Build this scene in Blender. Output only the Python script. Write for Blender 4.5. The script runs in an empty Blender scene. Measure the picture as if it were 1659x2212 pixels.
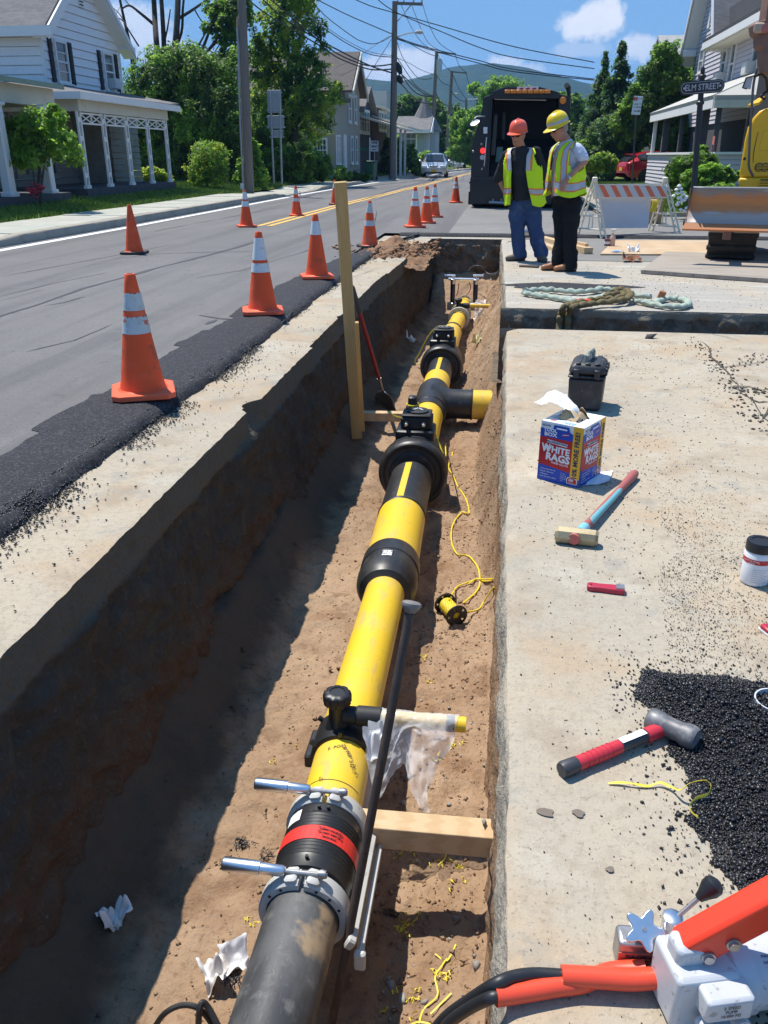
import bpy,math,random
import numpy as np
from mathutils import Vector,Matrix,Euler
random.seed(7);np.random.seed(7)
scene=bpy.context.scene
C=scene.collection
R=math.radians
# camera
CAM_H=1.40
PITCH,YAW=R(23.396),R(7.728)
VW,VH,VF=1659.0,2212.0,1782.0
cam_d=bpy.data.cameras.new('camera');cam=bpy.data.objects.new('camera',cam_d);C.objects.link(cam)
cam.location=(0,0,CAM_H)
cam.rotation_euler=(R(90)-PITCH,0,YAW)
cam_d.sensor_fit='VERTICAL';cam_d.sensor_height=24.0;cam_d.lens=24.0*VF/VH
cam_d.clip_start=0.05;cam_d.clip_end=6000
scene.camera=cam
# light
SUN_EL,SUN_AZ=R(65),math.atan2(-0.777,0.629)
sun_dir=Vector((math.sin(SUN_AZ)*math.cos(SUN_EL),math.cos(SUN_AZ)*math.cos(SUN_EL),math.sin(SUN_EL)))
sl=bpy.data.lights.new('sun','SUN');sl.energy=5.0;sl.angle=R(0.53);sl.color=(1.0,0.945,0.86)
so=bpy.data.objects.new('sun',sl);C.objects.link(so)
so.rotation_euler=sun_dir.to_track_quat('Z','Y').to_euler()
SKY_STRENGTH=0.05
world=bpy.data.worlds.new('World');scene.world=world;world.use_nodes=True
nt=world.node_tree;nt.nodes.clear()
def wn(t):return nt.nodes.new(t)
w_out=wn('ShaderNodeOutputWorld');w_bg=wn('ShaderNodeBackground');w_bg.inputs[1].default_value=SKY_STRENGTH
sky=wn('ShaderNodeTexSky');sky.sky_type='NISHITA';sky.sun_disc=False
sky.sun_elevation=SUN_EL;sky.sun_rotation=SUN_AZ;sky.air_density=1.0;sky.dust_density=0.0;sky.ozone_density=3.0
w_tc=wn('ShaderNodeTexCoord')
def cam_dir(x,y):
 v=Vector(((x-VW/2)/VF,-(y-VH/2)/VF,-1.0)).normalized()
 return cam.rotation_euler.to_matrix()@v
w_noise=wn('ShaderNodeTexNoise');w_noise.inputs['Scale'].default_value=16;w_noise.inputs['Detail'].default_value=9;w_noise.inputs['Roughness'].default_value=0.64
nt.links.new(w_tc.outputs['Generated'],w_noise.inputs['Vector'])
def wmath(op,a,b=None,clamp=False):
 m=wn('ShaderNodeMath');m.operation=op;m.use_clamp=clamp
 for i,v in enumerate((a,b)):
  if v is None:continue
  if hasattr(v,'links'):nt.links.new(v,m.inputs[i])
  else:m.inputs[i].default_value=v
 return m.outputs[0]
cloud=None
def puff(x,y,rx,ry,strength=1.0):
 """an elliptical puff of cloud round one direction of the sky; radii in radians"""
 global cloud
 d=cam_dir(x,y);right=Vector((d.y,-d.x,0)).normalized();up=right.cross(d)
 dots=[]
 for ax in(right/rx,up/ry):
  vm=wn('ShaderNodeVectorMath');vm.operation='DOT_PRODUCT'
  nt.links.new(w_tc.outputs['Generated'],vm.inputs[0]);vm.inputs[1].default_value=ax
  dots.append(wmath('POWER',wmath('ABSOLUTE',vm.outputs['Value']),2.0))
 vf=wn('ShaderNodeVectorMath');vf.operation='DOT_PRODUCT'
 nt.links.new(w_tc.outputs['Generated'],vf.inputs[0]);vf.inputs[1].default_value=d
 r=wmath('SQRT',wmath('ADD',dots[0],dots[1]))
 e=wmath('ADD',wmath('SUBTRACT',1.0,r),wmath('MULTIPLY',wmath('SUBTRACT',w_noise.outputs['Fac'],0.52),3.6))
 e=wmath('MULTIPLY',wmath('MULTIPLY',e,2.4,True),wmath('GREATER_THAN',vf.outputs['Value'],0.3))
 e=wmath('MULTIPLY',e,strength)
 cloud=e if cloud is None else wmath('MAXIMUM',cloud,e)
for a in[(1272,48,.040,.020,.95),(1245,55,.028,.016,.9),(1300,38,.022,.016,.95),(1395,97,.030,.015,.8),(1240,107,.040,.008,.35),(848,152,.055,.020,.75),(870,170,.03,.016,.7),(1085,143,.034,.014,.7),(1130,152,.03,.010,.5),(1010,190,.05,.01,.3),(400,130,.05,.015,.5),(200,60,.08,.03,.7),(1900,60,.10,.03,.8),(2300,110,.09,.03,.7),(-500,80,.12,.035,.8),(3000,0,.16,.05,.8),(1500,-700,.16,.06,.8)]:
 puff(*a)
w_n2=wn('ShaderNodeTexNoise');w_n2.inputs['Scale'].default_value=22;w_n2.inputs['Detail'].default_value=4
nt.links.new(w_tc.outputs['Generated'],w_n2.inputs['Vector'])
w_cc=wn('ShaderNodeMix');w_cc.data_type='RGBA'
nt.links.new(w_n2.outputs['Fac'],w_cc.inputs[0]);w_cc.inputs[6].default_value=(13,14,15.8,1);w_cc.inputs[7].default_value=(19,19,19,1)
w_mix=wn('ShaderNodeMix');w_mix.data_type='RGBA'
w_tint=wn('ShaderNodeMix');w_tint.data_type='RGBA';w_tint.inputs[0].default_value=.96
nt.links.new(sky.outputs[0],w_tint.inputs[6]);w_tint.inputs[7].default_value=(2.1,5.7,12.4,1)
w_sep=wn('ShaderNodeSeparateXYZ');nt.links.new(w_tc.outputs['Generated'],w_sep.inputs[0])
w_low=wn('ShaderNodeMix');w_low.data_type='RGBA';nt.links.new(wmath('POWER',wmath('SUBTRACT',1.0,wmath('MULTIPLY',w_sep.outputs[2],2.6,True),True),1.6),w_low.inputs[0])
nt.links.new(w_tint.outputs[2],w_low.inputs[6]);w_low.inputs[7].default_value=(5.2,9.6,14.2,1)
nt.links.new(cloud,w_mix.inputs[0]);nt.links.new(w_low.outputs[2],w_mix.inputs[6]);nt.links.new(w_cc.outputs[2],w_mix.inputs[7])
nt.links.new(w_mix.outputs[2],w_bg.inputs[0]);nt.links.new(w_bg.outputs[0],w_out.inputs[0])
scene.view_settings.view_transform='Standard';scene.view_settings.look='None'
scene.view_settings.exposure=0.36;scene.view_settings.gamma=1.0;scene.view_settings.use_curve_mapping=False
# surveying: a pixel of the photograph to a point at a known height, distance or side
_cm=cam.rotation_euler.to_matrix()
def ray(x,y):return _cm@Vector(((x-VW/2)/VF,-(y-VH/2)/VF,-1.0))
def pZ(x,y,z=0.0):
 d=ray(x,y);t=(z-CAM_H)/d.z;return Vector((d.x*t,d.y*t,z))
def pY(x,y,Y):
 d=ray(x,y);t=Y/d.y;return Vector((d.x*t,Y,CAM_H+d.z*t))
def pX(x,y,X):
 d=ray(x,y);t=X/d.x;return Vector((X,d.y*t,CAM_H+d.z*t))
 # numpy noise
def _hash(i,j,k,s):
 h=(i*374761393+j*668265263+k*1274126177+s*974634777)&0xffffffff
 h=((h^(h>>13))*1274126177)&0xffffffff
 return((h^(h>>16))&0xffff)/65535.0
def vnoise(x,y,z=0.0,s=0):
 x,y,z=np.broadcast_arrays(np.asarray(x,float),np.asarray(y,float),np.asarray(z,float))
 i,j,k=[np.floor(a).astype(np.int64)for a in(x,y,z)]
 f,g,h=x-i,y-j,z-k
 f,g,h=[a*a*(3-2*a)for a in(f,g,h)]
 r=0
 for a in(0,1):
  for b in(0,1):
   for c in(0,1):
    r=r+_hash(i+a,j+b,k+c,s)*(f if a else 1-f)*(g if b else 1-g)*(h if c else 1-h)
 return r*2-1
def fbm(x,y,z=0.0,oct=4,s=0):
 t,a,r=0,1.0,0
 x,y,z=np.asarray(x,float),np.asarray(y,float),np.asarray(z,float)
 for o in range(oct):
  r=r+a*vnoise(x,y,z,s+o*17);t+=a;a*=.5;x,y,z=x*2.03,y*2.03,z*2.03
 return r/t
 # materials
def lay(name,base,layers=(),rough=.7,metal=0.0,spec=.5,bump=(),scale=(1,1,1),coat=0.0,alpha=None,trans=0.0,emit=None,rough_layers=(),coords='Object',vary=0,sss=0):
 """a layered procedural material; layers: (kind, scale, lo, hi, colour, strength[, stretch])"""
 m=bpy.data.materials.new(name);m.use_nodes=True
 t=m.node_tree;N=t.nodes;L=t.links;b=N['Principled BSDF']
 tc=N.new('ShaderNodeTexCoord');mp=N.new('ShaderNodeMapping');mp.inputs['Scale'].default_value=scale
 L.new(tc.outputs[coords],mp.inputs[0])
 if vary:oi=N.new('ShaderNodeObjectInfo');mu=N.new('ShaderNodeMath');mu.operation='MULTIPLY';mu.inputs[1].default_value=vary;L.new(oi.outputs['Random'],mu.inputs[0]);L.new(mu.outputs[0],mp.inputs['Location'])
 def tex(kind,sc,stretch=None,detail=5):
  vec=mp.outputs[0]
  if stretch:
   m2=N.new('ShaderNodeMapping');m2.inputs['Scale'].default_value=stretch;L.new(vec,m2.inputs[0]);vec=m2.outputs[0]
  if kind=='noise':
   n=N.new('ShaderNodeTexNoise');n.inputs['Detail'].default_value=detail;n.inputs['Roughness'].default_value=.62;o=n.outputs['Fac']
  elif kind=='voro':
   n=N.new('ShaderNodeTexVoronoi');o=n.outputs['Distance']
  elif kind=='cell':
   n=N.new('ShaderNodeTexVoronoi');s=N.new('ShaderNodeSeparateColor');L.new(n.outputs['Color'],s.inputs[0]);o=s.outputs[0]
  elif kind=='crack':
   n=N.new('ShaderNodeTexVoronoi');n.feature='DISTANCE_TO_EDGE';o=n.outputs['Distance']
  elif kind=='wave':
   n=N.new('ShaderNodeTexWave');n.inputs['Distortion'].default_value=4;n.inputs['Detail'].default_value=3;o=n.outputs['Fac']
  elif kind in 'xyz':
   n=N.new('ShaderNodeSeparateXYZ');L.new(vec,n.inputs[0]);return n.outputs['xyz'.index(kind)]
  n.inputs['Scale'].default_value=sc;L.new(vec,n.inputs['Vector']);return o
 col=None
 def rng(o,lo,hi,st):
  r=N.new('ShaderNodeMapRange');r.interpolation_type='SMOOTHSTEP'
  r.inputs['From Min'].default_value=lo;r.inputs['From Max'].default_value=hi;r.inputs['To Max'].default_value=st
  L.new(o,r.inputs['Value']);return r.outputs[0]
 for ly in layers:
  kind,sc,lo,hi,c,st=ly[:6];stretch=ly[6]if len(ly)>6 else None
  o=tex(kind,sc,stretch)
  if len(ly)>7:
   nn=tex('noise',ly[7][0]);ma=N.new('ShaderNodeMath');ma.operation='MULTIPLY_ADD';L.new(nn,ma.inputs[0]);ma.inputs[1].default_value=ly[7][1];L.new(o,ma.inputs[2]);o=ma.outputs[0]
  f=rng(o,lo,hi,st)
  mx=N.new('ShaderNodeMix');mx.data_type='RGBA';L.new(f,mx.inputs[0])
  if col is None:mx.inputs[6].default_value=(*base,1)
  else:L.new(col,mx.inputs[6])
  mx.inputs[7].default_value=(*c,1);col=mx.outputs[2]
 if col is None:b.inputs['Base Color'].default_value=(*base,1)
 else:L.new(col,b.inputs['Base Color'])
 b.inputs['Roughness'].default_value=rough
 if rough_layers:
  kind,sc,lo,hi,r0,r1=rough_layers
  r=N.new('ShaderNodeMapRange');r.inputs['From Min'].default_value=lo;r.inputs['From Max'].default_value=hi;r.inputs['To Min'].default_value=r0;r.inputs['To Max'].default_value=r1
  L.new(tex(kind,sc),r.inputs['Value']);L.new(r.outputs[0],b.inputs['Roughness'])
 b.inputs['Metallic'].default_value=metal;b.inputs['Specular IOR Level'].default_value=spec
 b.inputs['Coat Weight'].default_value=coat
 if sss:b.inputs['Subsurface Weight'].default_value=sss;b.inputs['Subsurface Scale'].default_value=.01
 if trans:b.inputs['Transmission Weight'].default_value=trans
 if alpha is not None:b.inputs['Alpha'].default_value=alpha
 if emit:b.inputs['Emission Color'].default_value=(*emit[0],1);b.inputs['Emission Strength'].default_value=emit[1]
 prev=None
 for bp in bump:
  kind,sc,st,dist=bp[:4];stretch=bp[4]if len(bp)>4 else None
  bn=N.new('ShaderNodeBump');bn.inputs['Strength'].default_value=st;bn.inputs['Distance'].default_value=dist
  L.new(tex(kind,sc,stretch),bn.inputs['Height'])
  if prev is not None:L.new(prev,bn.inputs['Normal'])
  prev=bn.outputs[0]
 if prev is not None:L.new(prev,b.inputs['Normal'])
 return m
 # mesh builder
class MB:
 def __init__(s):s.v,s.f,s.m=[],[],[]
 def add(s,vs,fs,mi=0):
  o=len(s.v);s.v+=[tuple(v)for v in vs]
  for f in fs:s.f.append(tuple(i+o for i in f));s.m.append(mi)
  return s
 def box(s,c,d,rot=None,mi=0,ch=0.0,taper=1.0):
  """centre, size, optional rotation matrix/euler, chamfer, taper of the top"""
  x,y,z=d[0]/2,d[1]/2,d[2]/2;M_=rot if isinstance(rot,Matrix)else(Euler(rot).to_matrix()if rot else Matrix.Identity(3))
  if ch<=0:
   vs=[(sx*x*(taper if sz>0 else 1),sy*y*(taper if sz>0 else 1),sz*z)for sz in(-1,1)for sx,sy in((-1,-1),(1,-1),(1,1),(-1,1))]
   fs=[(3,2,1,0),(4,5,6,7)]+[(i,(i+1)%4,(i+1)%4+4,i+4)for i in range(4)]
  else:
   ring=[]
   for sx,sy in((-1,-1),(1,-1),(1,1),(-1,1)):
    a=[(sx*(x-ch),sy*y),(sx*x,sy*(y-ch))]
    if sx*sy<0:a.reverse()
    ring+=a
   ring.sort(key=lambda p:math.atan2(p[1]/y,p[0]/x))
   def inner(p):return(math.copysign(max(abs(p[0])-ch,0),p[0]),math.copysign(max(abs(p[1])-ch,0),p[1]))
   L4=[([inner(p)for p in ring],-z),(ring,-z+ch),(ring,z-ch),([inner(p)for p in ring],z)]
   vs=[]
   for r_,zz in L4:
    k=taper if zz>0 else 1
    vs+=[(p[0]*k,p[1]*k,zz)for p in r_]
   fs=[tuple(reversed(range(8))),tuple(range(24,32))]
   for l in range(3):fs+=[(l*8+i,l*8+(i+1)%8,l*8+8+(i+1)%8,l*8+8+i)for i in range(8)]
  c=Vector(c);return s.add([M_@Vector(v)+c for v in vs],fs,mi)
 def tube(s,path,r,n=10,mi=0,caps=True,flat=1.0,close=False):
  P=[Vector(p)for p in path];k=len(P)
  rs=r if hasattr(r,'__len__')else[r]*k
  T=[((P[(i+1)%k]-P[i-1])if close else(P[min(i+1,k-1)]-P[max(i-1,0)])).normalized()for i in range(k)]
  u=T[0].orthogonal().normalized()if abs(T[0].z)>.9 else Vector((T[0].y,-T[0].x,0)).normalized()
  vs=[]
  for i in range(k):
   u=(u-T[i]*u.dot(T[i])).normalized();w=T[i].cross(u)
   for j in range(n):
    a=2*math.pi*j/n;vs.append(P[i]+u*(rs[i]*math.cos(a))+w*(rs[i]*flat*math.sin(a)))
  fs=[]
  for i in range(k if close else k-1):
   o,q=i*n,((i+1)%k)*n
   fs+=[(o+j,o+(j+1)%n,q+(j+1)%n,q+j)for j in range(n)]
  if caps and not close:fs+=[tuple(reversed(range(n))),tuple(range((k-1)*n,k*n))]
  return s.add(vs,fs,mi)
 def cyl(s,p0,p1,r0,r1=None,n=16,mi=0):return s.tube([p0,p1],[r0,r0 if r1 is None else r1],n,mi)
 def lathe(s,prof,n=24,org=(0,0,0),axis=(0,0,1),mi=0,caps=True,mis=None):
  """profile of (radius, height) turned round an axis"""
  q=Vector(axis).to_track_quat('Z','Y').to_matrix();org=Vector(org);vs=[]
  for r,z in prof:
   vs+=[org+q@Vector((r*math.cos(2*math.pi*j/n),r*math.sin(2*math.pi*j/n),z))for j in range(n)]
  o=len(s.v);s.v+=[tuple(v)for v in vs]
  for i in range(len(prof)-1):
   for j in range(n):
    s.f.append((o+i*n+j,o+i*n+(j+1)%n,o+(i+1)*n+(j+1)%n,o+(i+1)*n+j));s.m.append(mis[i]if mis else mi)
  if caps:
   s.f.append(tuple(o+j for j in reversed(range(n))));s.m.append(mi)
   s.f.append(tuple(o+(len(prof)-1)*n+j for j in range(n)));s.m.append(mis[-1]if mis else mi)
  return s
 def prism(s,poly,d,mat=None,mi=0):
  """2D polygon (x,y) extruded by d along z, then moved by a 4x4 matrix"""
  mat=mat or Matrix.Identity(4);n=len(poly)
  vs=[mat@Vector((p[0],p[1],0))for p in poly]+[mat@Vector((p[0],p[1],d))for p in poly]
  fs=[tuple(reversed(range(n))),tuple(range(n,2*n))]+[(i,(i+1)%n,(i+1)%n+n,i+n)for i in range(n)]
  return s.add(vs,fs,mi)
 def quad(s,a,b,c,d,mi=0):return s.add([a,b,c,d],[(0,1,2,3)],mi)
 def slab4(s,a,b,c,d,th,mi=0):
  """a quad (any orientation) given thickness th against its normal"""
  a,b,c,d=map(Vector,(a,b,c,d));n=(b-a).cross(d-a).normalized()*th
  return s.add([a,b,c,d,a-n,b-n,c-n,d-n],[(0,1,2,3),(7,6,5,4),(0,4,5,1),(1,5,6,2),(2,6,7,3),(3,7,4,0)],mi)
 def grid(s,X,Y,Z,mi=0,flip=False):
  h,w=X.shape;o=len(s.v);s.v+=list(zip(X.ravel().tolist(),Y.ravel().tolist(),Z.ravel().tolist()))
  for i in range(h-1):
   for j in range(w-1):
    a=o+i*w+j;q=(a,a+1,a+w+1,a+w)
    s.f.append(q[::-1]if flip else q)
  s.m+=[mi]*((h-1)*(w-1));return s
 def build(s,name,mats,parent=None,smooth=35,loc=None,rot=None,bevel=0):
  me=bpy.data.meshes.new(name);me.from_pydata(s.v,[],s.f)
  mats=mats if isinstance(mats,(list,tuple))else[mats]
  for m_ in mats:me.materials.append(m_)
  if len(mats)>1:me.polygons.foreach_set('material_index',s.m)
  if smooth:
   me.polygons.foreach_set('use_smooth',[True]*len(me.polygons))
   if smooth<180:me.set_sharp_from_angle(angle=R(smooth))
  me.update()
  o=bpy.data.objects.new(name,me);C.objects.link(o)
  if parent is not None:o.parent=parent
  if loc is not None:o.location=loc
  if rot is not None:o.rotation_euler=rot
  if bevel:
   bv=o.modifiers.new('edge','BEVEL');bv.width=bevel;bv.segments=2;bv.limit_method='ANGLE';bv.angle_limit=R(40)
  return o
def np_mesh(name,verts,faces,mats,parent=None,smooth=True,mi=None):
 """fast mesh from arrays; faces is (n,4) or (n,3)"""
 me=bpy.data.meshes.new(name);nv,(nf,k)=len(verts),faces.shape
 me.vertices.add(nv);me.vertices.foreach_set('co',np.asarray(verts,np.float32).ravel())
 me.loops.add(nf*k);me.loops.foreach_set('vertex_index',faces.astype(np.int32).ravel())
 me.polygons.add(nf);me.polygons.foreach_set('loop_start',np.arange(0,nf*k,k,dtype=np.int32))
 mats=mats if isinstance(mats,(list,tuple))else[mats]
 for m_ in mats:me.materials.append(m_)
 if mi is not None:me.polygons.foreach_set('material_index',np.asarray(mi,np.int32))
 if smooth:me.polygons.foreach_set('use_smooth',np.ones(nf,bool))
 me.update(calc_edges=True);me.validate()
 o=bpy.data.objects.new(name,me);C.objects.link(o)
 if parent is not None:o.parent=parent
 return o
def np_grid(name,X,Y,Z,mats,parent=None,flip=False,smooth=True):
 h,w=X.shape;a=(np.arange(h-1)[:,None]*w+np.arange(w-1)[None]).ravel()
 F=np.stack([a,a+1,a+w+1,a+w],1)
 if flip:F=F[:,::-1]
 return np_mesh(name,np.stack([X.ravel(),Y.ravel(),Z.ravel()],1),F,mats,parent,smooth)
 # object roles
def tag(o,label=None,cat=None,group=None,kind=None):
 if label:o['label']=label
 if cat:o['category']=cat
 if group:o['group']=group
 if kind:o['kind']=kind
 return o
def thing(name,label,cat,loc=(0,0,0),rz=0.0,group=None,rot=None):
 o=bpy.data.objects.new(name,None);C.objects.link(o);o.location=loc;o.rotation_euler=rot or(0,0,rz)
 o.empty_display_size=.1
 return tag(o,label,cat,group)
def struct(o):o['kind']='structure';return o
def stuff(o,label=None,cat=None):
 tag(o,label,cat,kind='stuff');return o
def copy_tree(o,parent=None):
 c=o.copy();C.objects.link(c)
 if parent is not None:c.parent=parent
 for ch in o.children:copy_tree(ch,c)
 return c
def text_mesh(name,body,size,mat,parent,loc,rot,depth=.0006,align='CENTER',sx=1.0,bold=0.0,shear=0.0,space=1.0):
 cu=bpy.data.curves.new(name,'FONT');cu.body=body;cu.size=size;cu.extrude=depth;cu.align_x=align;cu.align_y='CENTER'
 cu.offset=bold;cu.shear=shear;cu.resolution_u=2;cu.space_character=space
 t=bpy.data.objects.new(name,cu);C.objects.link(t)
 me=bpy.data.meshes.new_from_object(t.evaluated_get(bpy.context.evaluated_depsgraph_get()))
 bpy.data.objects.remove(t);bpy.data.curves.remove(cu)
 me.materials.clear();me.materials.append(mat);me.name=name
 o=bpy.data.objects.new(name,me);C.objects.link(o);o.parent=parent;o.location=loc;o.rotation_euler=rot;o.scale=(sx,1,1)
 return o
def rock_cloud(pts,size,zs,seed=0,squash=.7):
 """many small angular stones as one array mesh: each an irregular octahedron"""
 rg=np.random.RandomState(seed);n=len(pts)
 base=np.array([(1,0,0),(0,1,0),(-1,0,0),(0,-1,0),(.15,.1,1),(-.1,.1,-1)],float)*.62
 V=base[None]*(1+rg.uniform(-.45,.4,(n,6,1)))+rg.uniform(-.2,.2,(n,6,3));V[...,2]*=squash
 a=rg.uniform(0,6.28,n);ca,sa=np.cos(a)[:,None],np.sin(a)[:,None]
 ti=rg.uniform(-.6,.6,n)[:,None]
 x,y,z=V[...,0].copy(),V[...,1].copy(),V[...,2].copy()
 x,z=x*np.cos(ti)-z*np.sin(ti),x*np.sin(ti)+z*np.cos(ti)
 V[...,0],V[...,1],V[...,2]=x*ca-y*sa,x*sa+y*ca,z
 V*=np.asarray(size).reshape(-1,1,1);V+=np.asarray(pts)[:,None,:]
 V[...,2]+=np.asarray(zs).reshape(-1,1)
 F=np.array([(0,1,4),(1,2,4),(2,3,4),(3,0,4),(1,0,5),(2,1,5),(3,2,5),(0,3,5)])
 return V.reshape(-1,3),(F[None]+(np.arange(n)*6)[:,None,None]).reshape(-1,3)
 # SETTING: ground, road, slabs, trench
m_conc=lay('dusty concrete',(.43,.365,.27),[('noise',.55,.42,.62,(.37,.33,.26),.9),('noise',1.3,.48,.62,(.41,.29,.175),.6),('noise',3.2,.52,.66,(.28,.22,.155),.55),('noise',2.1,.54,.66,(.46,.42,.34),.65),('noise',5,.56,.66,(.28,.275,.245),.5),('noise',28,.44,.72,(.30,.25,.185),.55),('noise',75,.54,.66,(.22,.19,.15),.45),('voro',60,.15,.07,(.54,.50,.42),.4),('noise',150,.58,.66,(.18,.16,.13),.45),('noise',9,.66,.70,(.17,.14,.11),.45)],rough=.93,spec=.25,bump=[('noise',60,.35,.006),('noise',220,.4,.003)])
m_conc_far=lay('dusty grey concrete',(.36,.335,.29),[('noise',.8,.40,.65,(.44,.37,.27),.8),('noise',2.2,.52,.66,(.50,.47,.41),.7,(.35,2.2,1)),('noise',3.5,.56,.7,(.2,.19,.17),.6,(.4,1.6,1)),('noise',30,.45,.75,(.24,.22,.19),.55),('noise',1.6,.6,.75,(.45,.27,.15),.4)],rough=.93,spec=.25,bump=[('noise',60,.35,.006)])
m_conc_edge=lay('broken concrete',(.36,.32,.25),[('noise',9,.45,.65,(.25,.22,.18),.8),('voro',38,.25,.1,(.46,.44,.40),.7),('noise',40,.5,.7,(.16,.145,.12),.7)],rough=.95,spec=.2,bump=[('noise',35,.7,.015),('voro',60,.5,.008)])
m_asph=lay('worn asphalt',(.158,.150,.143),[('noise',.35,.4,.65,(.188,.178,.168),.8),('noise',.9,.46,.66,(.115,.110,.107),.8,(2.2,.10,1)),('noise',2.5,.56,.72,(.19,.186,.178),.5),('noise',6,.62,.70,(.085,.085,.088),.5,(1,.5,1)),('noise',55,.48,.70,(.095,.095,.098),.55),('noise',130,.5,.66,(.070,.070,.072),.6),('voro',110,.20,.08,(.30,.29,.28),.5)],rough=.88,spec=.3,bump=[('noise',160,.35,.004)])
m_asph2=lay('parking lane asphalt',(.215,.206,.19),[('noise',.5,.4,.65,(.178,.172,.164),.8),('noise',90,.5,.70,(.11,.11,.112),.6),('noise',2.4,.56,.70,(.27,.26,.235),.6),('noise',4,.62,.70,(.11,.11,.11),.5,(.5,1.5,1))],rough=.9,spec=.3,bump=[('noise',150,.3,.004)])
m_newasph=lay('fresh asphalt',(.017,.017,.020),[('noise',1.1,.45,.65,(.024,.024,.027),.6),('noise',170,.50,.60,(.050,.050,.056),.85),('cell',120,.70,.95,(.10,.10,.11),.6),('noise',90,.55,.66,(.012,.012,.013),.7)],rough=.8,spec=.3,bump=[('noise',180,.8,.006)])
m_crumb=lay('bituminous crumbs',(.013,.0125,.014),[('cell',60,.4,.95,(.032,.030,.030),.7),('noise',5,.56,.68,(.06,.054,.046),.6)],rough=.36,spec=.5)
m_crumb_dry=lay('dusty asphalt crumbs',(.07,.062,.052),[('cell',40,.3,.9,(.12,.10,.08),.7)],rough=.8,spec=.3)
m_tar_shadow=lay('crack sealer and wire shadow',(.045,.045,.05),rough=.6)
m_white=lay('road white paint',(.70,.70,.68),[('noise',14,.5,.75,(.34,.34,.34),.7),('noise',60,.55,.7,(.25,.25,.25),.5)],rough=.8)
m_yellow=lay('road yellow paint',(.72,.42,.07),[('noise',9,.48,.72,(.42,.33,.19),.7),('noise',60,.55,.7,(.25,.24,.2),.5)],rough=.8)
m_soil=lay('trench soil',(.315,.208,.128),[('noise',.8,.4,.65,(.385,.27,.175),.8),('noise',3.0,.5,.66,(.22,.125,.07),.65),('noise',5.5,.58,.68,(.15,.085,.05),.5),('noise',14,.5,.75,(.37,.27,.19),.45),('noise',46,.5,.72,(.15,.088,.052),.5),('voro',34,.09,.04,(.40,.34,.28),.5),('x',1,-.84,-1.02,(.080,.056,.038),.92,None,(2.6,.42))],rough=.97,spec=.15,bump=[('noise',22,.7,.02),('noise',70,.6,.008),('noise',200,.5,.003)])  # fallen dark soil by the left wall, with deeper shade painted into its colour
m_wall=lay('trench wall strata',(.092,.058,.038),[('noise',2.5,.45,.65,(.060,.042,.030),.7),('noise',12,.5,.75,(.13,.088,.056),.5),('voro',16,.12,.05,(.20,.18,.15),.6),('z',1,-.62,-.50,(.062,.054,.044),.95,None,(3,.28)),('noise',40,.56,.68,(.12,.115,.10),.45),('z',1,-.17,-.145,(.125,.104,.076),.95,None,(6,.02)),('noise',7,.5,.68,(.10,.08,.055),.6)],rough=.97,spec=.12,bump=[('noise',18,.8,.03),('voro',45,.5,.012),('noise',120,.5,.004)])  # left wall strata, concrete band too, coloured darker to deepen their shade
m_darkdirt=lay('dark roadbed soil',(.16,.125,.09),[('noise',5,.42,.65,(.085,.066,.048),.85),('noise',30,.5,.72,(.25,.21,.16),.6),('voro',24,.12,.05,(.34,.31,.27),.5)],rough=.97,spec=.15,bump=[('noise',14,.9,.04),('noise',60,.6,.01)])
m_grass=lay('lawn turf',(.12,.18,.035),[('noise',.9,.4,.65,(.17,.22,.05),.8),('noise',6,.5,.75,(.08,.13,.025),.6),('noise',2.2,.62,.75,(.17,.15,.07),.5)],rough=.95,spec=.1,bump=[('noise',40,.8,.03)])
m_blade=lay('grass blades',(.14,.22,.035),[('noise',1.2,.4,.65,(.21,.27,.06),.8)],rough=.7,spec=.2)
m_slate=lay('flagstone paving',(.385,.385,.325),[('noise',1.1,.42,.62,(.46,.44,.37),.8),('noise',6,.5,.75,(.27,.29,.26),.6),('noise',50,.55,.75,(.22,.22,.2),.4)],rough=.9,spec=.25,bump=[('noise',40,.3,.005)])
m_kerb=lay('kerb concrete',(.34,.31,.25),[('noise',3,.45,.7,(.25,.22,.17),.7),('noise',40,.55,.75,(.22,.2,.17),.5)],rough=.92,spec=.25,bump=[('noise',60,.4,.006)])
m_land=lay('distant land',(.07,.095,.035),[('noise',.05,.4,.6,(.11,.12,.05),.8)],rough=1,spec=0)
def interp(Y,tab):return np.interp(Y,[t[0]for t in tab],[t[1]for t in tab])
LINE=[(-8,-8.2),(0,-8.0),(12.4,-7.66),(17,-7.54),(25,-7.5),(33,-7.45),(40,-7.2),(52,-6.65),(60,-6.0),(80,-4.3),(110,0),(150,9)]
YEL=[(-8,-5.1),(0,-5.05),(17.3,-4.92),(26.7,-4.72),(37.4,-4.2),(55.7,-3.45),(73.2,-2.77),(90,-1.4),(110,2.3),(150,11)]
def lineX(Y):return interp(Y,LINE)
def yelX(Y):return interp(Y,YEL)
def kerbX(Y):return lineX(Y)-.28
ROADZ=.045
def strip(name,Ys,xa,xb,z,mat,parent=None):
 Ys=np.asarray(Ys);n=len(Ys)
 z=np.full(n,z)if np.isscalar(z)else z
 V=np.concatenate([np.stack([xa,Ys,z],1),np.stack([xb,Ys,z],1)]);i=np.arange(n-1)
 return np_mesh(name,V,np.stack([i,i+n,i+n+1,i+1],1),mat,parent,smooth=False)
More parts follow.
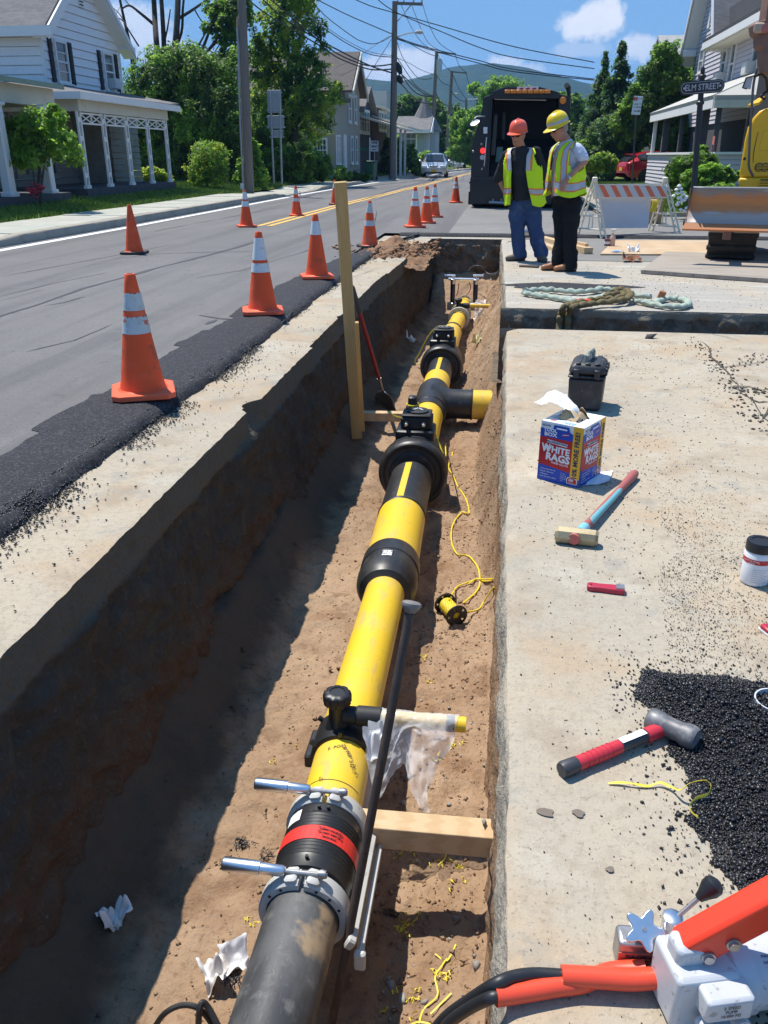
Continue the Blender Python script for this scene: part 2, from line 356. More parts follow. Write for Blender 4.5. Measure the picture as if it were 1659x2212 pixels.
 # the land, one sheet to the horizon with a hole where the street works are
g=MB();S=2600;hx0,hx1,hy0,hy1=-1.8,9.0,-4.0,16.0;gz_=-.03
for a,b,c,d in[(-S,-S,S,hy0),(-S,hy1,S,S),(-S,hy0,hx0,hy1),(hx1,hy0,S,hy1)]:
 g.quad((a,b,gz_),(c,b,gz_),(c,d,gz_),(a,d,gz_))
struct(g.build('ground',m_land,smooth=0))
# carriageway: beyond the trench and to its left
Ys=np.concatenate([np.arange(-8,16.3,.4),[16.3]])
edge=-2.44+.05*fbm(Ys*1.3,0,s=3)
struct(strip('road',Ys,kerbX(Ys),np.full(len(Ys),-2.2),ROADZ,m_asph))
Y2=np.concatenate([[16.3],np.arange(17,150,1.0)])
xr=np.where(Y2<21.8,30.0,2.35+np.maximum(0,Y2-50)*.17)
xl=np.where(True,-1.05+.0*Y2,0)
struct(strip('road_far',Y2,kerbX(Y2),np.where(Y2<40,-1.0,np.maximum(2.36,yelX(Y2)+4.2)),ROADZ,m_asph))
Y3=np.concatenate([[16.3,19,21.79,21.80],np.arange(23,40.5,1.0)])
struct(strip('parking_lane',Y3,np.full(len(Y3),-1.0),np.where(Y3<21.795,30.0,2.35),ROADZ,m_asph2))
struct(strip('side_street',[12.6,16.3],np.array([1.0,1.4]),np.array([30.,30.]),.006,m_asph2))
Ys=np.arange(-1.7,4.0,.05)
b=MB()
Xs=np.arange(-1.9,5,.06);y0=16.14+.03*fbm(Xs*4,0,s=8);y1=16.42+.05*fbm(Xs*3,3,s=9)
V=np.concatenate([np.stack([Xs,y0,np.full(len(Xs),.004)],1),np.stack([Xs,y0+.03,np.full(len(Xs),.05)],1),np.stack([Xs,y1,np.full(len(Xs),.051)],1)]);n=len(Xs);i=np.arange(n-1)
struct(np_mesh('asphalt_seam',V,np.concatenate([np.stack([i,i+1,i+n+1,i+n],1),np.stack([i+n,i+n+1,i+2*n+1,i+2*n],1)]),m_newasph))
# fresh asphalt shoulder beside the cut
nY=np.arange(-2.0,16.4,.03)
xi=-2.44+.06*fbm(nY*1.2,1,s=11)+.03*np.sign(vnoise(nY*1.7,5,s=12))+.02*fbm(nY*9,2,s=13)
xo=-1.885+.05*fbm(nY*.9,4,s=14)+.025*fbm(nY*7,6,s=15)
xo=xo+np.interp(nY,[12.5,14.5,16.4],[0,.12,.3]);xi=xi+np.interp(nY,[10,13,16.4],[0,.25,.9])
U=np.array([0,.12,.3,.5,.7,.86,.93,.97,1.0])
X=xi[:,None]+(xo-xi)[:,None]*U[None]
prof=np.array([.004,.008,.014,.018,.016,.010,.002,-.018,-.044])
Z=ROADZ+prof[None]+np.where(U[None]>.05,1,0)*.006*fbm(X*9,nY[:,None]*9,s=16)+(U[None]>.9)*.018*fbm(X*12,nY[:,None]*12,s=17)
Z[:,-1]=.003
struct(np_grid('fresh_asphalt',X,np.repeat(nY[:,None],len(U),1),Z,m_newasph))
rg=np.random.RandomState(5)
ny=17000;yy=rg.uniform(.8,15,ny)**1.0;yy=np.where(rg.rand(ny)<.6,rg.uniform(1.5,6.5,ny),yy)
ex=np.interp(yy,nY,xo);off=np.abs(rg.normal(0,.05,ny))*np.where(vnoise(yy*1.4,9,s=19)>0,1.6,.6)-.075-.10*(rg.rand(ny)<.35)*rg.rand(ny)
off=np.where(rg.rand(ny)<.02,rg.uniform(0,.4,ny),off*np.where(yy>6,.55,1));pts=np.stack([ex+off,yy,np.where(off<0,np.minimum(.052,.012-off*.55),.004)],1);sz=rg.uniform(.004,.012,ny)
V,F=rock_cloud(pts,sz,sz*.25,6)
stuff(np_mesh('asphalt_crumbs',V,F,m_crumb,smooth=False),'black asphalt crumbs spilled along the edge of the fresh asphalt strip','asphalt crumbs')
# painted lines, old tar seals, one painted wire shadow
Yl=np.concatenate([np.arange(-6,60,.8),np.arange(60,140,2.)])
struct(strip('edge_line',Yl,lineX(Yl)-.09,lineX(Yl)+.09,ROADZ+.005,m_white))
Yc=np.concatenate([np.arange(17.6,60,.6),np.arange(60,140,2.)])
struct(strip('centre_line',Yc,yelX(Yc)-.17,yelX(Yc)-.055,ROADZ+.005,m_yellow))
struct(strip('centre_line',Yc,yelX(Yc)+.055,yelX(Yc)+.17,ROADZ+.005,m_yellow))
def seal(pix,w,name='tar_and_shadow_line',z=ROADZ+.004,mat=None,wb=.05):
 P=[pZ(x,y,z)for x,y in pix];Q=[]
 for a,b_ in zip(P,P[1:]):
  k=max(2,int((b_-a).length/.12));Q+=[a.lerp(b_,i/k)for i in range(k)]
 Q.append(P[-1]);Q=np.array([tuple(q)for q in Q])
 d=np.gradient(Q,axis=0);d/=np.linalg.norm(d,axis=1)[:,None];nrm=np.stack([-d[:,1],d[:,0],0*d[:,0]],1)
 t=np.arange(len(Q))*.12;ww=w*(.75+.5*vnoise(t*1.5,3,s=int(pix[0][0])%97));ww[0]*=.3;ww[-1]*=.3
 wob=(wb*fbm(t*(1.1 if wb<.06 else 2.6),7,s=int(pix[0][1])%89))[:,None]
 A,B=Q+nrm*(ww[:,None]+wob),Q-nrm*(ww[:,None]-wob);n=len(Q);i=np.arange(n-1)
 struct(np_mesh(name,np.concatenate([A,B]),np.stack([i+n,i+n+1,i+1,i],1),mat or m_tar_shadow,smooth=False))
seal([(-60,705),(0,682),(90,655),(180,622),(300,590),(420,558),(560,520)],.035)
seal([(95,660),(140,652),(180,640)],.018);seal([(430,680),(480,688),(540,690)],.03);seal([(448,700),(470,690)],.03)
seal([(0,640),(110,612),(230,588)],.008);seal([(-40,660),(90,625)],.006)
seal([(560,640),(700,606),(800,575)],.008,z=ROADZ+.004);seal([(330,500),(480,472),(620,445),(760,420)],.01);seal([(240,560),(330,548),(420,545),(560,543)],.012);seal([(60,760),(160,735),(240,700)],.007);seal([(420,600),(520,585),(600,560),(680,535)],.008);seal([(610,700),(640,660),(655,630)],.006);seal([(0,597),(200,560),(380,527)],.01)  # the near-level seal follows an overhead wire's shadow, painted as a dark strip
# kerb, pavement of flagstones, lawns
kY=np.concatenate([np.arange(4,52,.8),np.arange(52,140,2.)]);kh=np.interp(kY,[11.2,13.5,29.5,31,35.5,37,44,46,52,54],[.06,.20,.20,.08,.08,.19,.19,.08,.08,.17])
kx=kerbX(kY);V=np.concatenate([np.stack([kx,kY,np.full(len(kY),-.02)],1),np.stack([kx-.015,kY,kh-.015],1),np.stack([kx-.04,kY,kh],1),np.stack([kx-.20,kY,kh],1),np.stack([kx-.20,kY,kh*0-.02],1)]);n=len(kY);i=np.arange(n-1)
struct(np_mesh('kerb',V,np.concatenate([np.stack([i+k*n,i+k*n+n,i+k*n+n+1,i+k*n+1],1)[:,::-1]for k in range(4)]),m_kerb,smooth=False))
PW=1.5
pav=struct(strip('pavement',kY,kx-.19-PW,kx-.19,kh-.035,m_kerb))
rg=np.random.RandomState(3);y=9.0;k=0
while y<46:
 L_=rg.uniform(1.1,1.9);rows=2 if rg.rand()<.35 else 1
 for r_ in range(rows):
  b=MB();y0,y1=y+.022,y+L_-.022
  w0,w1=.2+PW*r_/rows+.01,.2+PW*(r_+1)/rows-.01
  h0,h1=np.interp(y0,kY,kh)+rg.uniform(-.008,.008),np.interp(y1,kY,kh)+rg.uniform(-.008,.008)
  c=[(kerbX(y0)-w0,y0,h0),(kerbX(y1)-w0,y1,h1),(kerbX(y1)-w1,y1,h1+.005),(kerbX(y0)-w1,y0,h0+.005)]
  b.slab4(*[tuple(map(float,p))for p in c],.05)
  b.build('paving_slab',m_slate,pav,smooth=0)
 y+=L_
lw=kx-.19-PW
def lawnZ(x,y):
 e=np.interp(y,kY,lw);return np.interp(y,kY,np.maximum(kh,.15))+np.clip(e-x,0,1.8)*.09+np.clip(e-x-1.8,0,12)*.02
gx=np.linspace(0,1,26);LX=lw[:,None]-30*gx[None]**1.6;LY=np.repeat(kY[:,None],26,1)
LZ=lawnZ(LX,LY)+.02*fbm(LX*1.5,LY*1.5,s=21)-.01
struct(np_grid('lawn',LX,LY,LZ,m_grass,flip=True))
Yr=np.concatenate([np.arange(21.8,60,1.),np.arange(60,86,3.)])
struct(strip('kerb',Yr,np.full(len(Yr),2.36),np.full(len(Yr),2.52),.12,m_kerb))
fw=struct(strip('footway',np.array([21.75,70.]),np.array([2.35,2.35]),np.array([3.6,3.6]),.07,m_kerb))
rg=np.random.RandomState(4)
for k in range(14):
 b=MB();y0=21.8+1.5*k;h=.12+rg.uniform(-.006,.006);b.slab4((2.54,y0,h),(3.58,y0,h),(3.58,y0+1.48,h),(2.54,y0+1.48,h),.06)
 b.build('paving_slab',m_kerb,fw,smooth=0)
gx=np.linspace(3.58,60,44);RX,RY=np.meshgrid(gx,Yr);RZ=.13+np.clip(RX-3.6,0,8)*.03+.02*fbm(RX,RY,s=22)
struct(np_grid('yard',RX,RY,RZ,m_grass))
struct(MB().box((17.2,21.74,.06),(29.6,.12,.16)).build('kerb',m_kerb,smooth=0))
def yardZ(x):return .13+min(max(x-3.6,0),8)*.03
def grass_field(name,n,fx,zf,label,seed,hgt=(.05,.12)):
 rg=np.random.RandomState(seed);x,y=fx(rg,n);z=zf(x,y)
 a=rg.uniform(0,6.28,n);h=rg.uniform(*hgt,n);w=.012+.018*rg.rand(n);lx,ly=rg.normal(0,.03,n),rg.normal(0,.03,n)
 V=np.stack([np.stack([x-w*np.cos(a),y-w*np.sin(a),z],1),np.stack([x+w*np.cos(a),y+w*np.sin(a),z],1),np.stack([x+lx,y+ly,z+h],1)],1)
 stuff(np_mesh(name,V.reshape(-1,3),np.arange(3*n).reshape(-1,3),m_blade,smooth=False),label,'grass')
def fx(rg,n):
 y=rg.uniform(14,48,n);x=np.interp(y,kY,lw)-np.abs(rg.gamma(1.3,1.6,n));return x,y
grass_field('grass',60000,fx,lambda x,y:lawnZ(x,y)-.01,'short green grass of the lawn beside the left pavement',31)
grass_field('grass',42000,lambda rg,n:(3.6+rg.gamma(1.5,1.8,n),rg.uniform(21.9,44,n)),lambda x,y:.12+np.clip(x-3.6,0,8)*.03,'green grass in the yard behind the barricade on the right',32)
# concrete beside the cut, sawn edges
def edgeX(Y):
 Y=np.asarray(Y,float)
 e=-1.44+.005*fbm(Y*2.2,1,s=41)+.008*fbm(Y*14,2,s=42)
 e=e-.035*(Y>6.42)+.03*(Y>10.9)-.03*np.exp(-((Y-7.75)/.05)**2)
 e=e-.07*np.clip(1-np.abs((Y-4.72)/.15)**1.6,0,1)*(1+.3*vnoise(Y*30,4,s=43))
 return e+np.interp(Y,[10,13,15.8],[0,.08,.19])
lY=np.arange(-2.0,15.86,.03)
ex=edgeX(lY)
T=np.array([0,.35,.6,.8,.93,1.0])
X=-2.3+(ex[:,None]+2.3)*T[None];Z=.0035*fbm(X*8,lY[:,None]*8,s=44)-.008*(T[None]>.97)*(1+vnoise(lY*20,3,s=45))[:,None]
left_slab=struct(np_grid('concrete_strip',X,np.repeat(lY[:,None],6,1),Z,m_conc))
def edgeR(Y):return .085+.008*fbm(Y*1.7,2,s=46)+.006*fbm(np.asarray(Y)*16,5,s=47)
def slab(name,Ys,endf,mat,x1=9.0):
 T=np.array([0,.002,.006,.02,.06,.12,.2,.35,.6,1.0]);e=edgeR(Ys)+endf(Ys)
 X=e[:,None]+(x1-e[:,None])*T[None];Z=.003*fbm(X*7,Ys[:,None]*7,s=48)-np.array([.008,.002,0,0,0,0,0,0,0,0])[None]
 return struct(np_grid(name,X,np.repeat(Ys[:,None],10,1),Z,mat))
Yn=np.concatenate([np.arange(-2,7.30,.03),[7.34,7.37,7.385]])
slab('concrete_slab',Yn,lambda Y:.10*np.clip((Y-7.2)/.185,0,1)**3,m_conc)
Yf=np.concatenate([[8.46,8.475,8.5],np.arange(8.55,16.2,.03)])
slab('concrete_slab',Yf,lambda Y:.05*np.clip((8.6-Y)/.14,0,1)**3-.08*np.clip((Y-9)/7,0,1),m_conc_far)
b=MB();eY=np.arange(-2.3,.16,.04);yb=15.80+.012*fbm(eY*9,2,s=50)
struct(strip('concrete_end',[15.8,16.2],np.array([-2.2,-2.2]),np.array([.1,.1]),.001,m_conc_far))
# trench: left bank, right bank, far bank, floor
FLOOR=-1.13
wz=-np.concatenate([[0.0,.012],np.arange(.035,1.30,.024)]);WY,WZ=np.meshgrid(lY,wz,indexing='ij')
prof=np.interp(-WZ,[0,.17,.2,.5,.9,1.3],[0,.003,-.008,.0,.03,.06])
d3=np.where(-WZ>.17,1.15,.05)
WX=edgeX(WY)*0+(-1.44+(edgeX(WY)+1.44)*np.clip(1-(-WZ-.06)/.12,0,1))+np.interp(WY,[10,13,15.8],[0,.08,.19])*np.clip((-WZ-.06)/.12,0,1)+prof
WX=WX+d3*(.045*fbm(WY*1.6,WZ*1.6,0,s=51)+.040*fbm(WY*6,WZ*6,2,s=52)+.030*fbm(WY*19,WZ*19,4,s=53)-.05*np.clip(fbm(WY*3.1,WZ*2.2,6,oct=2,s=58)-.25,0,1))
struct(np_grid('trench_wall',WX,WY,WZ,m_wall))
RYs=np.concatenate([np.arange(-2,7.4,.03)]);WY,WZ=np.meshgrid(RYs,wz,indexing='ij')
def rwall(Ys,nm,mat,ee):
 WY,WZ=np.meshgrid(Ys,wz,indexing='ij')
 fade=np.clip((-WZ-.02)/.05,0,1)
 WX=edgeR(WY)+ee(WY)+.004-.012*np.clip((-WZ-.015)/.03,0,1)+fade*(-.002+.018*fbm(WY*2,WZ*3,1,s=54)+.022*fbm(WY*9,WZ*9,3,s=55)+.012*fbm(WY*30,WZ*30,4,s=56))
 WZ=np.where(WZ>-.015,-.007,WZ)
 return struct(np_grid(nm,WX,WY,WZ,mat,flip=True))
m_wallR=lay('right bank strata',(.29,.185,.11),[('noise',4,.45,.7,(.19,.12,.075),.6),('noise',20,.5,.75,(.36,.26,.18),.5),('z',1,-.36,-.26,(.40,.355,.28),.95,None,(7,.1)),('voro',45,.22,.08,(.52,.49,.43),.5),('noise',45,.58,.72,(.14,.12,.095),.5)],rough=.97,spec=.15,bump=[('noise',30,.8,.02),('noise',100,.5,.006)])
rwall(RYs,'trench_wall',m_wallR,lambda Y:.10*np.clip((Y-7.2)/.185,0,1)**3)
rwall(np.arange(8.46,15.85,.03),'trench_wall',m_wallR,lambda Y:.05*np.clip((8.6-Y)/.14,0,1)**3-.08*np.clip((Y-9)/7,0,1))
EX,EZ=np.meshgrid(np.arange(-1.5,.2,.03),wz,indexing='ij')
EY=15.80-.10*np.clip(-EZ,0,1.3)+np.where(-EZ>.1,1,.15)*(.10*fbm(EX*2.5,EZ*3,0,s=57)+.06*fbm(EX*8,EZ*8,2,s=58)+.03*fbm(EX*24,EZ*24,2,s=59))
struct(np_grid('trench_end',EX,EY,EZ,m_darkdirt))
fX=np.concatenate([np.arange(-1.62,-.55,.03),np.arange(-.55,.16,.018)]);fY=np.arange(-2,15.95,.026)
FX,FY=np.meshgrid(fX,fY)
foot=np.interp(FY,[3.8,4.6,6,7.9,8.6,9.6,12,15],[.04,.0,-.10,-.10,-.22,-.38,-.42,-.35])+.06*fbm(FY*2.5,0,s=61)
top=np.interp(FY,[3.8,4.6,6,8,9,12,15],[.05,.35,.75,.85,.85,.8,.75])
bank=np.clip((FX-foot)/np.maximum(.12-foot,.05),0,1);bank=bank**1.15*top
lb=.24*np.clip((-1.10+.10*fbm(FY*1.8,0,3,s=67)-FX)/.34,0,1)**1.4
endb=.55*np.clip((FY-14.4)/1.4,0,1)**1.3*(FX>-1.2)
FZ=FLOOR+np.maximum(np.maximum(bank,endb),lb)+.045*fbm(FX*1.4,FY*1.1,s=62)+.03*fbm(FX*5,FY*4.2,s=63)+.024*fbm(FX*17,FY*15,s=64)*(1+1.2*np.clip(bank*3,0,1))+.011*fbm(FX*45,FY*45,oct=2,s=65)-.03*np.clip(fbm(FX*3.2,FY*2.6,7,oct=3,s=68)-.3,0,1)
for cx,cy,rx,ry,dd in[(-.60,6.35,.38,.32,.10),(-.60,9.6,.38,.32,.09),(-.16,2.62,.22,.05,.05)]:
 FZ=FZ-dd*np.exp(-((FX-cx)/rx)**2-((FY-cy)/ry)**2)
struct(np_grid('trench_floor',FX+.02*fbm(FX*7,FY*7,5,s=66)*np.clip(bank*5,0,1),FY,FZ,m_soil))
def floorZ(x,y):
 j=int(np.clip(np.searchsorted(fX,x),0,len(fX)-1));i=int(np.clip((y+2)/.026,0,len(fY)-1));return float(FZ[i,j])
rg=np.random.RandomState(12);n=9500
cy=rg.uniform(1.0,14.5,n)**1.0;cy=np.where(rg.rand(n)<.5,rg.uniform(1.2,7,n),cy);cx=np.where(rg.rand(n)<.6,rg.uniform(-.42,.07,n),rg.uniform(-1.35,-.5,n))
ii=np.clip(((cy+2)/.026).astype(int),0,len(fY)-1);jj=np.clip(np.searchsorted(fX,cx),0,len(fX)-1);cz=FZ[ii,jj]
sz=.004+rg.gamma(1.2,.0042,n)
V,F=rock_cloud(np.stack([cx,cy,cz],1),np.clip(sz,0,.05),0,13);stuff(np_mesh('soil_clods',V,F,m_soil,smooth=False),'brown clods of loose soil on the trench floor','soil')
m_stone=lay('grey stones',(.36,.34,.30),[('cell',14,.2,.9,(.22,.2,.18),.8),('noise',30,.5,.7,(.45,.42,.38),.4)],rough=.9)
n=150;cy=rg.uniform(1.15,4.2,n);cx=rg.uniform(-.3,.06,n);ii=np.clip(((cy+2)/.026).astype(int),0,len(fY)-1);jj=np.clip(np.searchsorted(fX,cx),0,len(fX)-1);sz=.008+rg.gamma(1.2,.006,n)
V,F=rock_cloud(np.stack([cx,cy,FZ[ii,jj]],1),np.clip(sz,0,.04),0,14);stuff(np_mesh('pebbles',V,F,m_stone,smooth=False),'small grey stones on the soil near the lumber brace','pebbles')
# the shallow cross cut on the right
cX=np.arange(.03,9.0,.035);cz_=-np.concatenate([[0,.012],np.arange(.04,.62,.035)]);CX,CZ=np.meshgrid(cX,cz_,indexing='ij')
amp=np.where(-CZ>.06,1.5,.2)
CY=8.465-.012*(CZ<-.005)-.10*np.clip(-CZ-.1,0,1)+amp*(.05*fbm(CX*3,CZ*4,s=71)+.05*fbm(CX*9,CZ*9,s=72)+.02*fbm(CX*28,CZ*28,s=73))-.07*np.exp(-((-CZ-.36)/.12)**2)
m_cut=lay('cross cut face',(.17,.13,.095),[('noise',6,.45,.65,(.09,.07,.052),.85),('noise',26,.5,.72,(.27,.22,.17),.6),('z',1,-.075,-.05,(.26,.22,.165),.95,None,(9,.03))],rough=.97,spec=.12,bump=[('noise',18,.9,.03),('noise',70,.6,.01)])
struct(np_grid('cross_cut',CX,CY,CZ,m_cut,flip=True))
struct(np_grid('cross_cut',CX,7.388+0*CX+.02*fbm(CX*9,CZ*9,s=74)*amp+.01,CZ,m_cut))
CX,CY=np.meshgrid(np.arange(-.02,9,.06),np.arange(7.34,8.6,.05));struct(np_grid('cross_cut_floor',CX,CY,-.46+.05*fbm(CX*4,CY*4,s=75)+.02*fbm(CX*15,CY*15,s=76),m_darkdirt))
# loose grit on the slabs, the heap of cold patch
rg=np.random.RandomState(21);n=4200
gy=np.where(rg.rand(n)<.72,rg.uniform(.9,7.3,n),rg.uniform(8.6,12.5,n));gx_=.12+rg.beta(1.25,1.6,n)*np.where(gy<7.4,.35+.32*gy,3.5)
q_=5200;dy=np.clip(rg.normal(2.55,.55,q_),1.2,4.6);dx=.30+.13*dy+np.abs(rg.normal(0,.22,q_))+.05*vnoise(dy*4,2,s=78);gy=np.concatenate([gy,dy]);gx_=np.concatenate([gx_,dx])
keep=(vnoise(gx_*2.2,gy*1.6,s=77)+.35+.4*(gx_>.42)*(gy<4)>rg.uniform(-.2,1.0,len(gy)));gx_,gy=gx_[keep],gy[keep];sz=.0018+rg.gamma(1.1,.0013,len(gy))+.0006*gy;sz[-int(keep[4200:].sum()):]*=.62
V,F=rock_cloud(np.stack([gx_,gy,0*gy+.002],1),np.clip(sz,0,.014),0,23);stuff(np_mesh('grit',V,F,m_crumb_dry,smooth=False),'dark asphalt grit scattered over the dusty concrete slab','grit')
n=190000
def pile_h(x,y):
 e=.53+.05*vnoise(y*6,1,s=81)+.035*vnoise(y*17,2,s=82)+.10*np.clip((1.40-y)/.3,0,1)-.06*np.clip((y-1.9)/.2,0,1)
 d=np.minimum(x-e,(2.10+.06*vnoise(x*7,3,s=83)-y)*1.2);d=np.minimum(d,(y-.60-.05*vnoise(x*8,5,s=85))*1.5);d=np.minimum(d,1.36+.06*vnoise(y*6,7,s=86)+.03*vnoise(y*19,8,s=87)-x)
 return np.clip(d,-.3,.5)
px_=.38+1.12*rg.rand(n)**1.2;py_=rg.uniform(.55,2.3,n);d=pile_h(px_,py_)
keep=(d>0)|(rg.rand(n)<.05*np.exp(d*17));px_,py_,d=px_[keep],py_[keep],d[keep]
hz=np.where(d>0,.034*(1-np.exp(-d*7))*(1+.5*fbm(px_*5,py_*5,s=84)),0)*rg.uniform(.35,1.0,len(d))+.003
sz=.0028+rg.gamma(1.1,.0024,len(d))
V,F=rock_cloud(np.stack([px_,py_,hz],1),np.clip(sz,0,.017),0,23)
gX,gY=np.meshgrid(np.arange(.38,2.5,.02),np.arange(.5,2.3,.02));dd=pile_h(gX,gY);gZ=np.where(dd>0,.028*(1-np.exp(-dd*7))*(1+.5*fbm(gX*5,gY*5,s=84)),-.01)
h_,w_=gX.shape;a=(np.arange(h_-1)[:,None]*w_+np.arange(w_-1)[None]).ravel();GF=np.stack([a,a+1,a+w_+1,a+w_],1)+len(V)
V=np.concatenate([V,np.stack([gX.ravel(),gY.ravel(),gZ.ravel()],1)]);F=np.concatenate([F,GF[:,[0,1,2]],GF[:,[0,2,3]]])
stuff(np_mesh('asphalt_heap',V,F,m_crumb,smooth=False),'glistening black heap of loose asphalt on the slab beside the red hammer','asphalt heap')
for pix in([(1500,735),(1530,770),(1560,800),(1600,850),(1640,900),(1700,960)],[(1560,800),(1600,790),(1659,770)],[(1590,840),(1620,836),(1659,845)],[(1610,862),(1640,868),(1665,868)],[(1505,722),(1540,720),(1600,735)],[(1645,905),(1659,880)]):
 seal(pix,.008,'slab_crack',.005,m_crumb_dry,.10)
P=[];rg=np.random.RandomState(31)
for(x0,y0),(x1,y1)in[((1500,735),(1560,800)),((1560,800),(1640,900)),((1560,800),(1659,770)),((1600,840),(1659,850)),((1640,900),(1700,960))]:
 a,b_=pZ(x0,y0),pZ(x1,y1)
 for k in range(75):q=a.lerp(b_,rg.rand());P.append((q.x+rg.normal(0,.05),q.y+rg.normal(0,.07),.005))
sz=rg.uniform(.006,.02,len(P));V,F=rock_cloud(np.array(P),sz,0,24,.5);stuff(np_mesh('crack_rubble',V,F,m_crumb_dry,smooth=False),'broken asphalt bits lying in the cracks of the concrete slab','rubble')
m_spoil=lay('spoil',(.27,.16,.095),[('noise',4,.45,.65,(.19,.125,.085),.8),('noise',18,.5,.7,(.36,.18,.08),.5)],rough=.97,spec=.1,bump=[('noise',25,.8,.02)])
c0=pZ(852,538,.04);HX,HY=np.meshgrid(np.linspace(-.7,.6,70),np.linspace(-1.3,1.3,90))
HZ=.19*np.exp(-(HX/.30)**2-(HY/.55)**2)*(1+.7*fbm(HX*4,HY*4,s=85))+.06*fbm(HX*9,HY*9,s=86)-.03-.12*np.clip(np.hypot(HX/.5,HY/1.0)-.8,0,1)
stuff(np_grid('spoil_heap',HX+c0.x+.04*fbm(HX*12,HY*12,s=87),HY+c0.y,HZ+.02,m_spoil),'small brown heap of dug soil beside the far traffic cone','soil heap')
rg=np.random.RandomState(33);n=500;sx,sy=rg.normal(0,.35,n),rg.normal(0,.6,n);sz=.01+rg.gamma(1.5,.02,n)
V,F=rock_cloud(np.stack([sx+c0.x,sy+c0.y,np.maximum(.05,.15*np.exp(-(sx/.3)**2-(sy/.55)**2))],1),np.clip(sz,0,.1),0,25);stuff(np_mesh('soil_lumps',V,F,m_spoil,smooth=False),'lumps of brown soil on and around the far spoil heap','soil')
# THINGS IN THE TRENCH
m_ypipe=lay('yellow gas pipe',(.80,.53,.03),[('noise',3,.48,.72,(.74,.50,.09),.7),('noise',1.7,.54,.66,(.58,.41,.16),.45),('noise',7,.53,.68,(.55,.38,.15),.6,(2,.5,2)),('noise',24,.60,.72,(.52,.35,.12),.5),('noise',60,.64,.72,(.35,.24,.10),.6,(2,.4,2))],rough=.40,spec=.45,bump=[('noise',5,.05,.01)])
m_bpipe=lay('black pipe',(.020,.020,.021),[('noise',5,.46,.68,(.055,.051,.047),.8,(1,.35,1)),('noise',14,.58,.70,(.12,.10,.08),.5),('noise',40,.6,.7,(.16,.14,.12),.45,(3,.3,3))],rough=.42,spec=.5,bump=[('noise',60,.06,.003)])
m_bworn=lay('scuffed black pipe',(.045,.046,.048),[('noise',4.5,.42,.62,(.105,.105,.102),.9,(1,.45,1)),('noise',12,.52,.66,(.17,.165,.155),.6),('noise',70,.6,.7,(.22,.21,.2),.5,(4,.3,4)),('noise',2.2,.60,.66,(.36,.255,.15),.85)],rough=.52,spec=.4,bump=[('noise',50,.1,.004)])
m_black=lay('black plastic',(.016,.016,.017),[('noise',12,.5,.72,(.035,.034,.032),.6)],rough=.42,spec=.5,bump=[('noise',90,.08,.002)])
m_blackm=lay('matt black plastic',(.022,.022,.023),[('noise',9,.5,.7,(.06,.056,.05),.6)],rough=.6,spec=.4)
m_grey=lay('grey cast clamp',(.50,.495,.465),[('noise',12,.5,.7,(.40,.39,.36),.6),('noise',50,.6,.7,(.2,.18,.15),.5)],rough=.6,spec=.4)
m_chrome=lay('bright steel',(.78,.78,.79),[('noise',30,.5,.7,(.62,.62,.63),.4)],rough=.30,metal=1)
m_steel=lay('dull steel',(.42,.41,.40),[('noise',20,.45,.7,(.28,.25,.22),.6)],rough=.42,metal=.9)
m_redband=lay('red warning band',(.72,.035,.025),rough=.5)
m_label=lay('white sticker',(.75,.75,.73),rough=.6)
m_ink=lay('black print',(.02,.02,.02),rough=.7)
m_rust=lay('rusty bar',(.075,.055,.045),[('noise',14,.45,.68,(.13,.085,.06),.8,(3,3,.4)),('noise',60,.55,.7,(.035,.03,.028),.6)],rough=.7,metal=.35,bump=[('noise',80,.3,.003)])
m_wood=lay('new lumber',(.55,.40,.235),[('wave',3.0,.3,.8,(.46,.31,.165),.6,(1,9,9)),('noise',5,.5,.72,(.62,.47,.30),.6,(.4,5,5)),('voro',5,.07,.03,(.25,.15,.08),.7,(.5,1,1))],rough=.8,spec=.25,bump=[('noise',30,.25,.004,(.3,5,5))])
m_wood2=lay('weathered stake',(.50,.35,.155),[('wave',2.5,.3,.8,(.40,.26,.105),.6,(9,9,.7)),('noise',4,.5,.72,(.58,.44,.24),.6,(5,5,.4)),('noise',9,.6,.7,(.26,.19,.12),.5,(4,4,.6))],rough=.85,spec=.2,bump=[('noise',30,.25,.004,(5,5,.3))])
m_paper=lay('white paper',(.80,.80,.80),[('noise',9,.5,.7,(.70,.66,.60),.5)],rough=.9,spec=.1)
m_dpaper=lay('soiled paper',(.74,.72,.70),[('noise',7,.45,.65,(.46,.36,.27),.7),('noise',20,.6,.7,(.3,.24,.2),.6)],rough=.9,spec=.1)
m_rope=lay('yellow rope',(.80,.62,.03),rough=.5)
m_shav=lay('yellow shavings',(.74,.60,.05),rough=.5)
AZT=[(0,-.70),(2.5,-.77),(4.5,-.86),(6.5,-.90),(12,-.90),(14,-.90)]
AXT=[(0,-.51),(1.4,-.497),(2.1,-.492),(2.8,-.518),(4,-.536),(5,-.570),(6,-.590),(8,-.612),(10,-.628),(11.8,-.622),(13,-.575),(14,-.56)]
def ax(Y):
 k=lambda y:Vector((np.interp(y,[a[0]for a in AXT],[a[1]for a in AXT]),y,np.interp(y,[a[0]for a in AZT],[a[1]for a in AZT])))
 return(k(Y-.25)+k(Y)*2+k(Y+.25))/4
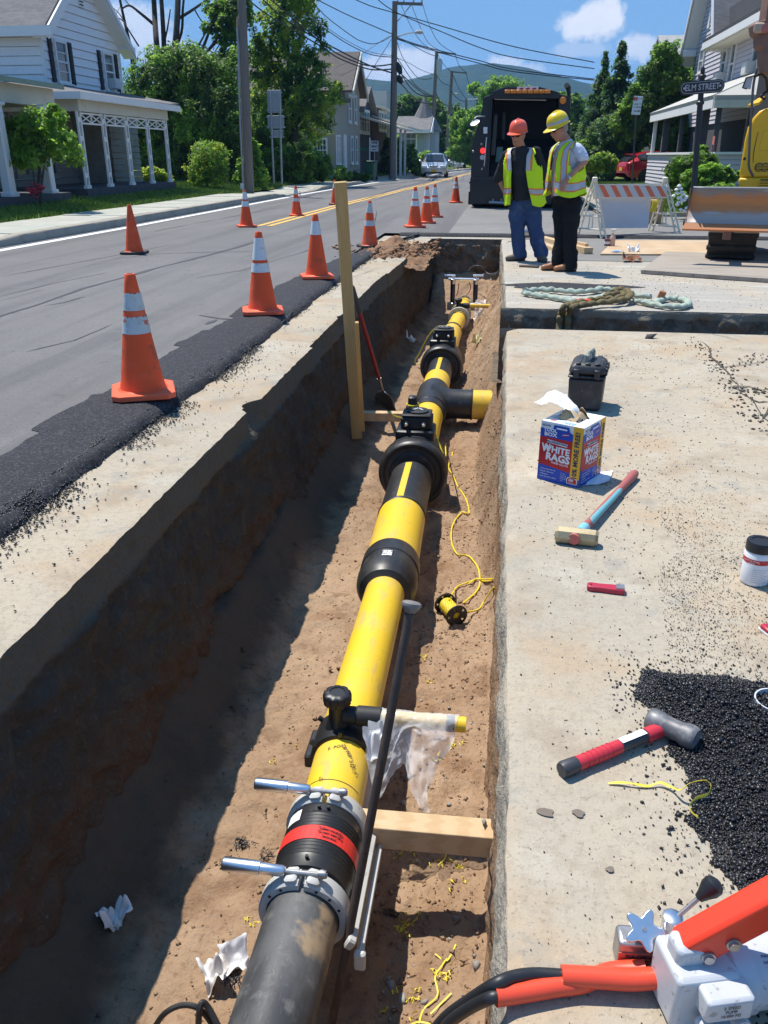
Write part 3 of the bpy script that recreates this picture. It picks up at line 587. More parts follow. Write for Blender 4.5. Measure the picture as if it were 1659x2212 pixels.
def seg(prof,name,mat,parent,n=48,smooth=35,base=None):
 """a turned segment of the pipe line: (Y, radius) pairs along the axis"""
 P,rr=[],[]
 for(ya,ra),(yb,rb)in zip(prof,prof[1:]):
  k=max(1,int(abs(yb-ya)/.12))
  for i in range(k):P.append(ax(ya+(yb-ya)*i/k+1e-5*len(P)));rr.append(ra+(rb-ra)*i/k)
 P.append(ax(prof[-1][0]+1e-5*len(P)));rr.append(prof[-1][1])
 b=MB();T=(P[-1]-P[0]).normalized();u=Vector((T.y,-T.x,0)).normalized();w=T.cross(u);vs=[]
 for p,r_ in zip(P,rr):vs+=[p+u*(r_*math.cos(2*math.pi*j/n))-w*(r_*math.sin(2*math.pi*j/n))for j in range(n)]
 fs=[(i*n+j,(i+1)*n+j,(i+1)*n+(j+1)%n,i*n+(j+1)%n)for i in range(len(P)-1)for j in range(n)]
 fs=[f[::-1]for f in fs]if True else fs
 fs+=[tuple(range(n)),tuple(range((len(P)-1)*n,len(P)*n))[::-1]]
 b.add(vs,[f[::-1]for f in fs]);return b.build(name,mat,parent,smooth)
def patch(Y0,Y1,r,a0,a1,name,mat,parent,k=8):
 """a strip lying on the pipe: angles in degrees from the top, right positive"""
 b=MB();n=max(1,int((Y1-Y0)/.1))
 for i in range(n):
  for j in range(k):
   q=[]
   for yy,aa in((i,j),(i,j+1),(i+1,j+1),(i+1,j)):
    y=Y0+(Y1-Y0)*yy/n;a=R(a0+(a1-a0)*aa/k);q.append(ax(y)+Vector((math.sin(a)*r,0,math.cos(a)*r)))
   b.add(q,[(0,1,2,3)])
 return b.build(name,mat,parent)
pipe=thing('gas_pipe','long yellow and black gas main with two valves lying in the open trench','gas pipe')
seg([(.9,.113),(2.02,.113)],'black_pipe',m_bworn,pipe)
seg([(2.02,.110),(2.7,.110),(4.0,.110)],'yellow_pipe',m_ypipe,pipe)
cp=seg([(1.86,.118),(1.863,.128),(1.90,.129)]+[(1.905+.0075*i,.129+(.0035 if i%2 else 0))for i in range(1,27)]+[(2.11,.129),(2.14,.129),(2.143,.119)],'coupling',m_black,pipe)
patch(1.975,2.035,.1345,-180,180,'warning_band',m_redband,cp,48)
patch(2.075,2.125,.1325,-62,-34,'sticker',m_label,cp)
for y,a in((1.893,-3),(2.118,-6),(2.118,8)):
 p=ax(y)+Vector((math.sin(R(a)),0,math.cos(R(a))))*.13;MB().cyl(p,p+Vector((0,0,.012)),.006,n=8).build('terminal',m_black,cp)
for i,s in enumerate(('FUSION COUPLER','DO NOT DISTURB','WARNING')):
 text_mesh('lettering',s,.010,m_ink,cp,ax(2.02-.016*i)+Vector((.045,0,.1275)),(0,R(20),R(2)),bold=.0002)
rd=seg([(3.985,.112),(3.99,.122),(4.0,.146),(4.03,.160),(4.06,.169),(4.11,.173),(4.13,.174),(4.135,.168),(4.24,.168),(4.245,.174),(4.37,.174),(4.385,.170),(4.386,.163)],'reducer',m_bpipe,pipe)
patch(4.15,4.22,.1695,-12,7,'sticker',m_label,rd)
text_mesh('lettering','8x12  PE',.022,m_ink,rd,ax(4.20)+Vector((-.008,0,.1702)),(0,0,0))
text_mesh('lettering','SDR 11',.018,m_ink,rd,ax(4.17)+Vector((-.008,0,.1705)),(0,0,0))
seg([(4.385,.160),(5.13,.160)],'yellow_pipe',m_ypipe,pipe)
seg([(5.09,.162),(5.10,.167),(5.112,.167),(5.125,.162)],'weld_bead',m_black,pipe)
seg([(4.372,.162),(4.385,.167),(4.395,.168),(4.41,.161)],'weld_bead',m_black,pipe)
st1=seg([(5.12,.158),(5.86,.158)],'black_pipe',m_bpipe,pipe)
patch(5.12,5.84,.1595,-14,3,'yellow_stripe',m_ypipe,st1)
def valve(Y,r,L,name='valve',cap=True):
 v=seg([(Y-.035,r*.59),(Y-.033,r*.64),(Y-.018,r*.68),(Y-.016,r*.80),(Y-.03,r*.86),(Y-.03,r*.92),(Y-.015,r*.975),(Y+.01,r),(Y+.075,r),(Y+.08,r*.955),(Y+.09,r*.955),(Y+.095,r),(Y+.13,r),(Y+.14,r*.92),(Y+.15,r*.88),(Y+L*.6,r*.88),(Y+L*.62,r*.80),(Y+L*.70,r*.64),(Y+L,r*.58)],name,m_bpipe,pipe)
 c=ax(Y+.27);z=c.z+r*.9
 b=MB();b.box((c.x,c.y,z+.005),(.30,.26,.12),ch=.012);b.build('gear_base',m_black,v)
 b=MB();b.box((c.x+.005,c.y+.01,z+.11),(.245,.20,.11),ch=.018);b.box((c.x+.005,c.y+.01,z+.172),(.23,.19,.022),ch=.008)
 b.lathe([(.085,0),(.085,.012),(.07,.016)],24,(c.x+.01,c.y+.02,z+.183));gb=b.build('gear_box',m_blackm,v)
 b=MB()
 for s in(-1,1):b.cyl((c.x+s*.068,c.y-.12,z+.115),(c.x+s*.068,c.y-.075,z+.115),.019,n=12)
 for s in(-1,1):b.box((c.x+s*.06,c.y-.10,z+.05),(.022,.03,.06))
 b.box((c.x,c.y-.10,z+.052),(.10,.012,.015));b.build('lug',m_black,gb)
 for s in(-1,1):MB().lathe([(.015,0),(.015,.012),(.009,.019)],10,(c.x+s*.068,c.y-.12,z+.115),(0,-1,0)).build('bolt',m_chrome,gb)
 if cap:
  MB().box((c.x-.045,c.y+.14,z+.235),(.075,.075,.08),ch=.012,taper=.92).box((c.x-.045,c.y+.14,z+.185),(.10,.10,.03),ch=.008).build('stem_cap',m_black,v)
  b=MB();b.tube([(c.x-.05*math.cos(a)-.045,c.y+.14-.05*math.sin(a),z+.205)for a in np.linspace(0,6.28,20)],.006,6);b.build('tie_cord',m_rope,v)
 mk=MB();
 for s in(-1,1):mk.box((c.x+.01+s*.022,c.y+.03,z+.2005),(.008,.06,.002),(0,0,s*.65))
 mk.build('arrow_mark',m_label,gb)
 return v
valve(6.02,.272,.62)
seg([(6.60,.142),(7.66,.142)],'yellow_pipe',m_ypipe,pipe)
te=seg([(7.62,.150),(7.64,.155),(7.70,.158),(7.75,.158),(7.76,.168),(8.42,.168),(8.43,.158),(8.5,.155),(8.52,.148)],'tee',m_bpipe,pipe)
cT=ax(8.08);b=MB();b.lathe([(.20,.0),(.165,.12),(.148,.20),(.148,.40),(.144,.405)],40,cT,(1,0,0));b.build('branch_neck',m_bpipe,te)
MB().lathe([(.150,.395),(.155,.40),(.155,.41),(.15,.415)],40,cT,(1,0,0)).build('weld_bead',m_black,te)
MB().lathe([(.146,.41),(.146,.66)],40,cT,(1,0,0)).build('yellow_branch',m_ypipe,pipe)
seg([(8.50,.142),(8.95,.142)],'yellow_pipe',m_ypipe,pipe)
st2=seg([(8.93,.140),(9.55,.140)],'black_pipe',m_bpipe,pipe);patch(8.94,9.52,.1415,-10,8,'yellow_stripe',m_ypipe,st2)
valve(9.62,.25,.8,cap=False)
seg([(10.38,.135),(11.75,.135)],'yellow_pipe',m_ypipe,pipe)
seg([(11.70,.137),(11.72,.143),(11.76,.143),(11.80,.116)],'weld_bead',m_black,pipe)
seg([(11.76,.113),(14.2,.113)],'yellow_pipe',m_ypipe,pipe)
seg([(12.72,.115),(12.73,.120),(12.75,.120),(12.76,.115)],'weld_bead',m_black,pipe)
def saddle(Y,r,outlet,band):
 s=seg([(Y-.085,r+.004),(Y-.082,r+.016),(Y-.03,r+.018),(Y+.03,r+.018),(Y+.082,r+.016),(Y+.085,r+.004)],'tapping_saddle',m_black,pipe)
 c=ax(Y);zt=c.z+r
 for sx in(-1,1):MB().box((c.x+sx*(r+.022),c.y,c.z-.01),(.030,.17,.06),ch=.006).build('strap_lug',m_black,s)
 for sx in(-1,0,1):
  for sy in(-1,1):a=sx*.95;MB().cyl(Vector((c.x+math.sin(a)*(r+.012),c.y+sy*.075,c.z+math.cos(a)*(r+.012))),Vector((c.x+math.sin(a)*(r+.036),c.y+sy*.075,c.z+math.cos(a)*(r+.036))),.011,n=8).build('strap_bolt',m_black,s)
 MB().lathe([(.052,0),(.044,.02),(.036,.05),(.034,.10),(.036,.115)],24,(c.x-.025,c.y,zt)).build('tower',m_black,s)
 pr=[(.036,.108),(.050,.112),(.056,.119),(.056,.148),(.053,.157),(.046,.162),(.030,.164),(.028,.160),(.0,.160)]
 cp_=MB();n=36;prof=pr;vs=[]
 for r_,z_ in prof:
  for j in range(n):k=1-(.10 if j%4==0 and .04<r_ else 0);a=2*math.pi*j/n;vs.append((c.x-.025+r_*k*math.cos(a),c.y+r_*k*math.sin(a),zt+z_))
 cp_.add(vs,[(i*n+j,i*n+(j+1)%n,(i+1)*n+(j+1)%n,(i+1)*n+j)for i in range(len(prof)-1)for j in range(n)]);cp_.build('tower_cap',m_black,s)
 zo=zt+.058
 MB().lathe([(.036,.0),(.036,.05),(.041,.055),(.041,.145),(.036,.148)],24,(c.x,c.y,zo),(1,0,0)).build('outlet_socket',m_blackm,s)
 t=MB().lathe([(.0305,.14),(.0305,outlet)],24,(c.x,c.y,zo),(1,0,0)).build('service_tube',m_ypipe,s)
 if band:MB().lathe([(.0312,outlet-.075),(.0318,outlet-.073),(.0318,outlet-.045),(.0312,outlet-.043)],24,(c.x,c.y,zo),(1,0,0)).build('tape_band',m_black,s)
 return Vector((c.x,c.y,zo))
s1=saddle(2.60,.110,.475,True)
s2=saddle(12.98,.113,.48,False)
for s,y,a,rz in(('8/16',2.46,14,-.9),('F. POSS',2.47,-6,.35),('6/8/16',2.43,24,-1.1),('8-2-16',2.38,33,-1.2),('1121',2.30,-22,-1.5),('PE 2406',2.36,40,-1.25)):
 p=ax(y);n_=Vector((math.sin(R(a)),0,math.cos(R(a))));text_mesh('handwriting',s,.022,m_ink,pipe,p+n_*.1112,(0,R(a),rz),depth=.0003,shear=.3)
patch(2.285,2.288,.1112,-60,60,'pencil_line',m_ink,pipe,24)
cl=thing('alignment_clamp','grey cast alignment clamp with two bright screw handles gripping the pipe joint','pipe clamp',ax(1.97))
o_cl=ax(1.97)
for Yc in(1.81,2.175):
 c=ax(Yc)-o_cl
 for s in(-1,1):
  b=MB();n=22;pts=[]
  a0,a1=(R(4),R(176))if s>0 else(R(-176),R(-4))
  prof=[(.116,-.032),(.135,-.032),(.141,-.025),(.141,.025),(.135,.032),(.116,.032)]
  vs=[]
  for i in range(n):
   a=a0+(a1-a0)*i/(n-1)
   for r_,dy in prof:vs.append((c.x+math.sin(a)*r_,c.y+dy,c.z+math.cos(a)*r_))
  k=len(prof);fs=[(i*k+j,i*k+(j+1)%k,(i+1)*k+(j+1)%k,(i+1)*k+j)for i in range(n-1)for j in range(k)]+[tuple(range(k))[::-1],tuple(range((n-1)*k,n*k))]
  b.add(vs,fs)
  top=c+Vector((s*.034,0,.138));b.box(top,(.040,.056,.026),(0,s*.22,0),ch=.006)
  b.build('half_ring',m_grey,cl,40)
 for i,a in enumerate(np.radians([-52,-30,22,44,66])):MB().cyl(c+Vector((math.sin(a)*.126,-.034,math.cos(a)*.126)),c+Vector((math.sin(a)*.126,-.030,math.cos(a)*.126)),.005,n=8).build('pin_hole',m_ink,cl)
 h=MB();z=c.z+.153;h.cyl((c.x-.065,c.y,z),(c.x+.075,c.y,z),.008,n=10)
 h.build('screw',m_steel,cl)
 h=MB();h.tube([(c.x-.055,c.y,z),(c.x-.062,c.y,z),(c.x-.13,c.y,z+.002),(c.x-.132,c.y,z+.002),(c.x-.245,c.y,z+.004),(c.x-.25,c.y,z+.004)],[.013,.017,.018,.022,.022,.019],16);h.build('handle',m_chrome,cl)
 MB().lathe([(.012,-.012),(.015,0),(.012,.012)],12,(c.x+.06,c.y-.0,z+.004),(1,0,0)).build('swivel',m_steel,cl)
b=MB();b.box((.155,0,-.03),(.045,.48,.03),(0,R(-62),0),ch=.006);b.box((.182,.0,-.08),(.05,.46,.02),(0,R(-75),0),ch=.004);b.build('rail',m_grey,cl)
MB().box((.185,-.235,-.09),(.035,.025,.07),ch=.005).build('foot_plate',m_grey,cl)
S_=pZ(975,2070,FLOOR)
def along(S0,px,py):
 best=None
 for k in range(1,400):
  P=S0+sun_dir*(k*.005);d=P-Vector((0,0,CAM_H));q=_cm.transposed()@d;u,v=VW/2-VF*q.x/q.z,VH/2+VF*q.y/q.z
  e=abs(v-py)
  if best is None or e<best[0]:best=(e,P)
 return best[1]
top=pY(890,1300,2.13);foot_=Vector((-.40,1.62,FLOOR+.0))
bar=thing('tamping_bar','long rusty steel tamping bar with a round head leaning over the yellow pipe','iron bar',foot_)
d=(top-foot_);b=MB();b.tube([Vector((0,0,0)),d*.06,d*.94,d*.975],[.011,.0138,.0142,.016],14);b.build('shaft',m_rust,bar)
MB().lathe([(.0145,-.034),(.020,-.026),(.028,-.017),(.030,-.010),(.029,-.003),(.024,0),(.0,.002)],28,d,d.normalized()).build('head',lay('dull hammered head',(.21,.19,.17),[('noise',40,.45,.65,(.30,.27,.25),.7)],rough=.6,metal=.4),bar)
def beam(name,label,pts,w,h,mat,cat='lumber',bevel=.004):
 """a beam between two points (top-face centre line), width w, height h"""
 a,c=map(Vector,pts);L=(c-a).length;x=(c-a).normalized();y=Vector((0,0,1)).cross(x).normalized();z=x.cross(y)
 b=MB();b.box((L/2,0,-h/2),(L,w,h));o=b.build(name,mat,smooth=0,bevel=bevel)
 o.matrix_world=Matrix(((x.x,y.x,z.x,a.x),(x.y,y.y,z.y,a.y),(x.z,y.z,z.z,a.z),(0,0,0,1)));return tag(o,label,cat)
zb=-.74
br=beam('lumber_brace','thick pale timber block wedged between the pipe clamp and the right trench wall',(pZ(779,1765,zb),pZ(1070,1790,zb)),.092,.092,m_wood)
k1=pZ(1046,1779,zb);V,F=rock_cloud(np.array([[k1.x,k1.y,zb+.012]]),np.array([.034]),0,41)
tag(np_mesh('stone',V,F,m_stone,smooth=False),'small grey stone resting on the end of the thick timber block','stone')
beam('lumber_brace','thin timber brace lying between the wooden stakes and the far pipe valve',(pZ(780,889,-.93),pZ(888,891,-.93)),.09,.085,m_wood)
def stake(name,label,pb,pt,w,t,skew=0):
 a,c=Vector(pb),Vector(pt);z=(c-a).normalized();x=Vector((1,.25,0));x=(x-z*x.dot(z)).normalized();y=z.cross(x);L=(c-a).length
 b=MB();b.box((0,0,L/2),(w,t,L));o=b.build(name,m_wood2,smooth=0,bevel=.003)
 o.matrix_world=Matrix(((x.x,y.x,z.x,a.x),(x.y,y.y,z.y,a.y),(x.z,y.z,z.z,a.z),(0,0,0,1)));return tag(o,label,'wooden stake')
stake('wooden_stake','tall weathered timber stake rising out of the trench above the road',pY(771,946,7.35),pY(735,393,6.75),.098,.04)
stake('wooden_stake','short timber stake standing beside the tall one inside the trench',pY(781,930,7.45),pY(767,696,7.15),.062,.04)
a,c=pZ(835,872,-1.06),pX(760,617,-1.36)
sv=thing('shovel','shovel with a red handle leaning in the shade of the left trench wall','shovel',a);d=c-a
m_redh=lay('red fibreglass handle',(.34,.02,.025),rough=.45);m_dk=lay('dark grip',(.05,.05,.055),rough=.6)
MB().tube([d*.13,d*.2,d*.24],[.014,.017,.021],12).build('socket',m_steel,sv);MB().tube([d*.22,d*.5,d*.80],.019,12).build('handle',m_redh,sv);MB().tube([d*.80,d*.82,d*.985,d],[.021,.024,.024,.018],12).build('grip',m_dk,sv)
x=Vector((.9,-.3,0)).normalized();zz=d.normalized();b=MB();U,T=np.meshgrid(np.linspace(-1,1,9),np.linspace(0,1,8));nn=x.cross(zz)
wd=np.interp(T,[0,.1,.8,1],[.115,.115,.10,.04]);pts=np.array([[*(x*float(u*w_)+zz*float(t*.30-.10)+nn*float(.03*u*u))]for u,t,w_ in zip(U.ravel(),T.ravel(),wd.ravel())]).reshape(8,9,3)
o=np_grid('blade',pts[...,0],pts[...,1],pts[...,2],m_steel,sv);so_=o.modifiers.new('t','SOLIDIFY');so_.thickness=.003
def pF(x,y,lift=0.0):
 z=FLOOR
 for _ in range(14):P=pZ(x,y,z);z=.5*z+.5*(floorZ(P.x,P.y)+lift)
 P=pZ(x,y,z);return P
def smooth_path(P,k=6):
 P=[Vector(p)for p in P];out=[]
 for i in range(len(P)-1):
  p0,p1,p2,p3=P[max(i-1,0)],P[i],P[i+1],P[min(i+2,len(P)-1)]
  for j in range(k):
   t=j/k;out.append(.5*((2*p1)+(p2-p0)*t+(2*p0-5*p1+4*p2-p3)*t*t+(3*p1-p0-3*p2+p3)*t**3))
 return out+[P[-1]]
m_spool=lay('black spool',(.018,.018,.018),rough=.5)
m_wound=lay('wound yellow cord',(.82,.62,.03),[('wave',30,.3,.8,(.55,.38,.02),.7,(1,1,1))],rough=.5,bump=[('wave',30,.6,.004)])
sa,sb=pF(962,1304,.06),pF(992,1338,.06);sb.z=sa.z=max(sa.z,sb.z);dd=(sb-sa).normalized();sb=sa+dd*.15
sp=thing('cord_spool','black spool wound with yellow tracer cord on the trench floor','spool',sa)
q=sb-sa
b=MB()
MB().tube([dd*.008,dd*.142],.046,28).build('cord_winding',m_wound,sp)
for p,s in((Vector((0,0,0)),-1),(q,1)):
 fl=MB();n=32;tq=dd.to_track_quat('Z','Y').to_matrix()
 for(r0,r1)in((.022,.030),(.056,.068)):
  for h in(0,.006*s):pass
  fl.lathe([(r0,0),(r1,0),(r1,.007),(r0,.007),(r0,0)],n,p,dd*s,caps=False)
 for k_ in range(5):
  a=2*math.pi*k_/5;e1,e2=Vector((math.cos(a),math.sin(a),0)),Vector((-math.sin(a),math.cos(a),0))
  fl.slab4(*[p+tq@(e1*r_+e2*w_)+dd*s*.006 for r_,w_ in((.028,-.02),(.06,-.026),(.06,.026),(.028,.02))],.006)
 fl.build('flange',m_spool,sp)
cord=[(905,905),(932,917),(949,940),(963,958),(977,978),(971,998),(969,1012),(978,1026),(984,1040),(989,1051),(1000,1066),(1008,1082),(1012,1097),(1013,1109),(1005,1108),(998,1106),(984,1122),(978,1135),(975,1147),(975,1165),(978,1180),(988,1197),(1005,1199),(1016,1204),(1030,1222),(1036,1240),(1036,1264),(1027,1280),(1015,1291),(1000,1303)]
P=[Vector(ax(6.4))+Vector((.03,0,.42)),Vector(ax(6.35))+Vector((.12,0,.30)),Vector(ax(6.2))+Vector((.24,-.02,.10))]+[pF(x,y,.012)for x,y in cord[3:]]
b=MB();b.tube(smooth_path(P,5),.0055,6);o=b.build('tracer_cord',m_rope);tag(o,'yellow tracer cord running from the nearer black valve to the spool','cord')
P=[sa+dd*.05+Vector((0,0,.05))]+[pF(x,y,.015)for x,y in((985,1270),(1005,1260),(1030,1252),(1050,1251),(1066,1250))];b=MB();b.tube(smooth_path(P,5),.005,6)
P=[sb+Vector((0,0,.02))]+[pF(x,y,.02)for x,y in((1030,1318),(1045,1300),(1058,1280),(1067,1268))];b.tube(smooth_path(P,5),.005,6)
P=[pF(x,y,.02)for x,y in((1012,1262),(1030,1250),(1045,1255),(1062,1254))];b.tube(smooth_path(P,5),.005,6);tag(b.build('loose_cord',m_rope),'loose loops of yellow cord between the spool and the right trench wall','cord')
P=[Vector(ax(10.9))+Vector((-.02,0,.15))]+[pY(x,y,10.4)for x,y in((962,706),(945,706),(928,722),(915,745),(905,765),(897,778),(899,786),(910,785),(913,800),(914,806))]
b=MB();b.tube(smooth_path(P,5),.006,6);tag(b.build('tracer_cord',m_rope),'yellow cord looped round the far black valve','cord')
P=[pY(x,y,6.9)for x,y in((885,902),(868,902),(852,898),(843,891))];b=MB();b.tube(smooth_path(P,4),.004,6);tag(b.build('cord_end',m_rope),'short yellow cord end lying over the thin timber brace','cord')
m_bag=lay('clear plastic',(.86,.88,.90),[('noise',8,.4,.7,(.98,.98,.98),.7)],rough=.16,spec=.8,alpha=.42,bump=[('noise',14,.35,.01)])
def crumple(name,label,cat,org,ux,uy,nx,ny,f,mat,th=.0):
 """a crumpled sheet: grid over ux, uy with a displacement function"""
 U,V_=np.meshgrid(np.linspace(0,1,nx),np.linspace(0,1,ny));org,ux,uy=map(np.array,(org,ux,uy));nn=np.cross(ux,uy);nn=nn/np.linalg.norm(nn)
 P=org+U[...,None]*ux+V_[...,None]*uy;D=f(U,V_);P=P+D[...,:1]*nn if D.ndim==3 else P+D[...,None]*nn
 o=np_grid(name,P[...,0],P[...,1],P[...,2],mat);return tag(o,label,cat)
U,T=np.meshgrid(np.linspace(0,1,46),np.linspace(0,1,64))
cx=s1.x+.10+U*(.30+.05*np.sin(T*5));s_=(T-.40)*.46
s_=s_*(1+.35*np.sin(U*7+1)*(T>.4));rr=.036+.006*fbm(U*6,T*6,s=91);half=rr*1.25
ang=np.clip(s_/rr,-1.3,1.3)
by=s1.y-np.sin(ang)*rr-np.maximum(np.abs(s_)-1.3*rr,0)*np.sign(s_)*.55;bz=s1.z+np.cos(ang)*rr-np.maximum(np.abs(s_)-1.3*rr,0)*.85
w=np.clip((np.abs(s_)-.04)/.05,0,1);bx=cx+w*.03*fbm(U*4,T*5,s=92);by=by+w*.045*fbm(U*5,T*4,s=93)+.006*fbm(U*22,T*22,s=94);bz=bz+w*.03*fbm(U*5,T*5,s=95)+.007*fbm(U*18,T*18,s=96)
tag(np_grid('plastic_bag',bx,by,bz,m_bag),'clear crumpled plastic bag draped over the small yellow outlet tube','plastic bag')
def paper(label,pos,size,mat,seed,rz=0,amp=.35,tilt=.2,cat='paper'):
 U,V_=np.meshgrid(np.linspace(-1,1,22),np.linspace(-1,1,22));r_=size
 k=1+.35*fbm(U*1.3,V_*1.3,seed,s=seed);X,Y_=U*r_*k,V_*r_*.75*k
 q_=fbm(U*1.1,V_*1.1,seed*3,oct=2,s=seed+1);Z=np.abs(q_)*r_*amp*3.4+np.abs(U*math.cos(seed)+V_*math.sin(seed)+q_)*r_*amp*.8+.12*r_*amp*fbm(U*3.5,V_*3.5,1,oct=2,s=seed+2)+V_*r_*tilt
 Xr,Yr_=X*math.cos(rz)-Y_*math.sin(rz),X*math.sin(rz)+Y_*math.cos(rz)
 o=np_grid('paper_rag',Xr,Yr_,Z-Z.min(),mat);o.location=pos;return tag(o,label,cat)
paper('white paper rag hanging between the saddle and the plastic bag',Vector((s1.x+.135,s1.y-.10,s1.z-.11)),.038,m_paper,5,.3,.6,1.4)
paper('crumpled soiled paper rag lying alone in the shade of the trench',pF(250,1995,.0),.052,m_dpaper,6,.9,.7)
paper('stained white paper rag left of the scuffed black pipe',pF(463,2120,.0),.048,m_dpaper,7,-.9,.5,.5)
paper('clean white paper rag tucked against the scuffed black pipe',pF(510,2085,.0),.05,m_paper,8,.5,.5,.5)
paper('pale crumpled paper on the trench floor left of the far valve',pF(888,742,.0),.07,m_dpaper,9,.2,.7)
paper('yellowish crumpled scrap on the sunny bank right of the far valve',pF(1029,744,.0),.075,lay('yellowish paper',(.75,.70,.42),rough=.9),10,.4,.7)
m_cab=lay('black rubber cable',(.02,.02,.021),rough=.45)
b=MB();b.tube(smooth_path([pF(x,y,h)for x,y,h in((330,2225,.02),(355,2190,.08),(390,2172,.12),(425,2176,.12),(450,2200,.08),(465,2230,.03))],6),.009,10)
b.tube(smooth_path([pF(x,y,h)for x,y,h in((428,2235,.02),(430,2190,.10),(437,2166,.13),(452,2180,.12),(478,2230,.05))],6),.010,10);tag(b.build('power_cable',m_cab),'black rubber cable looping on the soil beside the near end of the pipe','cable')
rg=np.random.RandomState(51);b=MB()
def curl(b,p,L,r,w,seed):
 g_=np.random.RandomState(seed);n=16;d0=g_.uniform(0,6.28);P=[];
 for i in range(n):
  t=i/(n-1);P.append(Vector(p)+Vector((math.cos(d0)*L*(t-.5)+r*math.cos(t*12+d0),math.sin(d0)*L*(t-.5)+r*math.sin(t*9),r*(.8+.8*math.sin(t*12)))))
 b.tube(P,w,4,flat=.3)
for cxp,cyp,n,sp_ in[(870,2010,9,12),(985,1610,6,10),(950,1640,3,8),(915,1420,3,5),(945,1560,2,4),(870,1840,9,26),(960,1860,4,12),(995,1875,3,6),(955,2100,6,14),(900,2150,7,30),(640,1612,2,8),(590,1650,2,5),(930,1470,2,6),(985,1905,3,8),(540,2000,2,8),(880,1980,4,15),(1020,1820,2,4)]:
 for k in range(n):curl(b,pF(cxp+rg.normal(0,sp_),cyp+rg.normal(0,sp_*.7),.003),.03*rg.uniform(.4,1.6),.006,.0022,rg.randint(9999))
for pts in([(905,2212),(915,2180),(945,2150),(940,2110),(955,2085),(965,2070)],[(930,2190),(950,2170),(975,2145)],[(860,2230),(900,2208),(930,2212)],[(940,2060),(965,2075),(985,2040)],[(945,1870),(960,1855),(965,1840)]):
 b.tube(smooth_path([pF(x,y,.008)for x,y in pts],5),.0028,4,flat=.3)
stuff(b.build('yellow_shavings',m_shav),'yellow plastic shavings scattered on the trench floor right of the pipe','shavings')
b=MB()
for cxp,cyp,n,sp_ in[(522,1826,14,9),(570,1846,10,12),(848,1975,6,5),(503,2115,12,8),(600,1300,5,12),(545,1440,3,8)]:
 for k in range(n):curl(b,pF(cxp+rg.normal(0,sp_),cyp+rg.normal(0,sp_*.5),.004),.05*rg.uniform(.4,1.4),.008,.0018,rg.randint(9999))
stuff(b.build('black_shavings',m_cab),'tangled black plastic shavings on the soil left of the coupling','shavings')
m_navy=lay('navy cylinder',(.012,.016,.06),rough=.35,spec=.5)
rc=ax(14.05);rig=thing('hydraulic_rig','hydraulic pipe rig with two navy cylinders and bright cross bars at the far trench end','hydraulic rig',(rc.x,14.05,0))
zpl=pY(1000,655,14.05).z;ztop=pY(1000,608,14.05).z
def rx(x):return pY(x,630,14.05).x-rc.x
b=MB();b.box(((rx(967)+rx(1036))/2,0,zpl-.05),(rx(1036)-rx(967),.12,.12),ch=.006);b.build('base_beam',m_steel,rig)
MB().box((rx(1002),.04,zpl+.03),(.26,.06,.05),ch=.004).build('cross_plate',m_chrome,rig)
for x in(978,1027):
 MB().lathe([(.040,0),(.040,ztop-zpl-.02)],20,(rx(x),0,zpl+.005)).build('cylinder',m_navy,rig)
 MB().lathe([(.043,0),(.043,.075),(.038,.078),(.03,.082),(.03,.10)],20,(rx(x),0,ztop-.04)).build('end_cap',m_chrome,rig)
MB().cyl((rx(968),0,ztop+.035),(rx(1033),0,ztop+.035),.021,n=14).build('cross_bar',m_chrome,rig)
MB().cyl((rx(959),.1,ztop+.075),(rx(982),.1,ztop+.075),.018,n=14).build('side_handle',m_chrome,rig);MB().cyl((rx(1020),.1,ztop+.085),(rx(1043),.1,ztop+.085),.018,n=14).build('side_handle',m_chrome,rig)
b=MB();b.tube(smooth_path([(rx(990),.1,ztop-.05),(rx(988),.12,ztop-.2),(rx(985),.1,zpl+.1)],6),.008,6);b.tube(smooth_path([(rx(1012),.1,ztop-.02),(rx(1016),.14,ztop-.12),(rx(1010),.12,zpl+.14),(rx(1000),.1,zpl+.09)],6),.008,6);b.build('hose',m_redh,rig)
MB().lathe([(.10,-.02),(.10,.02)],24,(rx(1004),.12,zpl+.02),(0,1,0)).build('clamp_disc',m_grey,rig)
for Yc in(12.86,13.2):
 c=ax(Yc)-rig.location;b=MB();b.lathe([(.118,-.03),(.165,-.03),(.165,.03),(.118,.03),(.118,-.03)],30,c,(0,1,0),caps=False);b.build('clamp_ring',m_grey,rig)
tag(crumple('plastic_bag','','plastic bag',tuple(pF(1022,696,.02)),(.17,.02,0),(.02,.25,.32),20,24,lambda U,V_:.05*fbm(U*4,V_*5,s=98)+.02*fbm(U*12,V_*12,s=99),m_bag),'clear plastic bag on the far yellow outlet near the navy rig','plastic bag')
b=MB();b.tube([pY(1012,652+6,13.6),pY(1030,656,13.6),pY(1040,659,13.6)],.018,10);tag(b.build('paper_roll',m_paper),'white rolled paper on the rig above the far yellow outlet','paper')
m_lead=lay('grey lead',(.10,.10,.105),rough=.5)
P0=pX(944,581,-1.22);P1=pX(943,690,-1.16);b=MB();b.tube([P1,P0],.012,8);tag(b.build('steel_probe',m_steel),'thin grey steel rod standing against the left bank near the trench end','steel rod')
b=MB();b.tube(smooth_path([pX(936,556,-1.24),pX(937,575,-1.22),pX(938,600,-1.21),pX(942,618,-1.19),pX(950,628,-1.17),pX(956,640,-1.16)],5),.014,6);tag(b.build('hanging_strap',m_dpaper),'frayed pale strap hanging on the left bank beside the steel rod','strap')
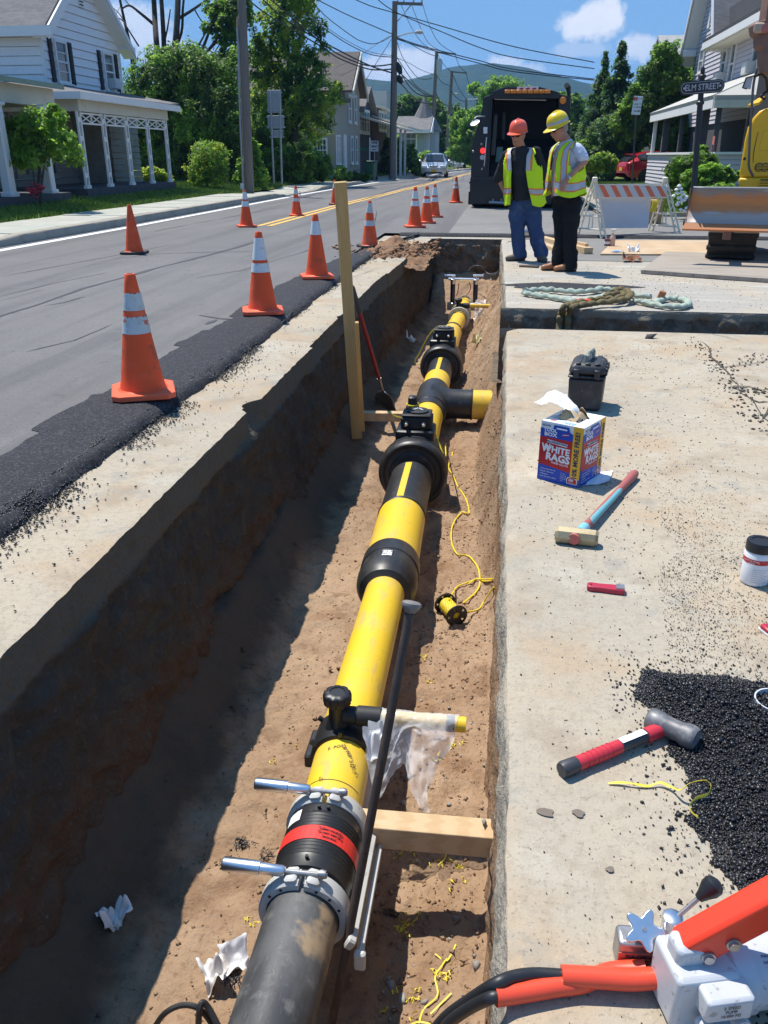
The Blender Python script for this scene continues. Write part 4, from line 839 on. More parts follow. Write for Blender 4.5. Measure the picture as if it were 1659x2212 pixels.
b=MB();b.tube(smooth_path([pY(1099,527,15.2)+Vector((0,0,.015)),pY(1092,540,14.9),pY(1089,560,14.8),pY(1083,578,14.9),pY(1074,588,15.0),pY(1060,592,15.1),pY(1050,588,15.2),pY(1042,577,15.2),pY(1032,574,15.2),pY(1020,576,15.3),pY(1012,585,15.3)],6),.010,8)
b.tube(smooth_path([pY(1110,524,15.4),pY(1100,522,15.4),pY(1090,532,15.0),pY(1087,555,14.9),pY(1080,580,14.9),pY(1068,594,14.9),pY(1045,592,14.6),pY(1036,600,14.4)],6),.010,8)
tag(b.build('grey_cable',m_lead),'grey cable dropping from the slab edge into the far end of the trench','cable')
# TRAFFIC CONES
m_orange=lay('cone orange',(.80,.090,.018),[('noise',5,.5,.75,(.66,.085,.025),.6),('noise',16,.60,.74,(.40,.07,.035),.45),('noise',2.4,.55,.70,(.84,.20,.10),.5),('noise',5,.60,.68,(.30,.075,.045),.6)],rough=.55,spec=.35,vary=40)
m_cbase=lay('cone base orange',(.80,.13,.055),[('noise',10,.5,.75,(.60,.10,.045),.6),('noise',30,.60,.72,(.25,.06,.04),.6)],rough=.6,spec=.3,vary=40)
m_cblack=lay('black rubber base',(.028,.028,.028),[('noise',12,.5,.7,(.07,.06,.055),.6)],rough=.7)
m_collar=lay('white reflective collar',(.66,.68,.67),[('noise',11,.52,.72,(.48,.49,.48),.6),('noise',22,.63,.69,(.45,.14,.08),.85),('noise',40,.60,.68,(.3,.3,.29),.5)],rough=.5,vary=40)
m_collar_w=lay('worn reflective collar',(.52,.55,.54),[('noise',11,.5,.70,(.38,.38,.36),.7),('noise',13,.62,.66,(.60,.11,.04),.95),('noise',30,.66,.7,(.16,.1,.08),.8)],rough=.55)
CONES=[(311,851,1.0,[(.155,.305),(.355,.505)],'largest and nearest orange cone, on the fresh asphalt, with two worn white collars',0,.42,1),(568,675,1.0,[(.075,.36),(.40,.52)],'second nearest orange cone by the trench with a thin orange gap between white collars',0,.30,0),(685,600,1.0,[(.11,.335)],'orange cone with one white collar standing left of the tall stake',0,.35,0),(799,534,.98,[(.04,.27),(.44,.57)],'orange cone with torn upper collar and black base right of the tall stake',1,.5,1),(896,491,1.08,[(.10,.31),(.36,.50)],'leftmost and nearest of the three cones grouped near the trench end',0,.3,0),(921,482,1.05,[(.10,.28),(.36,.48)],'middle cone of the three grouped near the trench end',0,.2,0),(938,469,1.03,[(.10,.36),(.42,.57)],'rightmost and farthest of the three cones grouped near the trench end',0,.25,0),(984,438,1.06,[(.20,.32),(.37,.48)],'farthest orange cone on the parking lane beside the black truck',0,.2,0),(291,548,.97,[],'plain orange cone without collars on a black base near the left kerb',1,.1,0),(533,490,1.0,[(.06,.27),(.32,.48)],'orange cone with white collars standing on the yellow line left of the stake',0,.5,0),(641,466,.95,[(.10,.30),(.42,.55)],'orange cone with a torn white collar near the yellow centre line',0,.35,1),(724,442,.97,[(.16,.36)],'black based orange cone hidden mostly behind the tall stake',1,.1,0)]
for i,(x,y,sc,cols,label,bk,rz,worn)in enumerate(CONES):
 z0=ROADZ+(.018 if i in(0,1,2)else .0)
 t=thing('traffic_cone',label,'traffic cone',pZ(x,y,z0),rz,'orange traffic cones along the road works');t.scale=(sc,)*3
 h,r0,r1=.71,.132,.030
 def rad(f):return r1+(r0-r1)*f
 prof=[(rad(1)+.02,.036),(rad(1)+.004,.046)]+[(rad(1-k/14),.046+(h-.05)*k/14)for k in range(1,15)]+[(r1*.9,h),(r1*.62,h+.001),(r1*.6,h-.04)]
 MB().lathe(prof,32).build('cone_body',m_orange,t)
 b=MB();q=.185;c_=.045
 oc=[(-q+c_,-q),(q-c_,-q),(q,-q+c_),(q,q-c_),(q-c_,q),(-q+c_,q),(-q,q-c_),(-q,-q+c_)]
 b.prism(oc,.034,Matrix.Translation((0,0,.004)));b.build('cone_base',m_cblack if bk else m_cbase,t,bevel=.006)
 for(a,c)in cols:
  n=40;tops=[]
  g_=np.random.RandomState(i*7+int(a*100));jag=(g_.uniform(0,.012,n)*(g_.rand(n)<.5))if worn else np.zeros(n)
  vs=[]
  for k in range(5):
   f=c+(a-c)*k/4;z=h-(h-.05)*f
   for j in range(n):
    zz=z-(jag[j]if k==4 else 0);ff=(h-zz)/(h-.05);rr=rad(ff)+.0025;an=2*math.pi*j/n;vs.append((rr*math.cos(an),rr*math.sin(an),zz))
  MB().add(vs,[(k*n+j,k*n+(j+1)%n,(k+1)*n+(j+1)%n,(k+1)*n+j)for k in range(4)for j in range(n)]).build('collar',m_collar_w if worn else m_collar,t)
 if worn and i in(3,10):
  U,V_=np.meshgrid(np.linspace(0,1,8),np.linspace(0,1,10));rr=.085+.03*U+.01*np.sin(V_*5);X=rr*np.cos(-.3+.5*U);Y_=rr*np.sin(-.3+.5*U)-.02;Z=.60-.2*V_-.03*U
  np_grid('torn_flap',X,Y_,Z,m_collar_w,t)
  # TOOLS AND MATERIALS ON THE RIGHT SLAB
def fm(o,M4):o.matrix_world=M4;return o
m_blue=lay('box blue print',(.012,.065,.42),rough=.5);m_bred=lay('box red print',(.50,.018,.022),rough=.5);m_byel=lay('box yellow print',(.82,.44,.02),rough=.5)
m_bwhite=lay('box white card',(.80,.80,.79),rough=.55);m_card=lay('brown card',(.50,.36,.20),rough=.9);m_navyp=lay('navy print',(.012,.02,.10),rough=.5);m_lblue=lay('light blue print',(.25,.45,.75),rough=.5)
a,c=pZ(1160.5,1033),pZ(1249,1054.5);d=(c-a);W_=d.length;yaw=math.atan2(d.y,d.x);D_,H_=.235,.285
ctr=(a+c)/2+Vector((-math.sin(yaw),math.cos(yaw),0))*D_/2
bx=thing('rag_box','blue and red cardboard box of white paper rags standing on the slab','rag box',ctr,yaw)
b=MB();w,dd,t=W_/2,D_/2,.003
b.quad((-w,-dd,0),(w,-dd,0),(w,-dd,H_),(-w,-dd,H_));b.quad((w,-dd,0),(w,dd,0),(w,dd,H_),(w,-dd,H_));b.quad((w,dd,0),(-w,dd,0),(-w,dd,H_),(w,dd,H_));b.quad((-w,dd,0),(-w,-dd,0),(-w,-dd,H_),(-w,dd,H_));b.quad((-w,-dd,.001),(-w,dd,.001),(w,dd,.001),(w,-dd,.001))
o=b.build('carton',m_bwhite,bx,smooth=0);s_=o.modifiers.new('t','SOLIDIFY');s_.thickness=.003
top_=MB();hw,hd=.052,.055
for q in[((-w,-dd),(w,-dd),(w,-hd),(-w,-hd)),((-w,hd),(w,hd),(w,dd),(-w,dd)),((-w,-hd),(-hw,-hd),(-hw,hd),(-w,hd)),((hw,-hd),(w,-hd),(w,hd),(hw,hd))]:top_.quad(*[(x,y,H_-.0005)for x,y in q])
top_.build('carton_top',m_bwhite,bx,smooth=0)
def flap(name,mat,pts,up):
 U,V_=np.meshgrid(np.linspace(0,1,8),np.linspace(0,1,8));p0,p1,ext=[np.array(p)for p in pts]
 P=p0+U[...,None]*(p1-p0)+V_[...,None]*ext;P[...,2]+=up*np.sin(V_*1.8)*(.6+.4*np.sin(U*5))+.004*np.sin(U*11);return np_grid(name,P[...,0],P[...,1],P[...,2],mat,bx)
flap('torn_flap',m_card,((-hw,-hd,H_),(hw*.6,-hd,H_),(0,.055,.01)),.035);flap('torn_flap',m_card,((0,hd,H_),(hw,hd,H_),(.01,-.03,.0)),.05);flap('torn_flap',m_card,((hw,-.01,H_),(hw,hd,H_),(-.03,.0,.005)),.03);flap('torn_flap',m_bwhite,((-w*.9,-hd,H_),(-hw,-.01,H_),(.035,.0,.0)),.03)
def panel(face,pts,mat,name,lift=.0034):
 """a flat print on a face: 'f' front or 'r' right; pts are (u,v) in metres from the lower left corner"""
 b=MB()
 vs=[(-w+u,-dd-lift,v)if face=='f' else(w+lift,-dd+u,v)for u,v in pts];b.add(vs,[tuple(range(len(vs)))]);return b.build(name,mat,bx,smooth=0)
def label_text(face,s,u,v,size,mat,sx=1.0,rot=0,bold=0,shear=0,lift=.005,align='CENTER'):
 if face=='f':return text_mesh('lettering',s,size,mat,bx,(-w+u,-dd-lift,v),(R(90),-rot,0),sx=sx,bold=bold,shear=shear,align=align,depth=.0002)
 return text_mesh('lettering',s,size,mat,bx,(w+lift,-dd+u,v),(R(90),-rot,R(90)),sx=sx,bold=bold,shear=shear,align=align,depth=.0002)
for f,FW in(('f',W_),('r',D_)):
 k=FW;yl=.78
 panel(f,[(0,0),(k,0),(k,.068),(k*yl,.062),(0,.08)],m_blue,'blue_print');panel(f,[(0,.080),(k*yl,.0625),(k*yl,.215),(0,.215)],m_bred,'red_print',.0037)
 panel(f,[(0,.213),(k*yl,.213),(k*yl,.245),(k*.70,.252),(k*.67,.275),(k*.32,.275),(k*.29,.252),(0,.252)],m_blue,'blue_print',.0040)
 panel(f,[(k*yl,.040),(k*.9,.026),(k*(1 if f=='f' else .97),.040),(k*(1 if f=='f' else .97),H_),(k*yl,H_)],m_byel,'yellow_print',.0043)
 panel(f,[(k*.38,.258),(k*.63,.258),(k*.63,.265),(k*.38,.265)],m_bwhite,'white_print',.0046)
 panel(f,[(k*.17,.188),(k*.66,.181),(k*.67,.196),(k*.18,.203)],m_bwhite,'white_print',.0046)
 ul=.04*0
 label_text(f,'PROFESSIONAL',k*.42,.192,.0135,m_navyp,sx=k/W_*1.12,bold=.0004,lift=.0054,rot=-.03)
 label_text(f,'WHITE',k*.405,.158,.043,m_bwhite,sx=k/W_*1.02,bold=.0016,lift=.005,rot=-.03);label_text(f,'W',k*.165,.160,.055,m_bwhite,sx=k/W_*.72,bold=.0016,lift=.0052)
 label_text(f,'RAGS',k*.46,.120,.048,m_bwhite,sx=k/W_*1.02,bold=.0020,lift=.005,rot=-.03);label_text(f,'PAPER CLOTH',k*.52,.094,.0125,m_bwhite,sx=k/W_*1.05,bold=.0003,rot=-.05)
 label_text(f,'TOOL',k*.24,.247,.022,m_bwhite,sx=k/W_*1.1,bold=.0008,lift=.0052);label_text(f,'BOX',k*.25,.227,.024,m_bwhite,sx=k/W_*1.25,bold=.0010,lift=.0052)
 label_text(f,'SELLARS',k*.14,.268,.011,m_navyp,sx=k/W_*1.05,bold=.0003)
 for q in range(3):panel(f,[(k*(.52+.01*q),.228+.006*q),(k*.68,.234+.005*q),(k*.68,.2365+.005*q),(k*(.52+.01*q),.231+.006*q)],m_bred if q!=1 else m_bwhite,'flag_print',.0050)
 label_text(f,'10% MORE FREE!',k*.89,.150,.031,m_navyp,sx=1.0,rot=R(-90)*-1,bold=.0009,lift=.0052)
 for q,s in enumerate(('• Functions Every Way You','• Reusable y Absorbente','• Multipurpose','• Suave, Para Manos y Madera')):label_text(f,s,k*.05,.059-.0125*q,.0085,m_bwhite,sx=k/W_*.85,align='LEFT',shear=.2)
 for q,s in enumerate(('9 x 12 IN','22 x 30 CM','SHEETS 220','HOJAS 220','1 PLY')):label_text(f,s,k*.56,.054-.009*q,.006,m_bwhite,sx=k/W_,align='LEFT')
 panel(f,[(k*.72,.012),(k*.96,.012),(k*.97,.035),(k*.9,.044),(k*.74,.044),(k*.71,.033)],m_bwhite,'badge',.0050);panel(f,[(k*.735,.0145),(k*.945,.0145),(k*.952,.034),(k*.89,.0415),(k*.75,.0415),(k*.728,.032)],m_bred,'badge',.0054)
 label_text(f,'220',k*.82,.031,.014,m_bwhite,sx=k/W_*1.1,bold=.0006,lift=.0062);label_text(f,'TOALLAS',k*.83,.019,.006,m_bwhite,sx=k/W_,lift=.0062)
for s,u,v,z_,mt in(('WHITE',.02,-.087,.022,m_lblue),('RAGS',.03,-.103,.02,m_lblue),('220',-.06,-.088,.018,m_bred)):text_mesh('lettering',s,z_,mt,bx,(u,v,H_+.0016),(0,0,0),depth=.0002,bold=.0005)
M=bx.matrix_basis.copy()
def inbox(x,y,z):return Matrix.Translation(ctr)@Matrix.Rotation(yaw,4,'Z')@Vector((x,y,z))
U,V_=np.meshgrid(np.linspace(0,1,24),np.linspace(0,1,20));rg=np.random.RandomState(2)
lx=.03-U*.20;ly=(V_-.5)*(.07+.15*U)+.01;lz=H_+.012+.075*np.sin(np.clip(U,0,1)*2.0)+.055*(V_-.4)*U+.012*np.cos(V_*9)*(1-U)+.018*fbm(U*4,V_*3,s=101)+.004*fbm(U*14,V_*12,s=102)-.03*np.clip(1-U*6,0,1)-.03*U*V_
P=np.array([tuple(inbox(x,y,z))for x,y,z in zip(lx.ravel(),ly.ravel(),lz.ravel())]).reshape(20,24,3)
tag(np_grid('paper_rag',P[...,0],P[...,1],P[...,2],m_paper),'clean white paper rag pulled half out of the cardboard rag box','paper')
U,V_=np.meshgrid(np.linspace(0,1,14),np.linspace(0,1,14));p0,p1,p2=pZ(1250,1050),pZ(1262,1022),pZ(1310,1018)
P=np.array(p0)+U[...,None]*np.array(p2-p1)*1.0+V_[...,None]*np.array(p1-p0);Zp=.003+.006*np.abs(fbm(U*3,V_*3,s=103))+.02*np.clip(U+(1-V_)-1.5,0,1)
tag(np_grid('paper_sheet',P[...,0]+.03,P[...,1],Zp,m_paper),'flat white paper lying in the shadow of the rag box','paper')
m_case=lay('black case',(.030,.031,.034),[('noise',7,.45,.7,(.085,.083,.082),.7),('noise',30,.58,.72,(.16,.15,.14),.5)],rough=.5,spec=.4,bump=[('noise',120,.15,.002)])
cc=pZ(1268,889);cs=thing('tool_case','dusty black plastic tool case with a grey handle behind the rag box','tool case',(cc.x+.0,cc.y+.13,0),R(-10))
MB().box((0,0,.10),(.192,.25,.20),ch=.016,taper=1.06).build('case_body',m_case,cs,bevel=.004)
MB().box((0,0,.205),(.215,.275,.014),ch=.005).build('rim',m_case,cs);b=MB();b.box((0,0,.247),(.212,.272,.070),ch=.02,taper=.94)
lid=b.build('lid',m_case,cs,bevel=.005)
for sx in(-.055,0,.055):MB().box((sx,0,.2815),(.030,.235,.009),ch=.003).build('lid_rib',m_case,lid)
for sx in(-.06,.06):MB().box((sx,-.139,.225),(.032,.012,.055),ch=.004).build('latch',m_case,cs)
for sy in(-.08,.0,.08):MB().box((.108,sy,.235),(.014,.03,.045),ch=.004).build('hinge_rib',m_case,cs)
m_hand=lay('grey green handle',(.30,.33,.27),rough=.6)
h=MB();h.tube([(-.012,-.05,.285),(-.012,-.055,.318),(-.005,-.05,.328),(.01,.045,.330),(.016,.05,.32),(.016,.05,.286)],.011,8,flat=1.6);h.build('handle',m_hand,cs)
m_teal=lay('worn handle',(.36,.10,.085),[('noise',22,.55,.72,(.28,.13,.10),.6)],rough=.6);m_teal3=lay('teal wear',(.13,.37,.40),[('noise',20,.55,.72,(.25,.25,.22),.5)],rough=.6)
m_tan=lay('yellowed steel head',(.42,.35,.21),[('noise',18,.45,.68,(.27,.21,.12),.7),('noise',60,.6,.7,(.16,.13,.09),.6)],rough=.55,metal=.35)
h0,h1=pZ(1203,1153,.033),pZ(1289,1163,.033);hc=(h0+h1)/2
sh=thing('sledgehammer','long sledgehammer with a teal and red handle and yellowed head on the slab','sledgehammer',hc);e=(h1-h0)
b=MB();L_=.165;u=e.normalized();b.tube([u*(-L_/2),u*(-L_/2+.012),u*(L_/2-.012),u*(L_/2)],[.026,.034,.034,.026],8);b.build('head',m_tan,sh,smooth=25)
he=pZ(1372,1022,.022)-hc;hd_=he.normalized();b=MB();b.tube([hd_*.0,hd_*.05,he*.22,he*.45,he*.72,he*.86,he*.97,he],[.02,.020,.016,.017,.016,.020,.022,.017],14);b.build('handle',m_teal,sh);sd_=Vector((hd_.y,-hd_.x,0)).normalized()*.0052+Vector((0,0,.0035));MB().tube([he*.14+sd_,he*.2+sd_,he*.45+sd_,he*.66+sd_,he*.72+sd_],[.006,.0150,.0140,.0135,.005],12).build('teal_patch',m_teal3,sh)
MB().tube([hd_*.038,hd_*.10],.0215,14).build('collar',lay('pale blue paint',(.22,.50,.58),rough=.5),sh);tz=-hd_;MB().tube([Vector((0,0,.0))+tz*.028,tz*.037],[.024,.022],14).build('eye_paint',lay('red eye paint',(.55,.12,.10),[('noise',40,.5,.6,(.32,.22,.13),.8)],rough=.6),sh)
a,c=pZ(1268,1266,.012),pZ(1351,1275,.012);sc=thing('scraper','small red scraper with a grey blade lying on the slab','scraper',a,math.atan2(c.y-a.y,c.x-a.x));L_=(c-a).length
m_scr=lay('red scraper plastic',(.42,.02,.045),rough=.4)
b=MB();pr=[(0,.014),(.01,.019),(L_*.35,.017),(L_*.62,.02),(L_*.98,.021)];b.prism([(x,-y)for x,y in pr]+[(x,y)for x,y in reversed(pr)],.020,Matrix.Translation((0,0,-.011)));b.build('body',m_scr,sc,bevel=.004)
MB().box((L_*.86,0,.011),(L_*.22,.030,.006)).build('blade',m_steel,sc);MB().cyl((.013,0,-.011),(.013,0,.0105),.004,n=10).build('hang_hole',m_ink,sc)
m_hred=lay('red grip',(.55,.030,.045),[('noise',20,.5,.7,(.42,.05,.05),.5)],rough=.45);m_hblk=lay('charcoal grip',(.045,.045,.05),rough=.5)
m_hhead=lay('worn grey hammer head',(.13,.13,.135),[('noise',24,.46,.62,(.30,.29,.28),.7),('noise',9,.52,.64,(.075,.075,.08),.7),('noise',70,.58,.7,(.10,.10,.1),.6)],rough=.5,metal=.25)
a,c=pZ(1212,1664,.022),pZ(1436,1572,.026);hm=thing('club_hammer','short red and black club hammer with a grey head beside the asphalt heap','hammer',a);v=c-a
def cut(t):return v*t
MB().tube([cut(0),cut(.02),cut(.13),cut(.15)],[.018,.021,.020,.018],16).build('end_cap',m_hblk,hm)
MB().tube([cut(.14),cut(.2),cut(.40),cut(.545)],[.0195,.018,.0185,.0175],16).build('grip',m_hred,hm)
for k in range(6):MB().tube([cut(.22+.045*k),cut(.228+.045*k)],.0195,14).build('grip_ridge',m_hred,hm)
MB().tube([cut(.54),cut(.84)],.0165,16).build('shaft',m_hblk,hm);MB().tube([cut(.80),cut(1.0)],.0195,16).build('neck',m_hred,hm)
n_=Vector((0,0,1));sd=v.normalized().cross(n_)
q0=cut(.55)+n_*.0168;q1=cut(.79)+n_*.0168;MB().quad(q0+sd*.010,q1+sd*.010,q1-sd*.010,q0-sd*.010).build('sticker',m_label,hm,smooth=0)
hx0,hx1=pZ(1413,1556,.034),pZ(1492,1592,.034);cx_=(hx0+hx1)/2-a;u=(hx1-hx0).normalized();b=MB();b.tube([cx_+u*t for t in(-.066,-.058,-.032,-.022,.022,.034,.058,.066)],[.026,.031,.031,.027,.027,.032,.032,.027],16);b.build('head',m_hhead,hm)
m_jar=lay('white plastic jar',(.78,.78,.78),rough=.35,spec=.5);m_jred=lay('red jar print',(.50,.022,.03),rough=.4)
p=pZ(1627,1256);jr=thing('wipes_jar','white jar of wipes with a black lid and red stripe at the right','jar',p)
MB().lathe([(.041,0),(.046,.004),(.0475,.01),(.0475,.118),(.044,.124),(.042,.128)],40).build('jar_body',m_jar,jr)
b=MB();n=48;prof=[(.045,.126),(.0475,.128),(.0475,.158),(.045,.163),(.032,.163),(.031,.160),(.0,.160)]
vs=[(r_*(1-(.012 if j%2 and r_>.046 else 0))*math.cos(2*math.pi*j/n),r_*(1-(.012 if j%2 and r_>.046 else 0))*math.sin(2*math.pi*j/n),z)for r_,z in prof for j in range(n)]
b.add(vs,[(i*n+j,i*n+(j+1)%n,(i+1)*n+(j+1)%n,(i+1)*n+j)for i in range(len(prof)-1)for j in range(n)]);b.build('lid',m_black,jr)
def jarc(z0,z1,a0,a1,mat,name,r=.0482,dz=0):
 b=MB();k=24
 for i in range(k):
  q=[(a0+(a1-a0)*(i+s)/k)for s in(0,1)];b.add([(r*math.cos(R(q[0])),r*math.sin(R(q[0])),z0+dz*i/k),(r*math.cos(R(q[1])),r*math.sin(R(q[1])),z0+dz*(i+1)/k),(r*math.cos(R(q[1])),r*math.sin(R(q[1])),z1+dz*(i+1)/k),(r*math.cos(R(q[0])),r*math.sin(R(q[0])),z1+dz*i/k)],[(0,1,2,3)])
 return b.build(name,mat,jr)
jarc(.086,.104,-205,20,m_jred,'red_stripe')
for q in range(7):jarc(.066-.008*q,.068-.008*q,-120,-55-9*(q%3),lay('grey print',(.45,.45,.46),rough=.5)if q==0 else bpy.data.materials['grey print'],'fine_print',.0479)
for q,s in enumerate(('HIGH ALCOHOL','WIPES')):text_mesh('lettering',s,.0075,m_bwhite,jr,(.0488*math.cos(R(-128)),.0488*math.sin(R(-128)),.0985-.008*q),(R(90),0,R(-38)),depth=.0002)
p=pZ(1672,1535);pl=MB();pl.lathe([(.052,0),(.056,0),(.056,.035),(.052,.035),(.052,0)],40,p,caps=False);pl.lathe([(.052,.003),(.0,.004)],40,p,caps=False);tag(pl.build('plastic_ring',lay('grey plastic',(.55,.57,.59),rough=.4)),'pale grey round plastic ring on the asphalt heap at the right edge','plastic ring')
p=pZ(1664,1366);tn=thing('red_pouch','flat red pouch with a white edge at the right edge of the slab','pouch',p,.4);MB().box((.02,0,.014),(.09,.05,.016),ch=.004).build('pouch',m_scr,tn,bevel=.003);MB().box((.02,0,.004),(.094,.054,.006)).build('white_edge',m_label,tn)
b=MB();P=[pZ(x,y,z)for x,y,z in[(1314,1692,.004),(1340,1690,.008),(1370,1693,.01),(1400,1698,.006),(1425,1690,.012),(1450,1700,.012),(1470,1706,.03),(1490,1692,.05),(1515,1686,.055),(1530,1688,.055),(1536,1700,.05),(1528,1716,.055),(1505,1724,.05),(1490,1740,.05),(1495,1755,.055),(1508,1765,.06)]]
SP=smooth_path(P,5);b.tube(SP,[.0024+.0022*abs(math.sin(i*.35))for i in range(len(SP))],5,flat=.25);tag(b.build('plastic_ribbon',m_shav),'thin curled yellow plastic ribbon lying across the slab and asphalt heap','plastic ribbon')
m_damp=lay('damp spot',(.16,.13,.10),[('noise',60,.5,.7,(.24,.2,.16),.5)],rough=.85)
for x,y,r_ in((1180,1755,.019),(1250,1757,.014),(1318,1878,.009)):
 p=pZ(x,y,.0035);MB().add([(p.x+r_*(1+.25*math.sin(3*a+x))*math.cos(a),p.y+r_*.8*(1+.2*math.sin(2*a+y))*math.sin(a),p.z+.001)for a in np.linspace(0,6.28,20,endpoint=False)],[tuple(range(20))]).build('damp_spot',m_damp,smooth=0)['kind']='structure'
 # HYDRAULIC HAND PUMP, bottom right
m_pw=lay('pump white enamel',(.50,.515,.53),[('noise',14,.5,.72,(.42,.42,.42),.6),('noise',40,.60,.68,(.22,.20,.18),.7)],rough=.38,spec=.5);m_lever=lay('pump lever orange',(.80,.050,.016),[('noise',30,.66,.74,(.55,.09,.05),.5)],rough=.42,spec=.5)
m_hose=lay('orange hose sleeve',(.76,.075,.03),[('noise',4,.5,.7,(.62,.055,.035),.6)],rough=.35,spec=.5)
hp=thing('hand_pump','white hydraulic hand pump with an orange lever and star knob at the lower right','hand pump',pZ(1510,2150))
O=hp.location.copy()
def L(x,y,z=0):return pZ(x,y,z)-O
ax0=L(1560,2105,.066);ax1=L(1700,2088,.066);d=(ax1-ax0).normalized();side=Vector((-d.y,d.x,0))
MB().tube([ax0-d*.01,ax0,ax0+d*.02,ax0+d*.021,ax0+d*.50],[.055,.066,.066,.061,.061],36).build('reservoir',m_pw,hp)
MB().tube([ax0+d*.02,ax0+d*.035],.066,36).build('flange',m_pw,hp)
b=MB();rot=Matrix((d,side,(0,0,1))).transposed()
b.box(ax0-d*.055+Vector((0,0,.0)),(.115,.10,.120),rot,ch=.007);pb_=b.build('pump_head',m_pw,hp,bevel=.005)
MB().box(ax0-d*.035-side*.062+Vector((0,0,.028)),(.085,.05,.05),rot,ch=.005).build('valve_housing',m_pw,hp,bevel=.004)
MB().box(ax0-d*.075+side*.005+Vector((0,0,.070)),(.055,.05,.05),rot,ch=.008).build('valve_block',m_pw,hp,bevel=.004)
for s in(-1,1):
 c0=ax0-d*(.035+.030*s)-side*.064+Vector((0,0,-.018));lg=MB().tube([c0,c0-side*.022],.015,18).build('port_plug',m_pw,hp);MB().tube([c0-side*.022,c0-side*.0235],.0105,16).build('red_ring',m_jred,lg);MB().tube([c0-side*.0235,c0-side*.0245],.005,12).build('port_hole',m_ink,lg)
b=MB();b.box(ax0-d*.03-side*.055+Vector((0,0,-.058)),(.13,.075,.010),rot,ch=.004);b.build('foot',m_pw,hp,bevel=.003)
for q,s in enumerate(('2 SPEED','PUMP','10,000 PSI')):
 text_mesh('lettering',s,.0085,m_ink,hp,ax0-d*.035-side*.0885+Vector((0,0,.040-.010*q)),(R(90),0,math.atan2(d.y,d.x)),depth=.0002)
for q,s in enumerate(('MADE FOR','HAND USE','RELEASE')):text_mesh('lettering',s,.0075,m_navyp,hp,ax0+d*(.07)-side*(.018+.01*q)+Vector((0,0,.0595-.003*q)),(R(14),0,math.atan2(d.y,d.x)),depth=.0002)
l0=L(1474,2050,.128);l1=Vector((0,0,CAM_H))+ray(1700,1928).normalized()*1.66-O;l1=l0+(l1-l0)*1.9;ld=(l1-l0).normalized();lside=Vector((0,0,1)).cross(ld).normalized();lup=ld.cross(lside);rotl=Matrix((ld,lside,lup)).transposed();Ln=(l1-l0).length
lv=MB();lv.box(l0+ld*Ln*.5,(Ln,.052,.060),rotl,ch=.006);lev=lv.build('lever',m_lever,hp,bevel=.005)
for k in(.035,.085):c0=l0+ld*k-lside*.026-lup*.012;MB().tube([c0,c0-lside*.004,c0-lside*.0042,c0-lside*.009],[.0125,.0125,.009,.0085],6 if 0 else 14).build('bolt',m_steel,lev)
k0=L(1452,1990,.115);MB().lathe([(.018,-.03),(.018,.012),(.015,.014)],24,k0).build('chrome_collar',m_chrome,hp)
ke=pY(1512,1938,k0.y+O.y+.02)-O;kd=(ke-k0).normalized();MB().tube([k0,ke],.0045,10).build('rod',m_steel,hp);MB().tube([ke-kd*.004,ke+kd*.006,ke+kd*.022,ke+kd*.034,ke+kd*.042,ke+kd*.046],[.008,.011,.0185,.0195,.014,.004],24).build('knob',m_black,hp)
cv=L(1372,2085,.0);MB().box(cv+Vector((0,.012,.034)),(.078,.045,.068),(0,0,.06),ch=.005).build('check_valve',m_steel,hp,bevel=.003)
MB().box(cv+Vector((.0,-.0115,.028)),(.074,.002,.034),(0,0,.06)).build('red_plate',lay('red plate',(.50,.12,.08),rough=.5),hp)
for q,s in enumerate(('POSI-CHECK','Load Lowering Valve','OPEN')):text_mesh('lettering',s,.0085 if q==0 else .0055,m_ink,hp,cv+Vector((0,-.0135,.038-.009*q)),(R(90),0,.06),depth=.0002,bold=.0002 if q==0 else 0)
sk=cv+Vector((.004,.0,.092));nrm=Vector((-.05,-.55,.83)).normalized();q4=nrm.to_track_quat('Z','Y').to_matrix().to_4x4();poly=[]
for j in range(60):a_=2*math.pi*j/60+.9;f=.5+.5*math.cos(5*a_);poly.append(((.021+.017*f**1.3)*math.cos(a_),(.021+.017*f**1.3)*math.sin(a_)))
MB().prism(poly,.013,Matrix.Translation(sk)@q4).build('star_knob',m_chrome,hp,bevel=.004);MB().lathe([(.005,0),(.004,.015)],12,sk,nrm).build('knob_bolt',m_steel,hp);MB().lathe([(.009,-.05),(.009,0)],14,sk,nrm).build('stem',m_steel,hp)
MB().tube([L(1436,2112,.035),L(1450,2106,.04),L(1470,2100,.045)],.013,14).build('hose_fitting',m_chrome,hp);MB().tube([L(1405,2095,.03),L(1440,2088,.035)],.010,12).build('pipe_nipple',m_steel,hp)
hs=thing('hydraulic_hose','black hydraulic hose in an orange sleeve joined to the white hand pump','hose',pZ(1330,2110));O2=hs.location.copy()
def L2(x,y,z):return pZ(x,y,z)-O2
MB().tube(smooth_path([L2(1213,2108,.034),L2(1290,2112,.034),L2(1360,2116,.034),L2(1410,2113,.037),L2(1436,2110,.04)],5),[.019]*20+[.0195],18).build('sleeve',m_hose,hs)
MB().tube(smooth_path([L2(1225,2108,.03),L2(1160,2104,.034),L2(1110,2110,.040),L2(1066,2128,.036),pZ(1015,2160,-.05)-O2,pZ(960,2200,-.18)-O2,pZ(920,2250,-.3)-O2],6),.0115,14).build('rubber_hose',m_cab,hs)
hs=thing('hydraulic_hose','second hose, its faded orange sleeve passing below the first on the slab edge','hose',pZ(1180,2135));O2=hs.location.copy()
MB().tube(smooth_path([L2(1070,2152,.025),L2(1130,2143,.022),L2(1200,2131,.021),L2(1260,2122,.021),L2(1320,2100,.02),L2(1395,2096,.03)],5),.018,18).build('sleeve',m_hose,hs)
